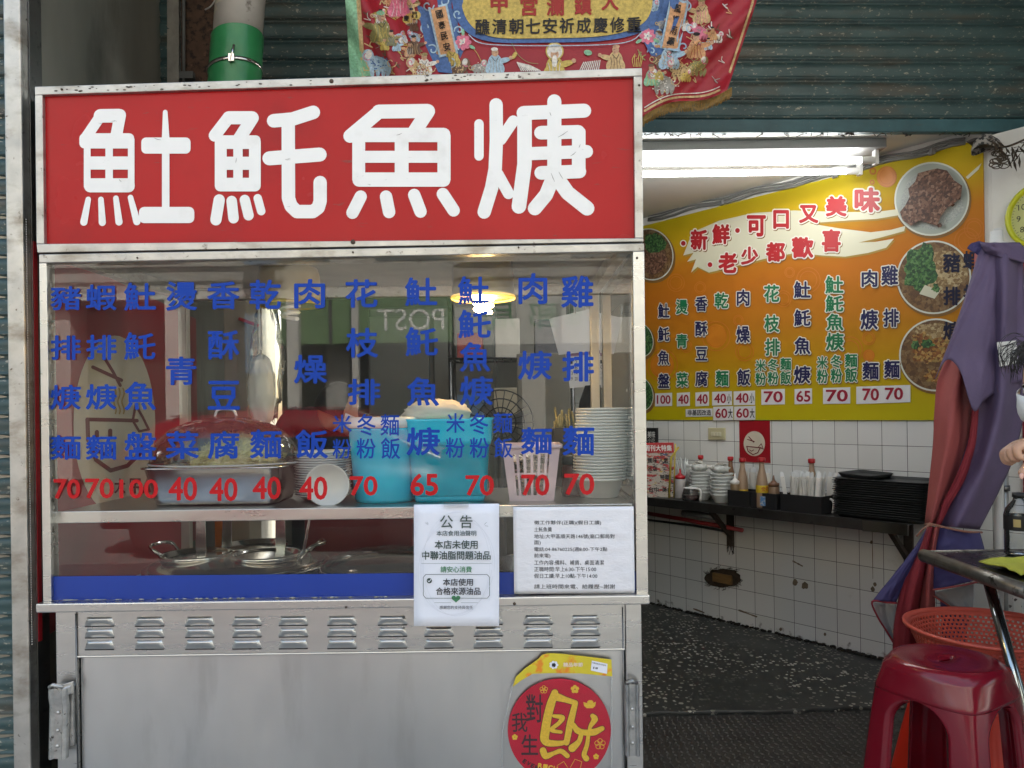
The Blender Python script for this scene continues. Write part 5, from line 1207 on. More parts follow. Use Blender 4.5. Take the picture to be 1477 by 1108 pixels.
def beast(x, y, s, col, dot, flip=1, rot=.3):
    bell(col, x, y, 20 * s, 11 * s, rot * flip, .0048); bell(col, x - flip * 15 * s, y - 12 * s, 9 * s, 10 * s, 0, .0050); bell('white', x - flip * 14 * s, y - 14 * s, 5 * s, 7 * s, .3, .0054, 12)
    for k in (-1, 0, 1, 1.8): bell(col, x + k * 9 * s, y + 12 * s, 3.4 * s, 9 * s, .15 * k, .0047, 10)
    for k in range(26): bell(dot, x + rnd.gauss(0, 9) * s, y + rnd.gauss(0, 6) * s, 1.4 * s, 1.1 * s, 0, .0056, 6)
    scroll(x - flip * 16 * s, y - 12 * s, 7 * s, 1, 'pink', 1.3); scroll(x + flip * 20 * s, y - 2 * s, 9 * s, 0, 'tan', 1.2)
beast(545, 92, .95, 'lblue', 'blue'); beast(605, 100, .8, 'tan', 'redt', 1); beast(660, 100, .75, 'brown', 'tan', -1); beast(690, 98, .55, 'grey', 'white', -1, .1)
beast(980, 100, .8, 'tan', 'brown', 1); beast(1005, 96, .7, 'olive', 'gold', -1); beast(955, 118, .9, 'grey', 'white', 1); beast(955, 86, .7, 'brown', 'tan', -1); beast(1010, 45, .6, 'pink', 'grey', 1)
figure(550, 44, 1.15, 'olive', 'gold', 1, 'green', -1); figure(597, 68, .7, 'brown', 'tan', 1, 'black', 1); figure(612, 96, .8, 'white', 'grey', -1, 'olive', 1); figure(652, 84, .85, 'gold', 'olive', 1, 'pink', -1)
figure(1004, 70, .95, 'peach', 'redt', -1, 'black', 1); figure(965, 84, 1.05, 'lblue', 'grey', -1, 'black', 1); figure(1012, 20, .9, 'tan', 'pink', 1, 'olive', -1); figure(575, 8, 1.1, 'pink', 'white', 1, 'tan', 1); figure(940, 112, .8, 'green', 'gold', 1, 'brown', 1)
bell('gold', 592, 26, 12, 7, -.35, .0056); bell('gold', 601, 22, 6, 6, 0, .0057)
lt = MB(); 
for i, ch in enumerate('慶昌'): glyph(lt, lambda x, y, e=0: bp_(x, y, .0074 + e), ch, 582 + i * 12, 22 - i * 5, 590 + i * 12, 31 - i * 5, .02)
lt.build('scroll_lettering', M('scroll_thread', BC['black'], .7), ban)
for i in range(85):
    x = rnd.choice([rnd.uniform(525, 612), rnd.uniform(925, 1060)]); y = rnd.uniform(-5, 150 if x > 900 else 110)
    if y > hem(x) - 14 or x > br_(y) - 12: continue
    a = rnd.uniform(0, 6); l = rnd.uniform(4, 9); bstroke(rnd.choice(['tan', 'tan', 'brown', 'gold', 'grey', 'olive', 'white', 'peach']), [(x, y), (x + l * math.cos(a), y + l * math.sin(a)), (x + l * math.cos(a) + 4, y + l * math.sin(a) + 4), (x + l * 1.5 * math.cos(a + .6), y + l * 1.5 * math.sin(a + .6))], rnd.uniform(.8, 1.8), .0046)
for i in range(26):
    left = i % 2; x = rnd.uniform(528, 606) if left else rnd.uniform(938, 1040); y = rnd.uniform(-6, 104) if left else rnd.uniform(0, 128)
    if y > hem(x) - 22 or x > br_(y) - 22: continue
    c1 = rnd.choice(['olive', 'brown', 'peach', 'tan', 'grey', 'lblue', 'gold', 'white'])
    if i % 3: figure(x, y, rnd.uniform(.42, .62), c1, rnd.choice(['gold', 'brown', 'white', 'blue']), rnd.choice([-1, 1]), rnd.choice(['black', 'olive', 'brown']), rnd.choice([-1, 1]))
    else: beast(x, y, rnd.uniform(.35, .5), c1, rnd.choice(['blue', 'redt', 'brown', 'gold']), rnd.choice([-1, 1]), rnd.uniform(-.4, .6))
# pale edging along the right hem and edge
bstroke('tan', [(930 + i * 9, hem(930 + i * 9) - 7) for i in range(13)], 3, .0046); bstroke('white', [(930 + i * 9, hem(930 + i * 9) - 12) for i in range(13)], 1.4, .0046)
bstroke('tan', [(br_(y) - 5, y) for y in range(-40, 116, 12)], 3.2, .0046)
for k, mbx in bmb.items():
    if mbx.f: mbx.build('silk_' + k if k not in ('redt', 'lblue') else {'redt': 'silk_crimson', 'lblue': 'silk_pale_blue'}[k], M('silk_' + k, BC[k], .6, var=.38, vs=110), ban)
mb = MB()
for i in range(260):
    x = 926 + i * .5; y = hem(x); ln = 13 + rnd.uniform(-1.5, 2); mb.tube([bp_(x, y - 1, .002), bp_(x + rnd.uniform(-1, .4), y + ln * .5, .004 + rnd.uniform(0, .004)), bp_(x - 1.5 + rnd.uniform(-1.2, 1.2), y + ln, .003 + rnd.uniform(0, .004))], .0011, 3)
mb.build('fringe', M('gold_fringe', (.26, .15, .035), .5, var=.4, vs=200), ban)
# ------------------------------------------------------------------ fluorescent batten on the ceiling
YF1, YF2 = 1.52, 1.80
fl_ = thing('ceiling_light', 'lit white twin tube batten light under the shop ceiling', 'light', (1.2, 1.7, 2.45))
xe = P(1262, 225, 1.66).x; zc = 2.408
mb = MB(); mb.box(-.1, xe, 1.545, 1.785, zc, 2.451); mb.build('batten', M('batten_white', (.26, .26, .255), .5), fl_, bevel=.004)
TUBE = M('lit_tube', (1, 1, 1), .4, emit=((.96, .98, .97), 6.8))
for yy in (1.585, 1.745):
    MB().tube([(-.05, yy, zc - .045), (xe - .10, yy, zc - .045)], .0135, 14).build('tube', TUBE, fl_)
    MB().tube([(xe - .0995, yy, zc - .045), (xe - .042, yy, zc - .045)], .0165, 14).box(xe - .0415, xe - .025, yy - .018, yy + .018, zc - .066, zc - .0005).build('tube_socket', WPLAS, fl_, bevel=.002)
MB().tube(smooth([(xe - .02, 1.62, zc - .002), (xe - .012, 1.60, zc - .03), (xe - .004, 1.63, zc - .02), (xe - .006, 1.66, zc - .002)], 4), .003, 6).build('lead', BLACK, fl_)

# ------------------------------------------------------------------ printed menu board on the wall
mbd = thing('menu_board', 'big yellow and orange menu board with bowl pictures on the tiled wall', 'menu board', WALL.pt(0, 1.9, .01))
aL = WALL.px(884, 400, .008)[0]; aR = WALL.px(1419, 300, .008)[0]
bB = WALL.px(1150, 606, .008)[1]; bT = WALL.px(1200, 256, .008)[1]
mm = M('printed_board', (.6, .4, .02), .55, var=0, spec=.25)
N, L, b = nodes(mm); uvn = N.new('ShaderNodeUVMap'); sx = N.new('ShaderNodeSeparateXYZ'); L.new(uvn.outputs[0], sx.inputs[0])
cr = N.new('ShaderNodeValToRGB'); e = cr.color_ramp.elements; e[0].position = 0; e[0].color = (.48, .41, .005, 1); e[1].position = 1; e[1].color = (.50, .39, .006, 1)
for p_, c in ((.10, (.46, .35, .005)), (.26, (.43, .225, .005)), (.42, (.43, .16, .008)), (.62, (.45, .14, .009)), (.76, (.46, .165, .009)), (.88, (.51, .33, .006))):
    q_ = cr.color_ramp.elements.new(p_); q_.color = (*c, 1)
nz = N.new('ShaderNodeTexNoise'); nz.inputs['Scale'].default_value = 1.6; L.new(uvn.outputs[0], nz.inputs['Vector'])
ad = N.new('ShaderNodeMath'); ad.operation = 'MULTIPLY_ADD'; ad.inputs[1].default_value = .10; ad.inputs[2].default_value = -.05; L.new(nz.outputs['Fac'], ad.inputs[0])
a2 = N.new('ShaderNodeMath'); a2.operation = 'ADD'; L.new(sx.outputs[1], a2.inputs[0]); L.new(ad.outputs[0], a2.inputs[1]); L.new(a2.outputs[0], cr.inputs[0]); L.new(cr.outputs[0], b.inputs['Base Color'])
MB().fbox(WALL, aL, aR, bB, bT, .001, .008).build('panel', mm, mbd, uv=lambda co: ((co - WALL.o).dot(WALL.ux), ((co - WALL.o).z - bB) / (bT - bB)))
T1, T2, T3, T4, T5 = on(WALL, .0090), on(WALL, .0100), on(WALL, .0110), on(WALL, .0120), on(WALL, .0130)
ringm = M('ring_print', (.50, .15, .008), .4)
mb = MB()
for x, y, r in ((975, 408, 12), (1033, 485, 20), (1065, 462, 7), (1074, 507, 13), (955, 527, 22), (990, 500, 8), (1130, 431, 11), (1139, 393, 7), (1166, 404, 17), (1226, 505, 18), (1253, 488, 9), (1253, 513, 8), (1279, 255, 14), (1259, 247, 4.5), (1258, 263, 3), (1405, 330, 14), (1395, 348, 18), (1010, 415, 8)):
    for k in (1, .72):
        pts = [(x + r * k * math.cos(t), y + r * k * 1.05 * math.sin(t)) for t in [i * 2 * math.pi / 30 for i in range(30)]]; stroke(mb, T1, pts + [pts[0]], 1.2, n=2)
mb.build('ring_pattern', ringm, mbd)
mb = MB(); pxpoly(mb, T1, ell(1279, 255, 14, 15), .0001); pxpoly(mb, T1, ell(1033, 485, 15, 17), .0001); pxpoly(mb, T1, ell(1253, 513, 8, 8), .0001); pxpoly(mb, T1, ell(955, 527, 17, 19), .0001); mb.build('disc_pattern', M('disc_print', (.54, .18, .012), .4), mbd)
def c3(x, y): return (930 + x / 2.7, y / 2.7)
sw = [(150, 995), (185, 905), (290, 860), (420, 830), (580, 820), (760, 826), (900, 826), (985, 815), (1010, 835), (900, 853), (800, 858), (640, 870), (760, 890), (880, 905), (960, 895), (1015, 880), (1010, 900), (920, 925), (832, 945), (900, 942), (970, 930), (940, 965), (870, 985), (780, 1000), (690, 995), (590, 985), (480, 1005), (380, 1030), (250, 1062), (205, 1040), (180, 1062), (200, 1010), (165, 1020), (190, 985)]
def tri_poly(mb, T, pts, e=0):
    from mathutils.geometry import tessellate_polygon
    t = tessellate_polygon([[Vector((x, y, 0)) for x, y in pts]]); mb.add([T(x, y, e) for x, y in pts], t)
mb = MB(); tri_poly(mb, T2, [c3(x + 5, y + 7) for x, y in sw]); mb.build('swoosh_edge', M('olive_print', (.36, .22, .03), .5), mbd)
mb = MB(); tri_poly(mb, T2, [c3(*p) for p in sw], .0005); tri_poly(mb, T2, [c3(*p) for p in ((1250, 690), (1312, 635), (1300, 660), (1258, 698))], .0005); mb.build('brush_swoosh', M('cream_swoosh', (.62, .60, .45), .4), mbd)
RT = M('menu_red', (.42, .015, .02), .4); WO = M('menu_white_edge', (.72, .70, .62), .4); NV = M('menu_navy', (.012, .014, .075), .4); GN = M('menu_green', (.010, .16, .065), .4); SHD = M('menu_letter_edge', (.20, .10, .02), .5)
hd = [('新', 178, 893, 245, 974), ('鮮', 262, 873, 332, 952), ('可', 397, 838, 472, 922), ('口', 500, 818, 562, 892), ('又', 600, 798, 677, 870), ('美', 704, 763, 787, 844), ('味', 816, 730, 917, 828),
      ('老', 286, 983, 360, 1064), ('少', 374, 960, 442, 1032), ('都', 471, 943, 547, 1020), ('歡', 571, 923, 657, 1006), ('喜', 689, 893, 764, 982)]
m1_, m2_, m3_ = MB(), MB(), MB()
def mglyph(K, ch, x0, y0, x1, y1, fm, w=.035, o=.055):
    (p0, q0), (p1, q1) = K(x0, y0), K(x1, y1)
    glyph(fm, T5, ch, p0, q0, p1, q1, w); glyph(m2_, T4, ch, p0, q0, p1, q1, w, o); glyph(m3_, T3, ch, p0 + .9, q0 + 1.3, p1 + .9, q1 + 1.3, w, o)
for ch, x0, y0, x1, y1 in hd: mk = MB(); mglyph(c3, ch, x0, y0, x1, y1, mk, .045, .06); mk.build('slogan_character', RT, mbd)
for x, y in ((150, 948), (361, 898), (254, 1031)): 
    px_, py_ = c3(x, y); pxpoly(m1_, T5, ell(px_, py_, 3.4, 3.6, 14)); pxpoly(m2_, T4, ell(px_, py_, 4.8, 5, 14))
m1_.build('slogan_dots', RT, mbd)
def k6(x, y): return (920 + x / 2.65, 330 + y / 2.65)
nv, gn = MB(), MB()
for col_, its in ((nv, [('𩵚', 77, 285, 121, 342), ('魠', 77, 375, 121, 431), ('魚', 77, 465, 121, 521), ('盤', 77, 553, 121, 609)]), (gn, [('燙', 145, 270, 191, 327), ('青', 146, 402, 190, 456), ('菜', 147, 549, 192, 606)]),
                  (nv, [('香', 219, 258, 266, 316), ('酥', 219, 354, 266, 412), ('豆', 221, 452, 266, 504), ('腐', 219, 544, 267, 603)]), (gn, [('乾', 293, 244, 346, 305), ('麵', 297, 541, 347, 602)]), (nv, [('肉', 378, 232, 427, 295), ('燥', 376, 372, 429, 437), ('飯', 379, 536, 430, 600)]),
                  (gn, [('花', 482, 214, 541, 281), ('枝', 483, 329, 541, 396), ('排', 486, 419, 543, 486), ('米', 449, 500, 490, 545), ('冬', 496, 497, 538, 543), ('麵', 544, 493, 586, 541), ('粉', 449, 549, 490, 598), ('粉', 496, 546, 538, 596), ('飯', 544, 544, 586, 595)]),
                  (nv, [('𩵚', 596, 200, 660, 266), ('魠', 597, 308, 660, 373), ('魚', 598, 414, 660, 480), ('焿', 596, 524, 660, 592)]),
                  (gn, [('𩵚', 716, 180, 786, 248), ('魠', 717, 254, 786, 319), ('魚', 720, 324, 786, 389), ('焿', 719, 397, 787, 466), ('米', 684, 487, 726, 535), ('冬', 737, 482, 780, 532), ('麵', 791, 477, 839, 530), ('粉', 684, 537, 727, 591), ('粉', 737, 534, 781, 589), ('飯', 791, 530, 839, 587)]),
                  (nv, [('肉', 855, 157, 916, 223), ('焿', 851, 309, 918, 386), ('麵', 858, 509, 921, 577), ('雞', 930, 140, 995, 216), ('排', 938, 305, 998, 376), ('麵', 941, 502, 1001, 571)])):
    for ch, x0, y0, x1, y1 in its: mk = MB(); mglyph(k6, ch, x0, y0, x1, y1, mk, .028, .055 if x1 - x0 > 43 else .06); mk.build('menu_character', NV if col_ is nv else GN, mbd)
m2_.build('lettering_outline', WO, mbd); m3_.build('lettering_edge', SHD, mbd)
mb = MB()
for ch, x0, y0, x1, y1 in (('豬', 1166, 93, 1233, 168), ('蝦', 1243, 84, 1310, 156), ('排', 1167, 221, 1234, 293), ('排', 1244, 213, 1312, 286), ('焿', 1166, 354, 1234, 426), ('焿', 1244, 345, 1312, 418)):
    (p0, q0), (p1, q1) = k6(x0, y0), k6(x1, y1); glyph(mb, T5, ch, p0, q0, p1, q1, .03)
mb.build('stuck_on_lettering', M('dark_navy_vinyl', (.008, .010, .035), .35), mbd)
# price stickers
pm, pr, pk2 = MB(), MB(), MB()
def price(x0, y0, x1, y1, s, suf='', gl=None):
    pm.poly([T3(*k6(x, y)) for x, y in ((x0, y0 + 2), (x1, y0 - 1), (x1, y1 - 1), (x0, y1 + 1))])
    w = x1 - x0; xa = x0 + w * .10; xb = x1 - w * (.30 if suf else .09)
    (p0, q0), (p1, q1) = k6(xa, y0 + 8), k6(xb, y1 - 8); glyph(pr, T4, s, p0, q0, p1, q1, .022)
    if suf: (p0, q0), (p1, q1) = k6(xb + 3, y0 + 9), k6(x1 - 3, y1 - 7); glyph(pk2, T4, suf, p0, q0, p1, q1, .02)
price(66, 628, 131, 678, '100'); price(149, 626, 199, 678, '40'); price(220, 624, 272, 678, '40'); price(284, 622, 360, 675, '40', '小'); price(366, 620, 448, 674, '40', '小'); price(472, 613, 562, 672, '70'); price(599, 611, 666, 670, '65'); price(708, 607, 812, 669, '70')
pm.poly([T3(*k6(x, y)) for x, y in ((835, 604), (1042, 597), (1042, 663), (835, 670))])
for x0, x1, d in ((858, 922, 3), (944, 1014, 0)): (p0, q0), (p1, q1) = k6(x0, 607 + d), k6(x1, 654 + d); glyph(pr, T4, '70', p0, q0, p1, q1, .025)
price(288, 679, 365, 732, '60', '大'); price(368, 678, 449, 731, '60', '大')
pm.poly([T3(*k6(x, y)) for x, y in ((183, 690), (286, 687), (286, 717), (183, 719))]); (p0, q0), (p1, q1) = k6(190, 692), k6(280, 714); glyph(pk2, T4, '非基因改造', p0, q0, p1, q1, .02)
pm.build('price_sticker', M('sticker_white', (.66, .66, .66), .5), mbd); pr.build('price_lettering', M('price_crimson', (.30, .008, .03), .5), mbd); pk2.build('size_lettering', INKB, mbd)
# bowl pictures printed on the board
def food(name, base, cols, sc):
    m = M(name, base, .5); N, L, b = nodes(m); tc = N.new('ShaderNodeTexCoord'); v = N.new('ShaderNodeTexVoronoi'); v.inputs['Scale'].default_value = sc; n3 = N.new('ShaderNodeTexNoise'); n3.inputs['Scale'].default_value = sc * .9; n3.inputs['Detail'].default_value = 3; L.new(tc.outputs['Object'], n3.inputs['Vector']); v3 = N.new('ShaderNodeVectorMath'); v3.operation = 'SCALE'; v3.inputs['Scale'].default_value = 1.3 / sc; L.new(n3.outputs['Color'], v3.inputs[0]); v4 = N.new('ShaderNodeVectorMath'); L.new(tc.outputs['Object'], v4.inputs[0]); L.new(v3.outputs[0], v4.inputs[1]); L.new(v4.outputs[0], v.inputs['Vector'])
    s = N.new('ShaderNodeSeparateColor'); L.new(v.outputs['Color'], s.inputs[0]); r = N.new('ShaderNodeValToRGB'); r.color_ramp.interpolation = 'CONSTANT'; r.color_ramp.elements[0].color = (*cols[0], 1); r.color_ramp.elements[1].position = .999; r.color_ramp.elements[1].color = (*cols[-1], 1)
    for i, c in enumerate(cols[1:]): q = r.color_ramp.elements.new((i + 1) / len(cols)); q.color = (*c, 1)
    n2 = N.new('ShaderNodeTexNoise'); n2.inputs['Scale'].default_value = sc * 2; n2.inputs['Detail'].default_value = 6; L.new(tc.outputs['Object'], n2.inputs['Vector'])
    mr = N.new('ShaderNodeMapRange'); mr.inputs[3].default_value = .35; mr.inputs[4].default_value = 1.5; L.new(n2.outputs['Fac'], mr.inputs[0]); vm = N.new('ShaderNodeVectorMath'); vm.operation = 'SCALE'; L.new(s.outputs[0], r.inputs[0]); L.new(r.outputs[0], vm.inputs[0]); L.new(mr.outputs[0], vm.inputs['Scale']); L.new(vm.outputs[0], b.inputs['Base Color']); return m
MEAT = food('printed_minced_meat', (.15, .07, .04), [(.10, .045, .028), (.19, .095, .06), (.06, .025, .018), (.26, .15, .10), (.13, .06, .035)], 95)
RICE = food('printed_rice', (.4, .42, .38), [(.36, .40, .38), (.46, .48, .44), (.40, .43, .40), (.33, .36, .34)], 220)
GREEN = food('printed_greens', (.05, .13, .03), [(.02, .075, .025), (.06, .16, .04), (.015, .05, .02), (.10, .22, .07), (.03, .10, .035)], 110)
BROTH = food('printed_broth', (.16, .09, .03), [(.14, .075, .03), (.18, .10, .04), (.11, .055, .025), (.21, .13, .06)], 60)
NOOD = food('printed_noodles', (.4, .3, .15), [(.38, .28, .14), (.26, .17, .07), (.46, .36, .2), (.2, .12, .05)], 90)
FRY = food('printed_fried', (.35, .17, .04), [(.34, .16, .035), (.22, .08, .02), (.44, .26, .08), (.14, .05, .015), (.30, .20, .06)], 85)
RIM = M('printed_bowl_rim', (.60, .63, .56), .4); GLZ = M('printed_bowl_inner', (.34, .38, .34), .4)
def blobpx(cx, cy, rx, ry, seed, amp=.3, n=30, rot=0):
    out = []
    for i in range(n):
        t = 2 * math.pi * i / n; k = 1 + amp * noise.noise(Vector((math.cos(t) * 1.9, math.sin(t) * 1.9, seed)))
        x, y = rx * k * math.cos(t), ry * k * math.sin(t); out.append((cx + x * math.cos(rot) - y * math.sin(rot), cy + x * math.sin(rot) + y * math.cos(rot)))
    return out
def picture(cx, cy, rx, ry, rot, inner, extra):
    mb = MB(); pxpoly(mb, T2, ell(cx + 1.5, cy + 2.5, rx + 1.5, ry + 1.5, 48, rot)); mb.build('picture_edge', SHD, mbd)
    mb = MB(); pxpoly(mb, T2, ell(cx, cy, rx, ry, 48, rot), .0004); mb.build('bowl_picture', RIM, mbd)
    mb = MB(); pxpoly(mb, T2, ell(cx, cy, rx * .955, ry * .955, 48, rot), .0008); mb.build('bowl_inside', GLZ if inner is RICE else inner, mbd)
    for i, (m, pts) in enumerate(extra):
        mb = MB(); tri_poly(mb, T2, pts, .0012 + i * .0004); mb.build('food_picture', m, mbd)
chunk = lambda m, cx, cy, rx, ry, n, r, sd: [(m, blobpx(cx + random.gauss(0, rx), cy + random.gauss(0, ry), r * random.uniform(.7, 1.3), r * random.uniform(.6, 1.1), sd + i, .6, 9)) for i in range(n)]
picture(1344, 287, 54.5, 53, -.5, RICE, [(RICE, blobpx(1344, 290, 44, 41, 2, .15)), *chunk(MEAT, 1345, 285, 15, 14, 40, 4.0, 30), (MEAT, [(1352, 243), (1366, 246), (1376, 260), (1388, 268), (1386, 284), (1378, 292), (1366, 300), (1356, 314), (1352, 326), (1338, 322), (1326, 318), (1314, 326), (1302, 318), (1298, 306), (1306, 296), (1312, 284), (1310, 272), (1320, 262), (1324, 250), (1338, 246)])])
picture(1347, 400, 54, 53, -.4, BROTH, [(NOOD, blobpx(1362, 392, 32, 32, 4, .3)), (GREEN, blobpx(1327, 390, 23, 30, 3, .55)), (GREEN, blobpx(1336, 366, 12, 14, 8, .5)), (M('tofu', (.55, .55, .42), .5), [(1334, 411), (1356, 420), (1348, 431), (1326, 424)])] + [(GREEN, blobpx(1350, 416, 6, 6, 6, .6))])
picture(1350, 512, 53.5, 52.5, -.4, BROTH, [(NOOD, blobpx(1352, 480, 34, 14, 5, .4)), (FRY, blobpx(1346, 508, 30, 18, 3, .6)), (FRY, blobpx(1330, 492, 14, 12, 7, .5)), (FRY, blobpx(1352, 540, 18, 12, 9, .6)), (GREEN, blobpx(1338, 496, 9, 6, 2, .6)), (GREEN, blobpx(1320, 498, 6, 7, 4, .5)), (BROTH, blobpx(1356, 528, 20, 6, 2, .4))])
picture(938, 367, 33, 38, -.3, BROTH, [(MEAT, blobpx(938, 372, 24, 24, 6, .3)), (GREEN, blobpx(945, 350, 16, 14, 5, .5))])
for cy in (490, 568): picture(922, cy, 20, 26, -.3, GREEN, [(NOOD, blobpx(918, cy, 12, 14, cy, .4))])
# ------------------------------------------------------------------ wall fittings
pst = thing('poster', 'small dark red poster with round bowl logo behind the sauce bottles', 'poster', WALL.P(1088, 640, .01))
a0, b1 = WALL.px(1066, 608, .004); a1, b0 = WALL.px(1111, 668, .004); b1 = bB - .004
MB().fbox(WALL, a0, a1, b0, b1, .001, .004).build('poster_sheet', REDB, pst)
mb = MB(); pxpoly(mb, on(WALL, .005), ell(1088, 640, 15.5, 18)); mb.build('logo_disc', CREAM, pst)
mb = MB(); tp_ = on(WALL, .006)
for pts, w in (([(1080, 630), (1087, 638)], 1.2), ([(1078, 634), (1088, 637)], 1.2), ([(1077, 644), (1098, 646)], 1.3), ([(1077, 644), (1079, 651), (1086, 656), (1093, 653), (1096, 647)], 1.3), ([(1098, 640), (1094, 645), (1101, 648), (1098, 640)], .9), ([(1081, 649), (1084, 651), (1087, 649)], 1.0)): stroke(mb, tp_, pts, w, n=4)
mb.build('bowl_logo', MAROON, pst)
swt = thing('light_switch', 'cream three-gang light switch on the tiles under the menu board', 'switch', WALL.P(1034, 626, .01))
a0, b1 = WALL.px(1021, 617, .01); a1, b0 = WALL.px(1046, 635, .01)
MB().fbox(WALL, a0, a1, b0, b1, .001, .011).build('plate', M('cream_plastic', (.52, .48, .30), .35), swt, bevel=.004)
mb = MB()
for k in range(3): c = a0 + (a1 - a0) * (.30 + .2 * k); mb.fbox(WALL, c - .011, c + .011, b0 + (b1 - b0) * .30, b0 + (b1 - b0) * .66, .0115, .016)
mb.build('rockers', M('cream_rocker', (.60, .57, .42), .3), swt, bevel=.002)
pic = thing('picture_card', 'small black card with white brush writing leaning on the wall at left', 'card', WALL.P(938, 628, .02))
a0, b1 = WALL.px(915, 617, .02); a1, b0 = WALL.px(947, 641, .02); MB().fbox(WALL, a0, a1, b0, b1, .001, .02).build('card', BLACK, pic)
mb = MB(); glyph(mb, on(WALL, .021), '美味', 934, 622, 945, 632, .02); glyph(mb, on(WALL, .021), '小吃', 934, 632, 945, 639, .0); mb.build('card_lettering', WPLAS, pic)
# ------------------------------------------------------------------ shelf
SZ = .733
def sp(px, off):
    r = ray(px, 690); n = WALL.n; t = (WALL.o + n * off - CAM).dot(n) / r.dot(n); q = CAM + r * t; return Vector((q.x, q.y, SZ))
wsh = thing('wall_shelf', 'long dark steel shelf along the tiled wall carrying trays and sauces', 'shelf', WALL.pt(-.6, SZ, .15))
aE = WALL.px(1310, 760, .29)[0]
MB().fbox(WALL, -2.3, aE, SZ - .006, SZ, .001, .288).fbox(WALL, -2.3, aE, SZ - .048, SZ - .0005, .2885, .292).build('shelf_plate', DSTEEL, wsh, bevel=.001)
MB().fbox(WALL, aE - .20, aE + .001, SZ - .050, SZ - .001, .2925, .296).build('edge_strip', CHROME, wsh)
BRK = M('rusty_bracket', (.055, .040, .030), .7, .3, var=.4, vs=40)
for px in (1051, 1308):
    a = WALL.px(px, 800, .03)[0]; mb = MB(); mb.fbox(WALL, a - .02, a + .02, SZ - .27, SZ - .0065, .001, .02); mb.fbox(WALL, a - .02, a + .02, SZ - .028, SZ - .0065, .0205, .25)
    mb.prism([WALL.pt(a - .012, SZ - .22, .021), WALL.pt(a - .012, SZ - .19, .021), WALL.pt(a - .012, SZ - .0285, .20), WALL.pt(a - .012, SZ - .0285, .235)], WALL.ux * .024)
    for i in range(14): q = WALL.pt(a + random.uniform(-.025, .025), SZ - .27, .01); mb.tube([q, q + Vector((random.uniform(-.02, .02), 0, -random.uniform(.01, .05)))], .002, 4)
    mb.build('bracket', BRK, wsh, bevel=.002)
pp_ = thing('water_pipe', 'red and black pipes running along the wall under the shelf', 'pipe', WALL.pt(-.9, SZ - .1, .05))
MB().tube([WALL.P(920, 738, .06), WALL.P(990, 750, .06), WALL.P(1071, 765, .05)], .012, 8).build('red_pipe', M('red_pipe', (.28, .02, .025), .5, var=.2, vs=20), pp_)
MB().tube([WALL.P(920, 748, .02), WALL.P(1000, 758, .02), WALL.P(1055, 768, .02)], .007, 6).build('black_pipe', BLACK, pp_)
mb = MB(); mb.tube([WALL.P(985, 740, .12), WALL.P(1000, 741, .12), WALL.P(1030, 746, .12)], .018, 10); mb.build('valve', M('valve_grey', (.2, .2, .2), .4, .5), pp_)
rot_w = math.atan2(WALL.ux.y, WALL.ux.x)
# tray stack
tp = sp(1262, .15); TR = M('black_tray', (.016, .017, .018), .42, var=.1, vs=12)
tl = (WALL.px(1337, 720, .28)[0] - WALL.px(1199, 720, .28)[0]); tcx = (WALL.px(1337, 720, .28)[0] + WALL.px(1199, 720, .28)[0]) / 2
tpos = WALL.pt(tcx, SZ + .001, .152)
tr = thing('tray', 'black plastic tray at the bottom of the tall stack on the wall shelf', 'tray', tpos, rot_w, 'stacked black serving trays')
mb = MB(); w, d = tl, .285
mb.rloft([(w - .05, d - .05, .02, 0), (w - .045, d - .045, .022, .004), (w - .012, d - .012, .03, .016), (w, d, .034, .0165), (w, d, .034, .0185), (w - .014, d - .014, .03, .0185), (w - .05, d - .05, .022, .006)], k=4); mb.build('tray_body', TR, tr, local=True)
nT = 17
for i in range(1, nT): 
    off = WALL.ux * random.uniform(-.004, .004) + WALL.n * random.uniform(-.003, .003)
    dup(tr, tpos + off + Vector((0, 0, i * .0101)), (0, 0, rot_w + random.uniform(-.008, .008)), 'black plastic tray within the tall stack on the wall shelf' if i < nT - 1 else 'topmost black plastic tray of the stack beside the folded umbrella')
rn = thing('tray', 'raised narrow black tray end sticking up at the back left of the stack', 'tray', tpos + Vector((0, 0, nT * .0101 + .004)) - WALL.n * .03 - WALL.ux * (tl * .30), rot_w)
mb = MB(); mb.rloft([(.14, .20, .02, 0), (.15, .21, .022, .004), (.172, .235, .03, .020), (.172, .235, .03, .022), (.15, .21, .022, .007)], k=4); mb.build('tray_body', TR, rn, local=True); rn.rotation_euler = (0, R(3), rot_w)
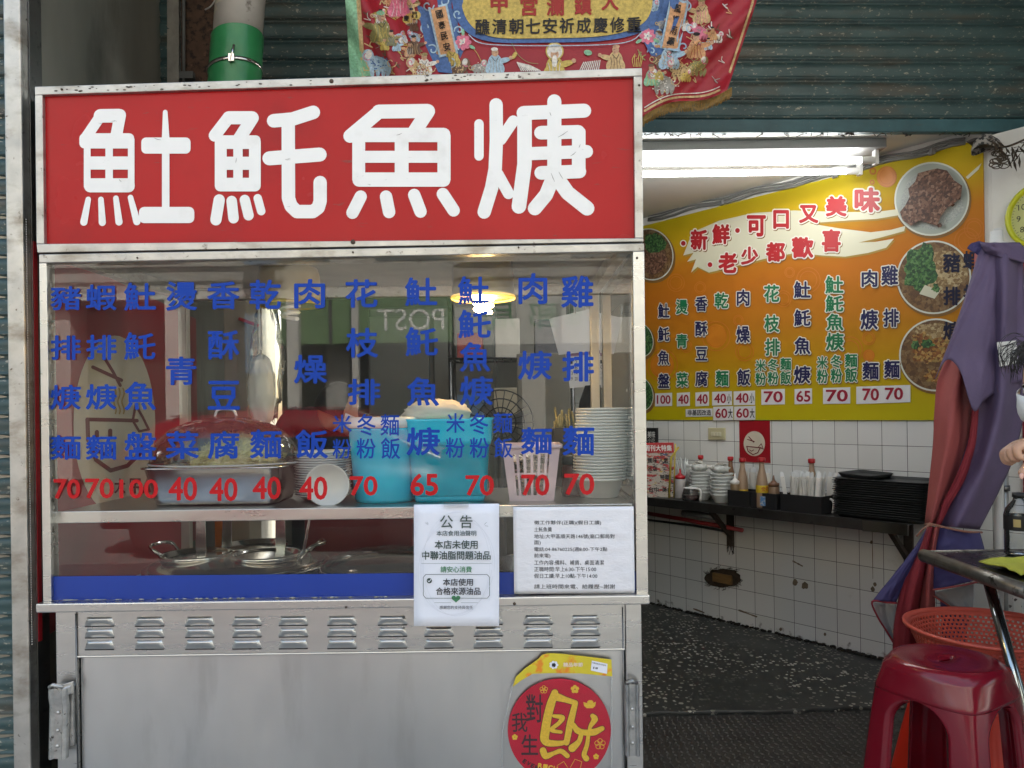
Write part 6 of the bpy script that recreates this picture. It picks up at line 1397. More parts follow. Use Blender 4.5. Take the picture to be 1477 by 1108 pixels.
# generic helpers for bottles
CLEAR = thin_glass('bottle_glass', (.86, .78, .66), 1.45, .03, .10, (.6, .5, .38))
def bottle(px, off, h, r, label, capm, liquid, lab=None, nozzle=False, base=0.0, yel=None):
    t = thing('sauce_bottle', label, 'bottle', sp(px, off) + Vector((0, 0, base)))
    if nozzle: MB().lathe([(r * .95, 0), (r, .004), (r, h * .62), (r * .9, h * .70), (r * .75, h * .72)], n=24).build('bottle_body', liquid, t, local=True); MB().lathe([(r * .98, h * .66), (r * .98, h * .76), (r * .6, h * .78), (r * .20, h * .86), (r * .10, h)], n=20).build('nozzle', capm, t, local=True)
    else:
        MB().lathe([(r * .95, 0), (r, .004), (r, h * .45), (r * .82, h * .60), (r * .46, h * .80), (r * .42, h * .91)], n=24).build('bottle_body', liquid, t, local=True)
        MB().lathe([(r * .56, h * .91), (r * .62, h * .92), (r * .62, h * .985), (r * .5, h), (0, h)], n=20).build('cap', capm, t, local=True)
    if yel:
        MB().lathe([(r * 1.01, h * yel[0]), (r * 1.015, h * (yel[0] + .01)), (r * 1.015, h * (yel[1] - .01)), (r * 1.01, h * yel[1])], n=24).build('paper_label', yel[2], t, local=True)
        mb = MB(); r0 = r * 1.03; F = Frame((0, 0, 0), (1, 0, 0), (0, -1, 0)); z0, z1 = h * (yel[0] + .03), h * (yel[1] - .02)
        vs, fs, (a0, a1, b0, b1) = glyph_mesh(yel[3], .03)
        mb.add([(r0 * math.sin((x - a0) / (a1 - a0) * 1.5 - .75 + rot_off), -r0 * math.cos((x - a0) / (a1 - a0) * 1.5 - .75 + rot_off), z0 + (y - b0) / (b1 - b0) * (z1 - z0)) for x, y in vs], fs); mb.build('label_lettering', REDV, t, local=True)
    return t
rot_off = .3
CAPR = M('red_cap', (.42, .012, .018), .35); SOY = M('sauce_brown', (.20, .10, .05), .25, var=.1); SOYL = M('sauce_tan', (.34, .23, .15), .3, var=.1); YLB = M('yellow_label', (.62, .42, .02), .5); CHIL = M('chili_red', (.34, .03, .015), .3)
bottle(1011, .10, .245, .026, 'red capped sauce bottle behind the left bowl stack', CAPR, SOYL)
bottle(1054, .10, .245, .026, 'red capped sauce bottle behind the right bowl stack', CAPR, SOY)
bottle(1071, .22, .245, .028, 'red capped bottle with yellow neck label in the left black caddy', CAPR, SOYL, yel=(.20, .33, YLB, '王品'), base=.004)
bottle(1099, .26, .255, .030, 'red capped bottle with big yellow label before the red poster', CAPR, SOYL, yel=(.30, .45, YLB, '金味'), base=.004)
bottle(1171, .12, .25, .028, 'red capped bottle behind the chopstick packets at right', CAPR, SOYL, base=.004)
bottle(1060, .255, .165, .024, 'squeeze bottle with white nozzle at the left end of the caddy', WPLAS, M('soy_squeeze', (.22, .15, .08), .35), nozzle=True, base=.004)
bottle(1116, .23, .165, .027, 'brown squeeze bottle with dark nozzle right of the labelled bottle', M('brown_cap', (.14, .06, .03), .4), M('brown_squeeze', (.25, .16, .10), .35), nozzle=True, base=.004)
bottle(981, .20, .17, .030, 'squeeze bottle with red nozzle beside the newspaper rack', CAPR, M('cloudy_squeeze', (.46, .42, .40), .4), nozzle=True)
lab2 = thing('label_tag', 'blue and red printed tag hanging on the front of the black caddy', 'tag', sp(1100, .292) + Vector((0, 0, .05)))
# black caddies
def caddy(px0, px1, off0, off1, h, label):
    c = (sp(px0, off1) + sp(px1, off1)) / 2; w = (sp(px1, off1) - sp(px0, off1)).length; dd = off1 - off0
    t = thing('caddy', label, 'caddy', c - WALL.n * dd / 2 + Vector((0, 0, .001)), rot_w); mb = MB(); th = .004
    mb.box(-w / 2, w / 2, -dd / 2, dd / 2, 0, .004)
    mb.box(-w / 2, w / 2, -dd / 2, -dd / 2 + th, .0045, h); mb.box(-w / 2, w / 2, dd / 2 - th, dd / 2, .0045, h); mb.box(-w / 2, -w / 2 + th, -dd / 2 + th + .0003, dd / 2 - th - .0003, .0045, h); mb.box(w / 2 - th, w / 2, -dd / 2 + th + .0003, dd / 2 - th - .0003, .0045, h)
    mb.build('caddy_body', BLACK, t, local=True, bevel=.001); return t, w
cd1, w1_ = caddy(1049, 1080, .17, .285, .082, 'left black plastic caddy holding squeeze and sauce bottles')
cd3, w3_ = caddy(1082, 1119, .17, .285, .080, 'middle black plastic caddy with a brown squeeze bottle')
cd2, w2b = caddy(1125, 1184, .12, .285, .085, 'right black plastic caddy packed with wrapped chopsticks')
q = sp(1100, .290)
MB().prism([q + Vector((0, 0, .018)) - WALL.ux * .014, q + Vector((0, 0, .018)) + WALL.ux * .014, q + Vector((0, 0, .065)) + WALL.ux * .014, q + Vector((0, 0, .065)) - WALL.ux * .014], WALL.n * .002).build('tag_sheet', M('tag_print', (.10, .25, .50), .4, dirt=[((.65, .6, .5), .5, .6, 60, (1, 1, 1)), ((.5, .05, .04), .6, .66, 50, (1, 1, 1))]), lab2)
cs = None; CSW = M('chopstick_wrap', (.74, .72, .66), .35, var=.1, vs=20, dirt=[((.70, .74, .74), .6, .66, 30, (1, 1, .3)), ((.18, .14, .12), .66, .70, 90, (1, 1, .6))])
for i in range(42):
    f = random.random(); o_ = random.uniform(.135, .265); base = cd2.location + WALL.ux * ((f - .5) * w2b * .86) + WALL.n * (o_ - .2025) + Vector((0, 0, .006))
    rot = (random.gauss(0, .05), random.gauss(0, .10) + (.10 if f > .8 else 0), rot_w + random.uniform(-.9, .9))
    if cs is None:
        cs = thing('chopstick_packet', 'paper wrapped chopstick packet standing in the right black caddy', 'chopsticks', base, 0, 'wrapped chopsticks in the caddy'); cs.rotation_euler = rot
        MB().box(-.009, .009, -.003, .003, 0, .165).build('wrapper', CSW, cs, local=True); mb = MB(); mb.prism([(-.009, -.001, .1655), (.009, -.001, .1655), (.007, .001, .185), (-.005, .002, .190)], (0, .001, 0)); mb.build('film_end', M('film_end', (.70, .72, .72), .25), cs, local=True)
    else: c_ = dup(cs, base, rot)
for i in range(16):
    f = random.random(); base = sp(1076 + f * 42, .13 + random.uniform(-.02, .03)) + Vector((0, 0, .006)); c_ = dup(cs, base, (random.gauss(0, .06), random.gauss(0, .08), rot_w + random.uniform(-.9, .9)), 'wrapped chopstick packet standing behind the sauce bottles'); c_['group'] = 'wrapped chopsticks behind the bottles'
# white bowl stacks on the shelf
BW2 = M('white_bowl', (.60, .62, .60), .3, var=.05)
def bstack(px, off, n, r, label):
    t = thing('bowl', label + ' lowest', 'bowl', sp(px, off) + Vector((0, 0, .001)), 0, 'white bowls ' + label[-20:])
    t['label'] = label.replace('in the', 'at the bottom of the')
    MB().lathe([(r * .62, 0), (r * .64, .003), (r * .95, .040), (r, .044), (r, .048), (r * .93, .046), (r * .6, .006), (0, .005)], n=36).build('bowl_body', BW2, t, local=True)
    t['group'] = label.split(' in the ')[1]
    for i in range(1, n): dup(t, sp(px, off) + Vector((random.uniform(-.001, .001), 0, .001 + i * .0185)), None, label if i < n - 1 else label.replace('in the', 'on top of the'))
bstack(1011, .17, 7, .064, 'white bowl in the left stack beside the coffee jug')
bstack(1041, .20, 7, .062, 'white bowl in the right stack next to the black caddy')
for px, off, hz, lab in ((1009, .17, .17, 'crumpled clear packets lying on the left bowl stack'), (1040, .20, .17, 'crumpled clear packets lying on the right bowl stack')):
    t = thing('packet_bundle', lab, 'packets', sp(px, off) + Vector((0, 0, hz))); crumple((0, 0, .012), .05, .04, .022, px, amp=.3, n=22, m=10).build('film', M('packet_film', (.52, .54, .52), .25, var=.3, vs=50), t, local=True)
    mb = MB()
    for k in range(7): a = random.uniform(0, 3); mb.prism([Vector((random.uniform(-.03, .03), random.uniform(-.03, .03), .03 + .002 * k)) + Vector((math.cos(a + q_) * .016, math.sin(a + q_) * .011, .006 * math.sin(q_ + k))) for q_ in (.6, 2.5, 3.7, 5.7)], (0, 0, .003))
    mb.build('sachets', M('sachet_print', (.60, .58, .52), .4, dirt=[((.05, .05, .07), .56, .6, 70, (1, 1, 1))]), t, local=True)
# small jars and bags behind
for px, lab, c in ((997, 'clear cup of small packets behind the left bowl stack', (.5, .5, .46)), (1034, 'small jar of pale powder between the two bowl stacks', (.5, .46, .38)), (1024, 'short clear jar behind the bowl stacks', (.4, .40, .36))):
    t = thing('jar', lab, 'jar', sp(px, .07)); MB().lathe([(.026, 0), (.03, .15), (.028, .17), (.0, .171)], n=20).build('jar_body', M('jar_fill', c, .4, var=.35, vs=40), t, local=True); MB().lathe([(.0285, .1715), (.0285, .185), (0, .186)], n=20).build('lid', WPLAS, t, local=True)
st3 = thing('straw_bunch', 'bunch of clear wrapped straws standing by the newspaper rack', 'straws', sp(985, .10)); mb = MB()
for i in range(20): mb.tube([(random.uniform(-.02, .02), random.uniform(-.02, .02), 0), (random.uniform(-.04, .04), random.uniform(-.02, .02), random.uniform(.18, .23))], .003, 5)
mb.build('straws', M('clear_straw', (.58, .60, .58), .3), st3, local=True)
# jugs
def jug(px, off, label, liq):
    t = thing('jug', label, 'jug', sp(px, off), rot_w); MB().lathe([(.040, 0), (.046, .004), (.048, .03), (.040, .06), (.038, .068), (.036, .068)], n=28).build('jug_body', thin_glass('jug_glass', (.75, .68, .62), 1.5, .02, .06), t, local=True)
    MB().lathe([(.036, .003), (.042, .006), (.043, .03), (.0, .031)], n=24).build('liquid', liq, t, local=True); MB().lathe([(.040, .0685), (.040, .073), (.01, .077), (0, .077)], n=24).build('lid', WPLAS, t, local=True)
    MB().tube(smooth([(.036, 0, .066), (.062, -.004, .068), (.074, -.006, .05), (.072, -.006, .02), (.066, -.004, .004)], 5), .0055, 8).build('handle', WPLAS, t, local=True)
jug(996, .245, 'small glass jug of dark chilli with white handle beside the rack', M('chilli_dark', (.10, .02, .012), .3)); jug(1182, .20, 'small glass jug with white handle between caddy and tray stack', M('sauce_dark', (.05, .02, .012), .3))
# newspaper rack
nr = thing('magazine_rack', 'rack of colourful printed magazines standing at the left end of the shelf', 'magazines', sp(950, .2))
nwm = M('magazine_print', (.46, .40, .34), .4, dirt=[((.45, .03, .03), .52, .56, 18, (1, 1, 2.5)), ((.05, .05, .06), .56, .60, 42, (1, 1, 3)), ((.50, .36, .05), .60, .64, 24, (1, 1, 2)), ((.08, .14, .30), .66, .70, 22, (1, 1, 2)), ((.60, .58, .54), .70, .72, 50, (.5, 1, 4))])
FR = Frame(sp(950, .26), (1, -.12, 0), (-.12, -1, 0))
for k in range(3):
    a0, b1 = FR.px(905, 640 + k * 3, -.02 * k); a1, b0 = FR.px(973 - k * 3, 718, -.02 * k)
    MB().fbox(FR, a0, a1, SZ + .002 - FR.o.z, b1, -.02 * k - .012, -.02 * k).build('magazine', nwm, nr, bevel=.001)
mb = MB(); a0, b1 = FR.px(905, 639, .003); a1, b0 = FR.px(972, 653, .003); mb.fbox(FR, a0, a1, b0, b1, .0005, .003); mb.build('red_masthead', CAPR, nr)
mb = MB(); glyph(mb, on(FR, .004), '周刊大特集', 930, 642, 969, 651, .02); mb.build('masthead_lettering', WPLAS, nr)
mb = MB(); 
for x, y, s in ((934, 664, '風味'), (950, 664, '人氣'), (934, 676, '名店'), (952, 688, '特輯'), (936, 706, '台中'), (955, 706, '美食')): glyph(mb, on(FR, .0025), s, x, y - 3.5, x + 14, y + 4, .02)
mb.build('cover_lettering', INKB, nr)
mb = MB(); mb.tube([FR.P(972, 718, .006), FR.P(974, 640, .006)], .004, 6); mb.tube([FR.P(965, 718, .006), FR.P(968, 660, .008), FR.P(979, 645, .012)], .006, 6); mb.build('rack_wire', M('yellow_wire', (.55, .42, .05), .4), nr)
# ------------------------------------------------------------------ wall clock, cap and dried branch
ck = thing('wall_clock', 'round lime yellow wall clock cut by the right edge', 'clock', WALL.P(1496, 308, .02))
ca, cb2 = WALL.px(1506, 309, .02); kr = .142
def ring3(rad, off, n=48): return [WALL.pt(ca + rad * math.cos(2 * math.pi * i / n), cb2 + rad * math.sin(2 * math.pi * i / n), off) for i in range(n)]
YEL = M('lime_plastic', (.52, .54, .015), .3)
mb = MB(); mb.grid([ring3(kr * f, o_) for f, o_ in ((.97, .001), (1.0, .012), (.99, .028), (.93, .034), (.87, .028), (.86, .012))], True, True); mb.build('clock_rim', YEL, ck)
mb = MB(); mb.poly(ring3(kr * .86, .013)); mb.build('dial', M('dial_cream', (.55, .56, .22), .4), ck)
mb = MB()
for h in range(1, 13):
    a = R(90 - 30 * h); x, y = ca + kr * .66 * math.cos(a), cb2 + kr * .66 * math.sin(a); vs, fs, (a0, a1, b0, b1) = glyph_mesh(str(h), .02); hh = .024; ww = hh * (a1 - a0) / (b1 - b0)
    mb.add([WALL.pt(x - ww / 2 + (p - a0) / (a1 - a0) * ww, y - hh / 2 + (q - b0) / (b1 - b0) * hh, .0145) for p, q in vs], fs)
for h in range(60): a = R(6 * h); c, s = math.cos(a), math.sin(a); l0 = .80 if h % 5 else .77; mb.poly([WALL.pt(ca + kr * (l * c - w * s), cb2 + kr * (l * s + w * c), .0142) for l, w in ((l0, -.006), (.84, -.006), (.84, .006), (l0, .006))])
for a, l, w in ((R(150), .42, .025), (R(232), .5, .018), (R(132), .6, .008)): c, s = math.cos(a), math.sin(a); e = eps(); mb.poly([WALL.pt(ca + kr * (x * c - y * s), cb2 + kr * (x * s + y * c), .016 + e * 4) for x, y in ((-.08, -w), (l, -w * .5), (l, w * .5), (-.08, w))])
mb.build('numerals_and_hands', BLACK, ck)
cap = thing('baseball_cap', 'dark patterned cap hooked at the top right of the menu board', 'cap', WALL.P(1418, 204, .05))
c0 = WALL.P(1420, 205, .06); mb = MB(); rows = []
for i in range(8):
    ph = math.pi * .55 * i / 7; rows.append([c0 + Vector((math.sin(ph) * math.cos(t) * .062 + .01, math.sin(ph) * math.sin(t) * .05, .03 - .055 * (1 - math.cos(ph)) + .012 * math.sin(2 * t) * math.sin(ph))) for t in [2 * math.pi * j / 24 for j in range(24)]])
mb.grid(rows, True, True); mb.build('crown', M('cap_print', (.30, .28, .25), .8, dirt=[((.03, .03, .03), .48, .54, 60, (1, 1, 1))]), cap)
mb = MB(); rows = [[WALL.P(1394 + 36 * i / 8 + 4 * j, 204 + 3 * j - 5 * math.sin(i / 8 * 3.14) * (1 - j / 3), .10 - .02 * j) for i in range(9)] for j in range(4)]; mb.grid(rows); mb.build('peak', M('cap_peak', (.05, .045, .04), .7), cap, solid=.004)
br_b = thing('dried_branch', 'dried dark leafy branch hanging from the shutter edge at right', 'branch', WALL.P(1460, 215, .1))
mb = MB(); LF = M('dry_leaf', (.06, .042, .025), .7, var=.5, vs=40, dirt=[((.28, .25, .18), .62, .68, 70, (1, 1, 1))])
mb.tube(smooth([WALL.P(1500, 190, .1), WALL.P(1470, 205, .12), WALL.P(1448, 212, .12), WALL.P(1432, 206, .11)], 5), .004, 6)
for i in range(46):
    t = random.random(); x, y = 1432 + t * 52, 198 + 14 * math.sin(t * 3) + random.uniform(-2, 16); a = random.uniform(.4, 3.4); l = random.uniform(8, 22); o_ = random.uniform(.08, .15)
    p0 = WALL.P(x, y, o_); p1 = WALL.P(x + l * .5 * math.cos(a) + 1.6, y + l * .5 * math.sin(a), o_ + .012); p2 = WALL.P(x + l * math.cos(a), y + l * math.sin(a), o_); p3 = WALL.P(x + l * .5 * math.cos(a) - 2.2, y + l * .5 * math.sin(a) + 1.4, o_ + .004)
    mb.add([p0, p1, p2, p3], [(0, 1, 2), (0, 2, 3)])
for i in range(10):
    x, y = 1436 + random.uniform(-4, 14), 226 + random.uniform(-8, 12); pts = [WALL.P(x + 8 * math.cos(t), y + 5 * math.sin(t) + t, .11) for t in [k * .5 for k in range(12)]]; mb.tube(pts, .0022, 4)
mb.build('leaves', LF, br_b, solid=.001)
# ------------------------------------------------------------------ folded umbrella
um = thing('folded_umbrella', 'big purple and red patio umbrella folded and tied with a cord', 'umbrella', P(1385, 925, 1.05))
PUR = M('purple_canvas', (.118, .086, .165), .75, var=.12, vs=6, bump=.25, bs=160); BLU = M('blue_violet_canvas', (.045, .040, .135), .75, var=.12, vs=6, bump=.25, bs=160)
CRM = M('salmon_canvas', (.34, .075, .070), .75, var=.10, vs=6, bump=.25, bs=160); DRD = M('deep_red_canvas', (.22, .016, .026), .75, var=.1, vs=6, bump=.2, bs=160); LIN = M('silver_lining', (.32, .33, .34), .6, var=.12, vs=5)
Y0 = 1.06
def patch(name, Lc, Rc, mat, Yb, bulge, folds=0, famp=.0, nu=22, nv=30, par=um, solid=.003, extra=None, ph=0.0):
    def curve(c): return smooth([Vector((x, y, 0)) for x, y in c], 8)
    def samp(c, t): f = t * (len(c) - 1); i = min(int(f), len(c) - 2); return c[i].lerp(c[i + 1], f - i)
    Lp, Rp = curve(Lc), curve(Rc); rows = []
    for j in range(nv + 1):
        v = j / nv; a, b_ = samp(Lp, v), samp(Rp, v); row = []
        for i in range(nu + 1):
            u = i / nu; x = a.x + (b_.x - a.x) * u; y = a.y + (b_.y - a.y) * u
            d = bulge * math.sin(math.pi * u) + famp * math.sin(folds * 2 * math.pi * u + ph + v * 1.3) * (.4 + .6 * math.sin(math.pi * min(1, v * 1.2)))
            d += .007 * noise.noise(Vector((u * 6 + x * .01, v * 7, bulge * 90))) + .002 * noise.noise(Vector((u * 13, v * 22 + u * 9, 5))); row.append(P(x, y, Yb(v) - d if callable(Yb) else Yb - d))
        rows.append(row)
    return MB().grid(rows).build(name, mat, par, solid=solid)
pole = MB().tube([P(1440, 330, Y0), P(1441, 1030, Y0)], .017, 12); pole.build('pole', M('pole_white', (.60, .60, .57), .4), um)
mb = MB(); mb.lathe([(.055, 0), (.06, .006), (.05, .022), (.022, .034), (.020, .075), (.0, .078)], P(1437, 362, Y0 - .02), 20); mb.build('finial', WPLAS, um)
# purple shoulder behind, red drop at the left, purple drop at the right, then the scarf-like top panel
patch('canopy_panel', [(1424, 362), (1412, 420), (1392, 466), (1368, 512), (1353, 546), (1348, 590), (1346, 640), (1340, 700), (1334, 757)], [(1406, 366), (1405, 430), (1404, 520), (1403, 600), (1392, 660), (1372, 715), (1352, 757)], CRM, lambda v: Y0 + .05 - .10 * min(1, v * 1.6), .085, 1.6, .018, ph=2.2)
patch('canopy_panel', [(1392, 500), (1397, 545), (1402, 590), (1396, 640), (1378, 690), (1360, 725), (1350, 758)], [(1408, 500), (1410, 545), (1411, 590), (1407, 640), (1392, 690), (1372, 725), (1356, 758)], DRD, Y0 - .135, .012)
patch('canopy_panel', [(1420, 362), (1414, 440), (1410, 540), (1402, 610), (1385, 670), (1365, 715), (1350, 758)], [(1474, 370), (1480, 440), (1482, 530), (1476, 600), (1462, 660), (1440, 710), (1412, 764)], PUR, Y0 - .06, .105, 1.9, .020, ph=1.0)
def sheet(name, T_, B_, mat, Yt, Yb2, bulge, folds, famp, nu=60, nv=36, sag=0.0, ph=0.0):
    def curve(c): return smooth([Vector((x, y, 0)) for x, y in c], 8)
    def samp(c, t): f = t * (len(c) - 1); i = min(int(f), len(c) - 2); return c[i].lerp(c[i + 1], f - i)
    Tc, Bc = curve(T_), curve(B_); rows = []
    for j in range(nv + 1):
        v = j / nv; row = []
        for i in range(nu + 1):
            u = i / nu; a, b_ = samp(Tc, u), samp(Bc, u); x = a.x + (b_.x - a.x) * v - sag * math.sin(math.pi * v) * (1 - 2 * u); y = a.y + (b_.y - a.y) * v
            d = bulge * math.sin(math.pi * min(1, .06 + u)) * (.5 + .5 * v) + famp * (.25 + v) * math.sin(folds * 6.283 * u + ph + .9 * v) + .008 * noise.noise(Vector((u * 7 + v * 3, v * 4, ph))) + .0025 * noise.noise(Vector((u * 16, v * 12 + u * 8, 3)))
            row.append(P(x, y, Yt + (Yb2 - Yt) * v - d))
        rows.append(row)
    return MB().grid(rows).build(name, mat, um, solid=.003)
sheet('canopy_panel', [(1414, 357), (1430, 354), (1450, 356), (1474, 362)], [(1349, 547), (1358, 527), (1370, 519), (1386, 538), (1404, 592), (1420, 577), (1440, 564), (1462, 553), (1486, 546)], PUR, Y0 - .09, Y0 - .115, .075, 2.2, .012, sag=-3)
mb = MB(); pass
# top collar flap
patch('collar_flap', [(1412, 348), (1400, 352), (1395, 358)], [(1420, 350), (1418, 362), (1414, 370)], BLU, Y0 - .10, .01, nv=8)
patch('collar_flap', [(1414, 350), (1418, 360), (1424, 366)], [(1470, 350), (1480, 362), (1482, 380)], PUR, Y0 - .12, .05, 1, .012, nv=8)
# below the cord
patch('canopy_skirt', [(1338, 760), (1318, 792), (1288, 830), (1259, 866)], [(1340, 760), (1326, 800), (1306, 840), (1292, 869)], BLU, Y0 - .09, .02)
patch('skirt_lining', [(1260, 869), (1264, 885), (1277, 910), (1289, 928)], [(1292, 871), (1294, 888), (1296, 910), (1298, 930)], LIN, Y0 - .06, -.02, nv=10)
mb = MB(); mb.tube(smooth([P(1294, 870, Y0 - .115), P(1278, 869, Y0 - .105), P(1258, 868, Y0 - .10), P(1266, 890, Y0 - .095), P(1281, 914, Y0 - .09), P(1296, 940, Y0 - .09)], 5), .0038, 6); mb.build('hem_piping', DRD, um)
patch('canopy_skirt', [(1338, 760), (1320, 806), (1300, 850), (1290, 900), (1288, 950), (1292, 1003)], [(1347, 760), (1338, 806), (1328, 860), (1322, 910), (1322, 950), (1326, 1000)], DRD, Y0 - .10, .055, 1, .012, ph=2.6)
patch('canopy_skirt', [(1344, 760), (1336, 806), (1328, 860), (1322, 920), (1321, 960)], [(1357, 760), (1350, 806), (1348, 860), (1352, 920), (1356, 960)], CRM, Y0 - .10, .05, 1, .006, ph=3.4)
patch('canopy_skirt', [(1353, 761), (1346, 790), (1342, 820), (1341, 853)], [(1413, 768), (1419, 790), (1424, 815), (1428, 832)], BLU, Y0 - .11, .06, 1.5, .012)
patch('skirt_lining', [(1343, 855), (1362, 868), (1382, 884), (1398, 895)], [(1404, 842), (1404, 858), (1403, 876), (1402, 892)], LIN, Y0 - .085, .02, 1, .01, nv=12)
mb = MB(); mb.tube(smooth([P(1430, 833, Y0 - .13), P(1400, 842, Y0 - .165), P(1365, 848, Y0 - .17), P(1341, 854, Y0 - .13), P(1366, 872, Y0 - .115), P(1399, 896, Y0 - .10)], 5), .0035, 6); mb.build('hem_piping', CRM, um)
patch('canopy_skirt', [(1355, 852), (1358, 890), (1360, 940)], [(1400, 850), (1396, 890), (1392, 940)], BLU, Y0 - .04, .03, 1, .01, nv=8)
mb = MB(); mb.tube(smooth([P(1334, 757, Y0 - .03), P(1340, 756, Y0 - .13), P(1352, 758, Y0 - .155), P(1372, 763, Y0 - .175), P(1395, 767, Y0 - .17), P(1413, 768, Y0 - .10), P(1416, 768, Y0 - .03)], 5), .0042, 6); mb.blob(P(1341, 757, Y0 - .145), .010, .008, .008, 8, 6); mb.tube([P(1340, 757, Y0 - .15), P(1330, 764, Y0 - .13), P(1322, 774, Y0 - .13)], .003, 5); mb.build('tie_cord', M('tan_cord', (.32, .15, .10), .8), um)
# pipes and posts behind the umbrella at the right
vp = thing('standpipe', 'pale vertical pipe against the wall behind the table', 'pipe', P(1449, 900, 1.2)); MB().tube([P(1449, 640, 1.22), P(1450, 1010, 1.22)], .014, 10).build('pipe_body', M('galv_pipe', (.36, .36, .34), .35, .7, var=.2, vs=20), vp)
mb = MB(); [mb.tube([P(1449, y, 1.22), P(1449.2, y + 8, 1.22)], .020, 10) for y in (700, 772)]; mb.build('pipe_clip', DSTEEL, vp)
wpst = thing('white_post', 'flaking white steel leg standing behind the table', 'post', P(1468, 1000, .95)); a, b_ = P(1463, 950, .95), P(1475, 950, .95); MB().box(a.x, b_.x, .95, .98, .003, P(1468, 800, .95).z).build('post_body', M('flaking_white', (.56, .55, .50), .7, dirt=[((.06, .05, .045), .58, .61, 40, (1, 1, 1))]), wpst)
rbx = thing('red_cupboard', 'dark red cupboard side behind the umbrella under the clock', 'cupboard', WALL.P(1474, 480, .02)); a0, b1 = WALL.px(1471, 362, .02); a1, b0 = WALL.px(1510, 720, .02); MB().fbox(WALL, a0, a1, b0, b1, .0, .02).build('cupboard_side', M('dark_red_paint', (.20, .01, .025), .4), rbx)  # plain dark red strip of panel on the wall, nothing behind it
# ------------------------------------------------------------------ steel table at the right
TX, TZ = 1.39, .75
tbl = thing('steel_table', 'stainless table with rolled pipe edge at the right side', 'table', (1.9, .4, 0))
MB().box(TX + .012, 2.3, .05, .72, TZ - .012, TZ - .002).build('table_top', M('table_steel', (.15, .15, .15), .26, 1, var=.15, vs=6, rvar=.08), tbl)
mb = MB(); mb.tube([(TX, .70, TZ - .012), (TX, .05, TZ - .012)], .022, 14); mb.blob((TX, .70, TZ - .012), .022, .012, .022, 14, 8); mb.tube([(TX + .02, .72, TZ - .010), (2.3, .72, TZ - .010)], .012, 10); mb.build('rolled_edge', M('worn_edge', (.20, .19, .17), .35, .8, var=.3, vs=30, dirt=[((.05, .045, .035), .56, .64, 25, (1, 1, 1))]), tbl)
LEGM = M('leg_steel', (.46, .50, .50), .18, 1, var=.1, vs=20)
for pts in ([P(1427, 842, .46), P(1466, 985, .34), P(1500, 1110, .26)], [(2.2, .5, TZ - .02), (2.2, .5, .003)], [(2.2, .1, TZ - .02), (2.2, .1, .003)]): MB().tube(pts, .0165 if pts[0][0] < 2 else .016, 12).build('leg', LEGM, tbl)
wb = thing('water_bottle', 'clear water bottle with black cap and dark label on the table', 'bottle', (P(1471, 790, .62).x, .62, TZ - .002))
PET = thin_glass('pet_plastic', (.93, .95, .96), 1.5, .02, .02, (.7, .75, .78), 1.8)
k = P(1471, 710, .62).z - TZ; rB = .045
mb = MB(); prof = [(rB * .8, 0), (rB, .008)]
for i in range(9): prof += [(rB, .012 + i * .008), (rB * .95, .016 + i * .008)]
prof += [(rB, .09), (rB, k * .66), (rB * .9, k * .75), (rB * .42, k * .88), (rB * .38, k * .93)]
mb.lathe(prof, n=28); mb.build('bottle_body', PET, wb, local=True)
MB().lathe([(rB * 1.01, k * .42), (rB * 1.015, k * .43), (rB * 1.015, k * .64), (rB * 1.01, k * .65)], n=28, caps=False).build('paper_label', BLACK, wb, local=True); MB().lathe([(rB * .45, k * .93), (rB * .45, k), (0, k)], n=20).build('cap', BLACK, wb, local=True)
mb = MB(); mb.grid([[Vector((rB * 1.03 * math.sin(t), -rB * 1.03 * math.cos(t), z)) for t in (-.95, -.8, -.65, -.5)] for z in (k * .48, k * .60)]); mb.build('label_badge', M('badge_cream', (.55, .42, .16), .5), wb, local=True)
cw = thing('cleaning_cloth', 'crumpled yellow green cleaning cloth on the table edge', 'cloth', P(1462, 808, .38)); rows = []
for j in range(13):
    v = j / 12; row = []
    for i in range(21):
        u = i / 20; x = TX + .065 + .34 * u; y = .30 + .20 * v; h = .012 + .016 * abs(noise.noise(Vector((u * 5, v * 4, 2)))) + .014 * math.sin(u * 9 + v * 4) * math.sin(v * 3.1)
        if u < .15: h *= .5 + u * 3
        row.append(Vector((x, y + .02 * math.sin(u * 7), TZ + max(.002, h))))
    rows.append(row)
MB().grid(rows).build('cloth_body', M('lime_cloth', (.46, .47, .06), .9, var=.12, vs=20, bump=.3, bs=150), cw, solid=.004)
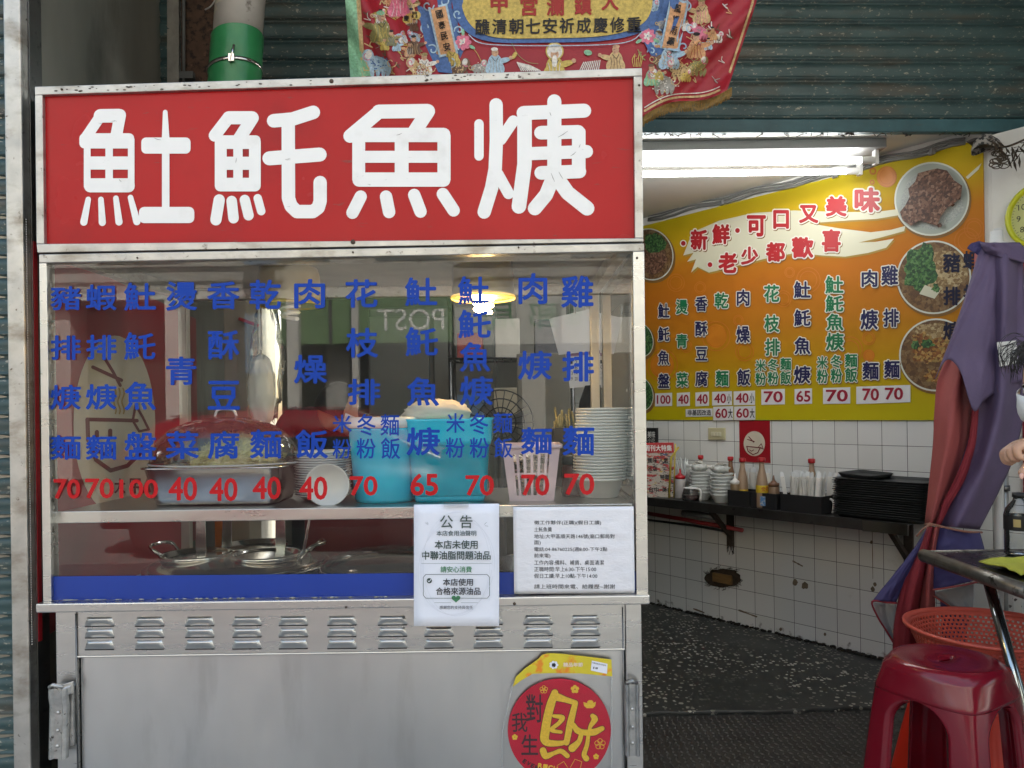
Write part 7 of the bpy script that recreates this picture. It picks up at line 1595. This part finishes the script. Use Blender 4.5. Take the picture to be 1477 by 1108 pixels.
# ------------------------------------------------------------------ stools and basket
def stool(name, loc, rotz, H_, rt, rb, mat, label, sticker=False):
    t = thing(name, label, 'stool', loc, rotz); n = 96
    def sec(z, th):
        f = z / H_; k = f ** 1.0; r0 = rb + (rt - rb) * k; p = 2 + 5 * (1 - k) ** .8 + 1.2
        c, s = abs(math.cos(th)), abs(math.sin(th)); q = (c ** p + s ** p) ** (-1 / p); r = r0 * (1 + (q - 1) * (1 - .55 * max(0, f - .86) / .14))
        dth = min(abs(((th - math.pi / 4) % (math.pi / 2))), abs(math.pi / 2 - ((th - math.pi / 4) % (math.pi / 2))))
        r *= 1 + .045 * math.exp(-(dth / .10) ** 2) * (1 - k * .6)
        return Vector((r * math.cos(th), r * math.sin(th), z))
    ths = [2 * math.pi * i / n for i in range(n)]
    # seat: slightly dished disc with a hand hole and rolled rim; each leg is a quarter of the skirt running down to the floor
    mb = MB(); rows = []
    def hole(r_, a): 
        k_ = max(0, 1 - (r_ - .018) / .05); return Vector((r_ * math.cos(a) * (1 + .7 * k_), r_ * math.sin(a) * (1 - .5 * k_), 0))
    for r_, z in ((.018, H_ - .012), (.018, H_ - .003), (.024, H_), (.06, H_ - .0015), (rt * .60, H_), (rt * .86, H_ + .003), (rt * .94, H_ + .002), (rt * .985, H_ - .005)): rows.append([hole(r_, a) + Vector((0, 0, z)) for a in ths])
    z_top = H_ - .016
    za = H_ * .84
    for k_ in range(9): rows.append([sec(z_top - (z_top - za) * k_ / 8, a) for a in ths])
    mb.grid(rows, True, True); mb.build('seat', mat, t, local=True, solid=.003)
    MB().lathe([(.0, H_ - .016), (.06, H_ - .015)], n=20).build('seat_underside', mat, t, local=True)
    hw = .26; zl = H_ * .17
    for q in range(4):
        c0_ = math.pi / 4 + q * math.pi / 2; mb = MB(); rows = []
        zs = [za - .0002] + [za - .075 * (k_ / 10) ** 2 for k_ in range(1, 11)] + [za - .075 - (za - .078) * k_ / 12 for k_ in range(1, 13)]
        for z in zs:
            tt = min(1, max(0, (za - z) / .075)); w_ = math.pi / 4 + (hw - math.pi / 4) * math.sqrt(max(0, 1 - (1 - tt) ** 2)) if z < za else math.pi / 4
            w_ += .05 * max(0, (zl * 1.2 - z) / zl)
            rows.append([sec(z, c0_ + w_ * (-1 + 2 * k_ / 24)) for k_ in range(25)])
        mb.grid(rows); 
        for sgn in (-1, 1):   # inward return flange along each leg edge
            mb.grid([[r_[0 if sgn < 0 else -1], r_[0 if sgn < 0 else -1] * 1.0 + Vector((-math.cos(c0_) * .022, -math.sin(c0_) * .022, 0))] for r_ in rows[4:]])
        mb.build('leg', mat, t, local=True, solid=.003)
    for q in range(4):
        c0_ = q * math.pi / 2; mb = MB(); mb.grid([[sec(z, c0_ - .50 + 1.0 * k_ / 12) * (1 if k2 != 2 else 1) + Vector((0, 0, 0)) for k_ in range(13)] for k2, z in enumerate((zl + .02, zl + .01, zl - .025))]); mb.grid([[sec(zl + .02, c0_ - .5 + k_ / 12) * f + Vector((0, 0, (1 - f) * (zl + .02))) for k_ in range(13)] for f in (1, .9)]); mb.build('stretcher', mat, t, local=True, solid=.003)
    if sticker:
        c0_ = R(sticker); mb = MB(); z0 = H_ * .845; mb.grid([[sec(z, c0_ + d) * 1.006 + Vector((0, 0, 0)) for d in (-.16, -.05, .05, .16)] for z in (z0, z0 + .022)]); mb.build('paper_sticker', M('sticker_print', (.60, .60, .56), .4, dirt=[((.05, .22, .50), .58, .62, 60, (1, 1, 1)), ((.3, .26, .08), .64, .7, 70, (1, 1, 1))]), t, local=True)
    return t
MAR = M('maroon_plastic', (.17, .006, .016), .19, var=.06, vs=10, bump=.05, bs=80, rvar=.07, coat=.15)
SY = .24
stl = thing
sc_ = P(1364, 951, SY)
stool('plastic_stool', (sc_.x, SY, 0), R(-147), sc_.z, .143, .180, MAR, 'dark red plastic stool in the foreground at lower right', sticker=90)
ORG = M('orange_plastic', (.62, .030, .012), .35, var=.05)
stool('plastic_stool', (1.53, .62, 0), R(20), .345, .155, .20, ORG, 'orange red plastic stool under the basket behind the dark red one')
bk_ = thing('strainer_basket', 'coral red perforated plastic basket resting beside the table leg', 'basket', (1.56, .62, .352))
ORB = M('coral_plastic', (.62, .105, .072), .35, var=.06)
mb = MB(); nb_, mrows = 180, 23
def bprof(f): return .165 + .075 * f ** .8, .004 + .150 * f
rows = [[Vector((bprof(j / mrows)[0] * math.cos(2 * math.pi * i / nb_), bprof(j / mrows)[0] * math.sin(2 * math.pi * i / nb_), bprof(j / mrows)[1])) for i in range(nb_)] for j in range(mrows + 1)]
vs = [p for r in rows for p in r]; fs = []
for j in range(mrows):
    for i in range(nb_):
        if 3 <= j <= 20 and j % 2 == 0 and (i + (j // 2)) % 2 == 0: continue
        a = j * nb_ + i; b2 = j * nb_ + (i + 1) % nb_; fs.append((a, b2, b2 + nb_, a + nb_))
mb.add(vs, fs, True); mb.poly([v + Vector((0, 0, 0)) for v in rows[0]][::-1]); mb.build('basket_body', ORB, bk_, local=True, solid=.003)
mb = MB(); mb.lathe([(.238, .150), (.246, .152), (.256, .158), (.257, .166), (.248, .168), (.240, .160), (.238, .150)], n=64, caps=False); mb.build('rim', ORB, bk_, local=True)
# ------------------------------------------------------------------ person at the right edge
pr_ = thing('person', 'person leaning in at the right edge with black hair, white mask and black trousers', 'person', (1.5, -.02, 0))
hc = P(1530, 549, .02)
TOP = M('dark_top', (.03, .03, .035), .85, bump=.2, bs=60); TRS = M('black_trousers', (.008, .009, .012), .8, bump=.2, bs=40)
bd = [((1.62, .0, .80), .14), ((1.62, .0, 1.0), .145), ((1.58, .0, 1.13), .13), ((hc.x + .06, hc.y + .03, hc.z - .10), .055), ((hc.x + .02, hc.y + .01, hc.z - .02), .06),
      ((1.60, -.17, 1.13), .06), ((1.60, .17, 1.13), .06), ((1.72, .18, .92), .05)]
skin_body('body', bd, [(0, 1), (1, 2), (2, 3), (3, 4), (2, 5), (2, 6), (6, 7)], TOP, pr_)
wrist = P(1512, 650, .02)
arm = [((1.60, -.18, 1.13), .05), ((1.62, -.14, .98), .042), ((1.46, -.02, wrist.z + .015), .034), (tuple(wrist), .027)]
skin_body('arm', arm, [(0, 1), (1, 2), (2, 3)], SKIN, pr_)
lg_ = [((1.60, .0, .80), .13), ((1.56, -.12, .76), .10), ((1.34, -.20, .44), .072), ((1.38, -.16, .09), .052), ((1.32, -.22, .045), .045), ((1.62, .10, .74), .095), ((1.66, .10, .42), .07), ((1.68, .12, .09), .05), ((1.6, .06, .045), .042)]
skin_body('trousers', lg_, [(0, 1), (1, 2), (2, 3), (3, 4), (0, 5), (5, 6), (6, 7), (7, 8)], TRS, pr_)
# fist: palm, four fingers curled into it, thumb pointing down and out
h_ = lambda x, y, z=0.0: tuple(P(x, y, .02) + Vector((0, z, 0)))
hand = [(tuple(wrist), .026), (h_(1490, 648, 0), .030), (h_(1473, 645, -.002), (.034, .028))]
he = [(0, 1), (1, 2)]
for kx, ky, dz in ((1454, 645, -.030), (1452, 648, -.011), (1453, 651, .008), (1456, 654, .026)):
    b0 = len(hand); hand += [(h_(1465, ky - 4, dz), .0130), (h_(kx, ky, dz), .0118), (h_(kx + 3, ky + 13, dz - .002), .0105), (h_(kx + 15, ky + 14, dz - .001), .0095)]; he += [(2, b0), (b0, b0 + 1), (b0 + 1, b0 + 2), (b0 + 2, b0 + 3)]
b0 = len(hand); hand += [(h_(1480, 660, -.030), .0145), (h_(1468, 672, -.036), .0130), (h_(1458, 685, -.036), .0108)]; he += [(1, b0), (b0, b0 + 1), (b0 + 1, b0 + 2)]
skin_body('hand', hand, he, SKIN, pr_)
nl = MB(); nl.blob(P(1457.5, 684.5, .02) + Vector((-.002, -.045, 0)), .006, .003, .008, 10, 6); nl.build('thumb_nail', M('nail', (.62, .36, .30), .3), pr_)
mb = MB(); Rm = head(mb, hc, R(-62), R(16), 1.0); mb.build('head', SKIN, pr_)
mb = MB(); rows = []
for i in range(10):
    ph = math.pi * .66 * i / 9
    rows.append([hc + Rm @ Vector((math.sin(ph) * math.sin(t) * .086, .012 - math.sin(ph) * math.cos(t) * .100 * (1 if math.cos(t) < .35 else (1 if ph < .95 else .80)), math.cos(ph) * .128)) for t in [2 * math.pi * j / 28 for j in range(28)]])
mb.grid(rows, True, True)
for i in range(150):
    t = random.uniform(-1.5, 1.5); ph = random.uniform(.5, .95); l = random.uniform(.02, .055)
    p0 = hc + Rm @ Vector((math.sin(ph) * math.sin(t) * .09, .008 - math.sin(ph) * math.cos(t) * .104, math.cos(ph) * .13)); out = Rm @ Vector((math.sin(t) * .7, -math.cos(t), 0))
    mb.tube(smooth([p0, p0 + out * l * .45 + Vector((0, 0, .004)), p0 + out * l * .62 + Vector((random.uniform(-.01, .01), 0, -l * .55)), p0 + out * l * .5 + Vector((random.uniform(-.015, .015), 0, -l * 1.0))], 3), [.0011] * 9 + [.0004], 3)
for i in range(26):
    x0, y0 = random.uniform(1468, 1492), random.uniform(482, 512); xl = random.uniform(1440, 1466); yl = y0 + random.uniform(4, 22); zz = random.uniform(-.10, -.05)
    mb.tube(smooth([P(x0, y0, .02 + zz), P((x0 + xl) / 2, y0 - random.uniform(0, 5), .02 + zz - .01), P(xl, yl, .02 + zz - .012), P(xl + random.uniform(-2, 6), yl + random.uniform(10, 34), .02 + zz)], 4), [.0008] * 12 + [.0003], 3)
mb.build('hair', HAIR, pr_)
mb = MB(); mb.grid([[hc + Rm @ Vector((.082 * math.sin(t) * w, -.104 * math.cos(t) * w2_ - .008, z + .003 * math.sin(t * 9))) * 1.0 + Vector((.006 * noise.noise(Vector((t * 3, z * 60, 1))), .006 * noise.noise(Vector((t * 3, z * 60, 7))), .004 * noise.noise(Vector((t * 4, z * 50, 4))))) for t in [(-1.3 + 2.6 * j / 16) for j in range(17)]] for z, w, w2_ in ((-.008, .98, 1.13), (-.022, 1.0, 1.22), (-.038, 1.0, 1.24), (-.054, .98, 1.24), (-.072, .92, 1.16), (-.10, .74, .94))]); mb.build('face_mask', MASK, pr_, solid=.002)
for s in (-1, 1): MB().tube(smooth([hc + Rm @ Vector((s * .074, -.035, -.02)), hc + Rm @ Vector((s * .082, -.005, .0)), hc + Rm @ Vector((s * .080, .018, .02))], 4), .0018, 5).build('mask_loop', MASK, pr_)
mb = MB()
for s in (-1, 1):
    c = hc + Rm @ Vector((s * .033, -.088, .012)); mb.blob(c, .011, .011, .007, 12, 8)
mb.build('eyes', M('eye_dark', (.02, .015, .012), .15), pr_)
lb = thing('care_label', 'white printed care label hanging from the umbrella beside the hair', 'label', P(1450, 510, .84))
mb = MB(); mb.prism([P(1438, 494, .86), P(1466, 491, .86), P(1468, 524, .86), P(1442, 529, .86)], (0, .002, 0)); mb.build('label_sheet', M('label_white', (.62, .62, .60), .7), lb)
mb = MB(); tl_ = lambda x, y, e=0: P(x, y, .858 - e)
for i in range(5): glyph(mb, tl_, '禁止火氣注意', 1443, 497 + i * 5.6, 1462, 500.6 + i * 5.6)
mb.build('label_print', INKB, lb); MB().tube([P(1452, 492, .862), P(1448, 470, .88)], .0015, 4).build('label_thread', PUR, lb)
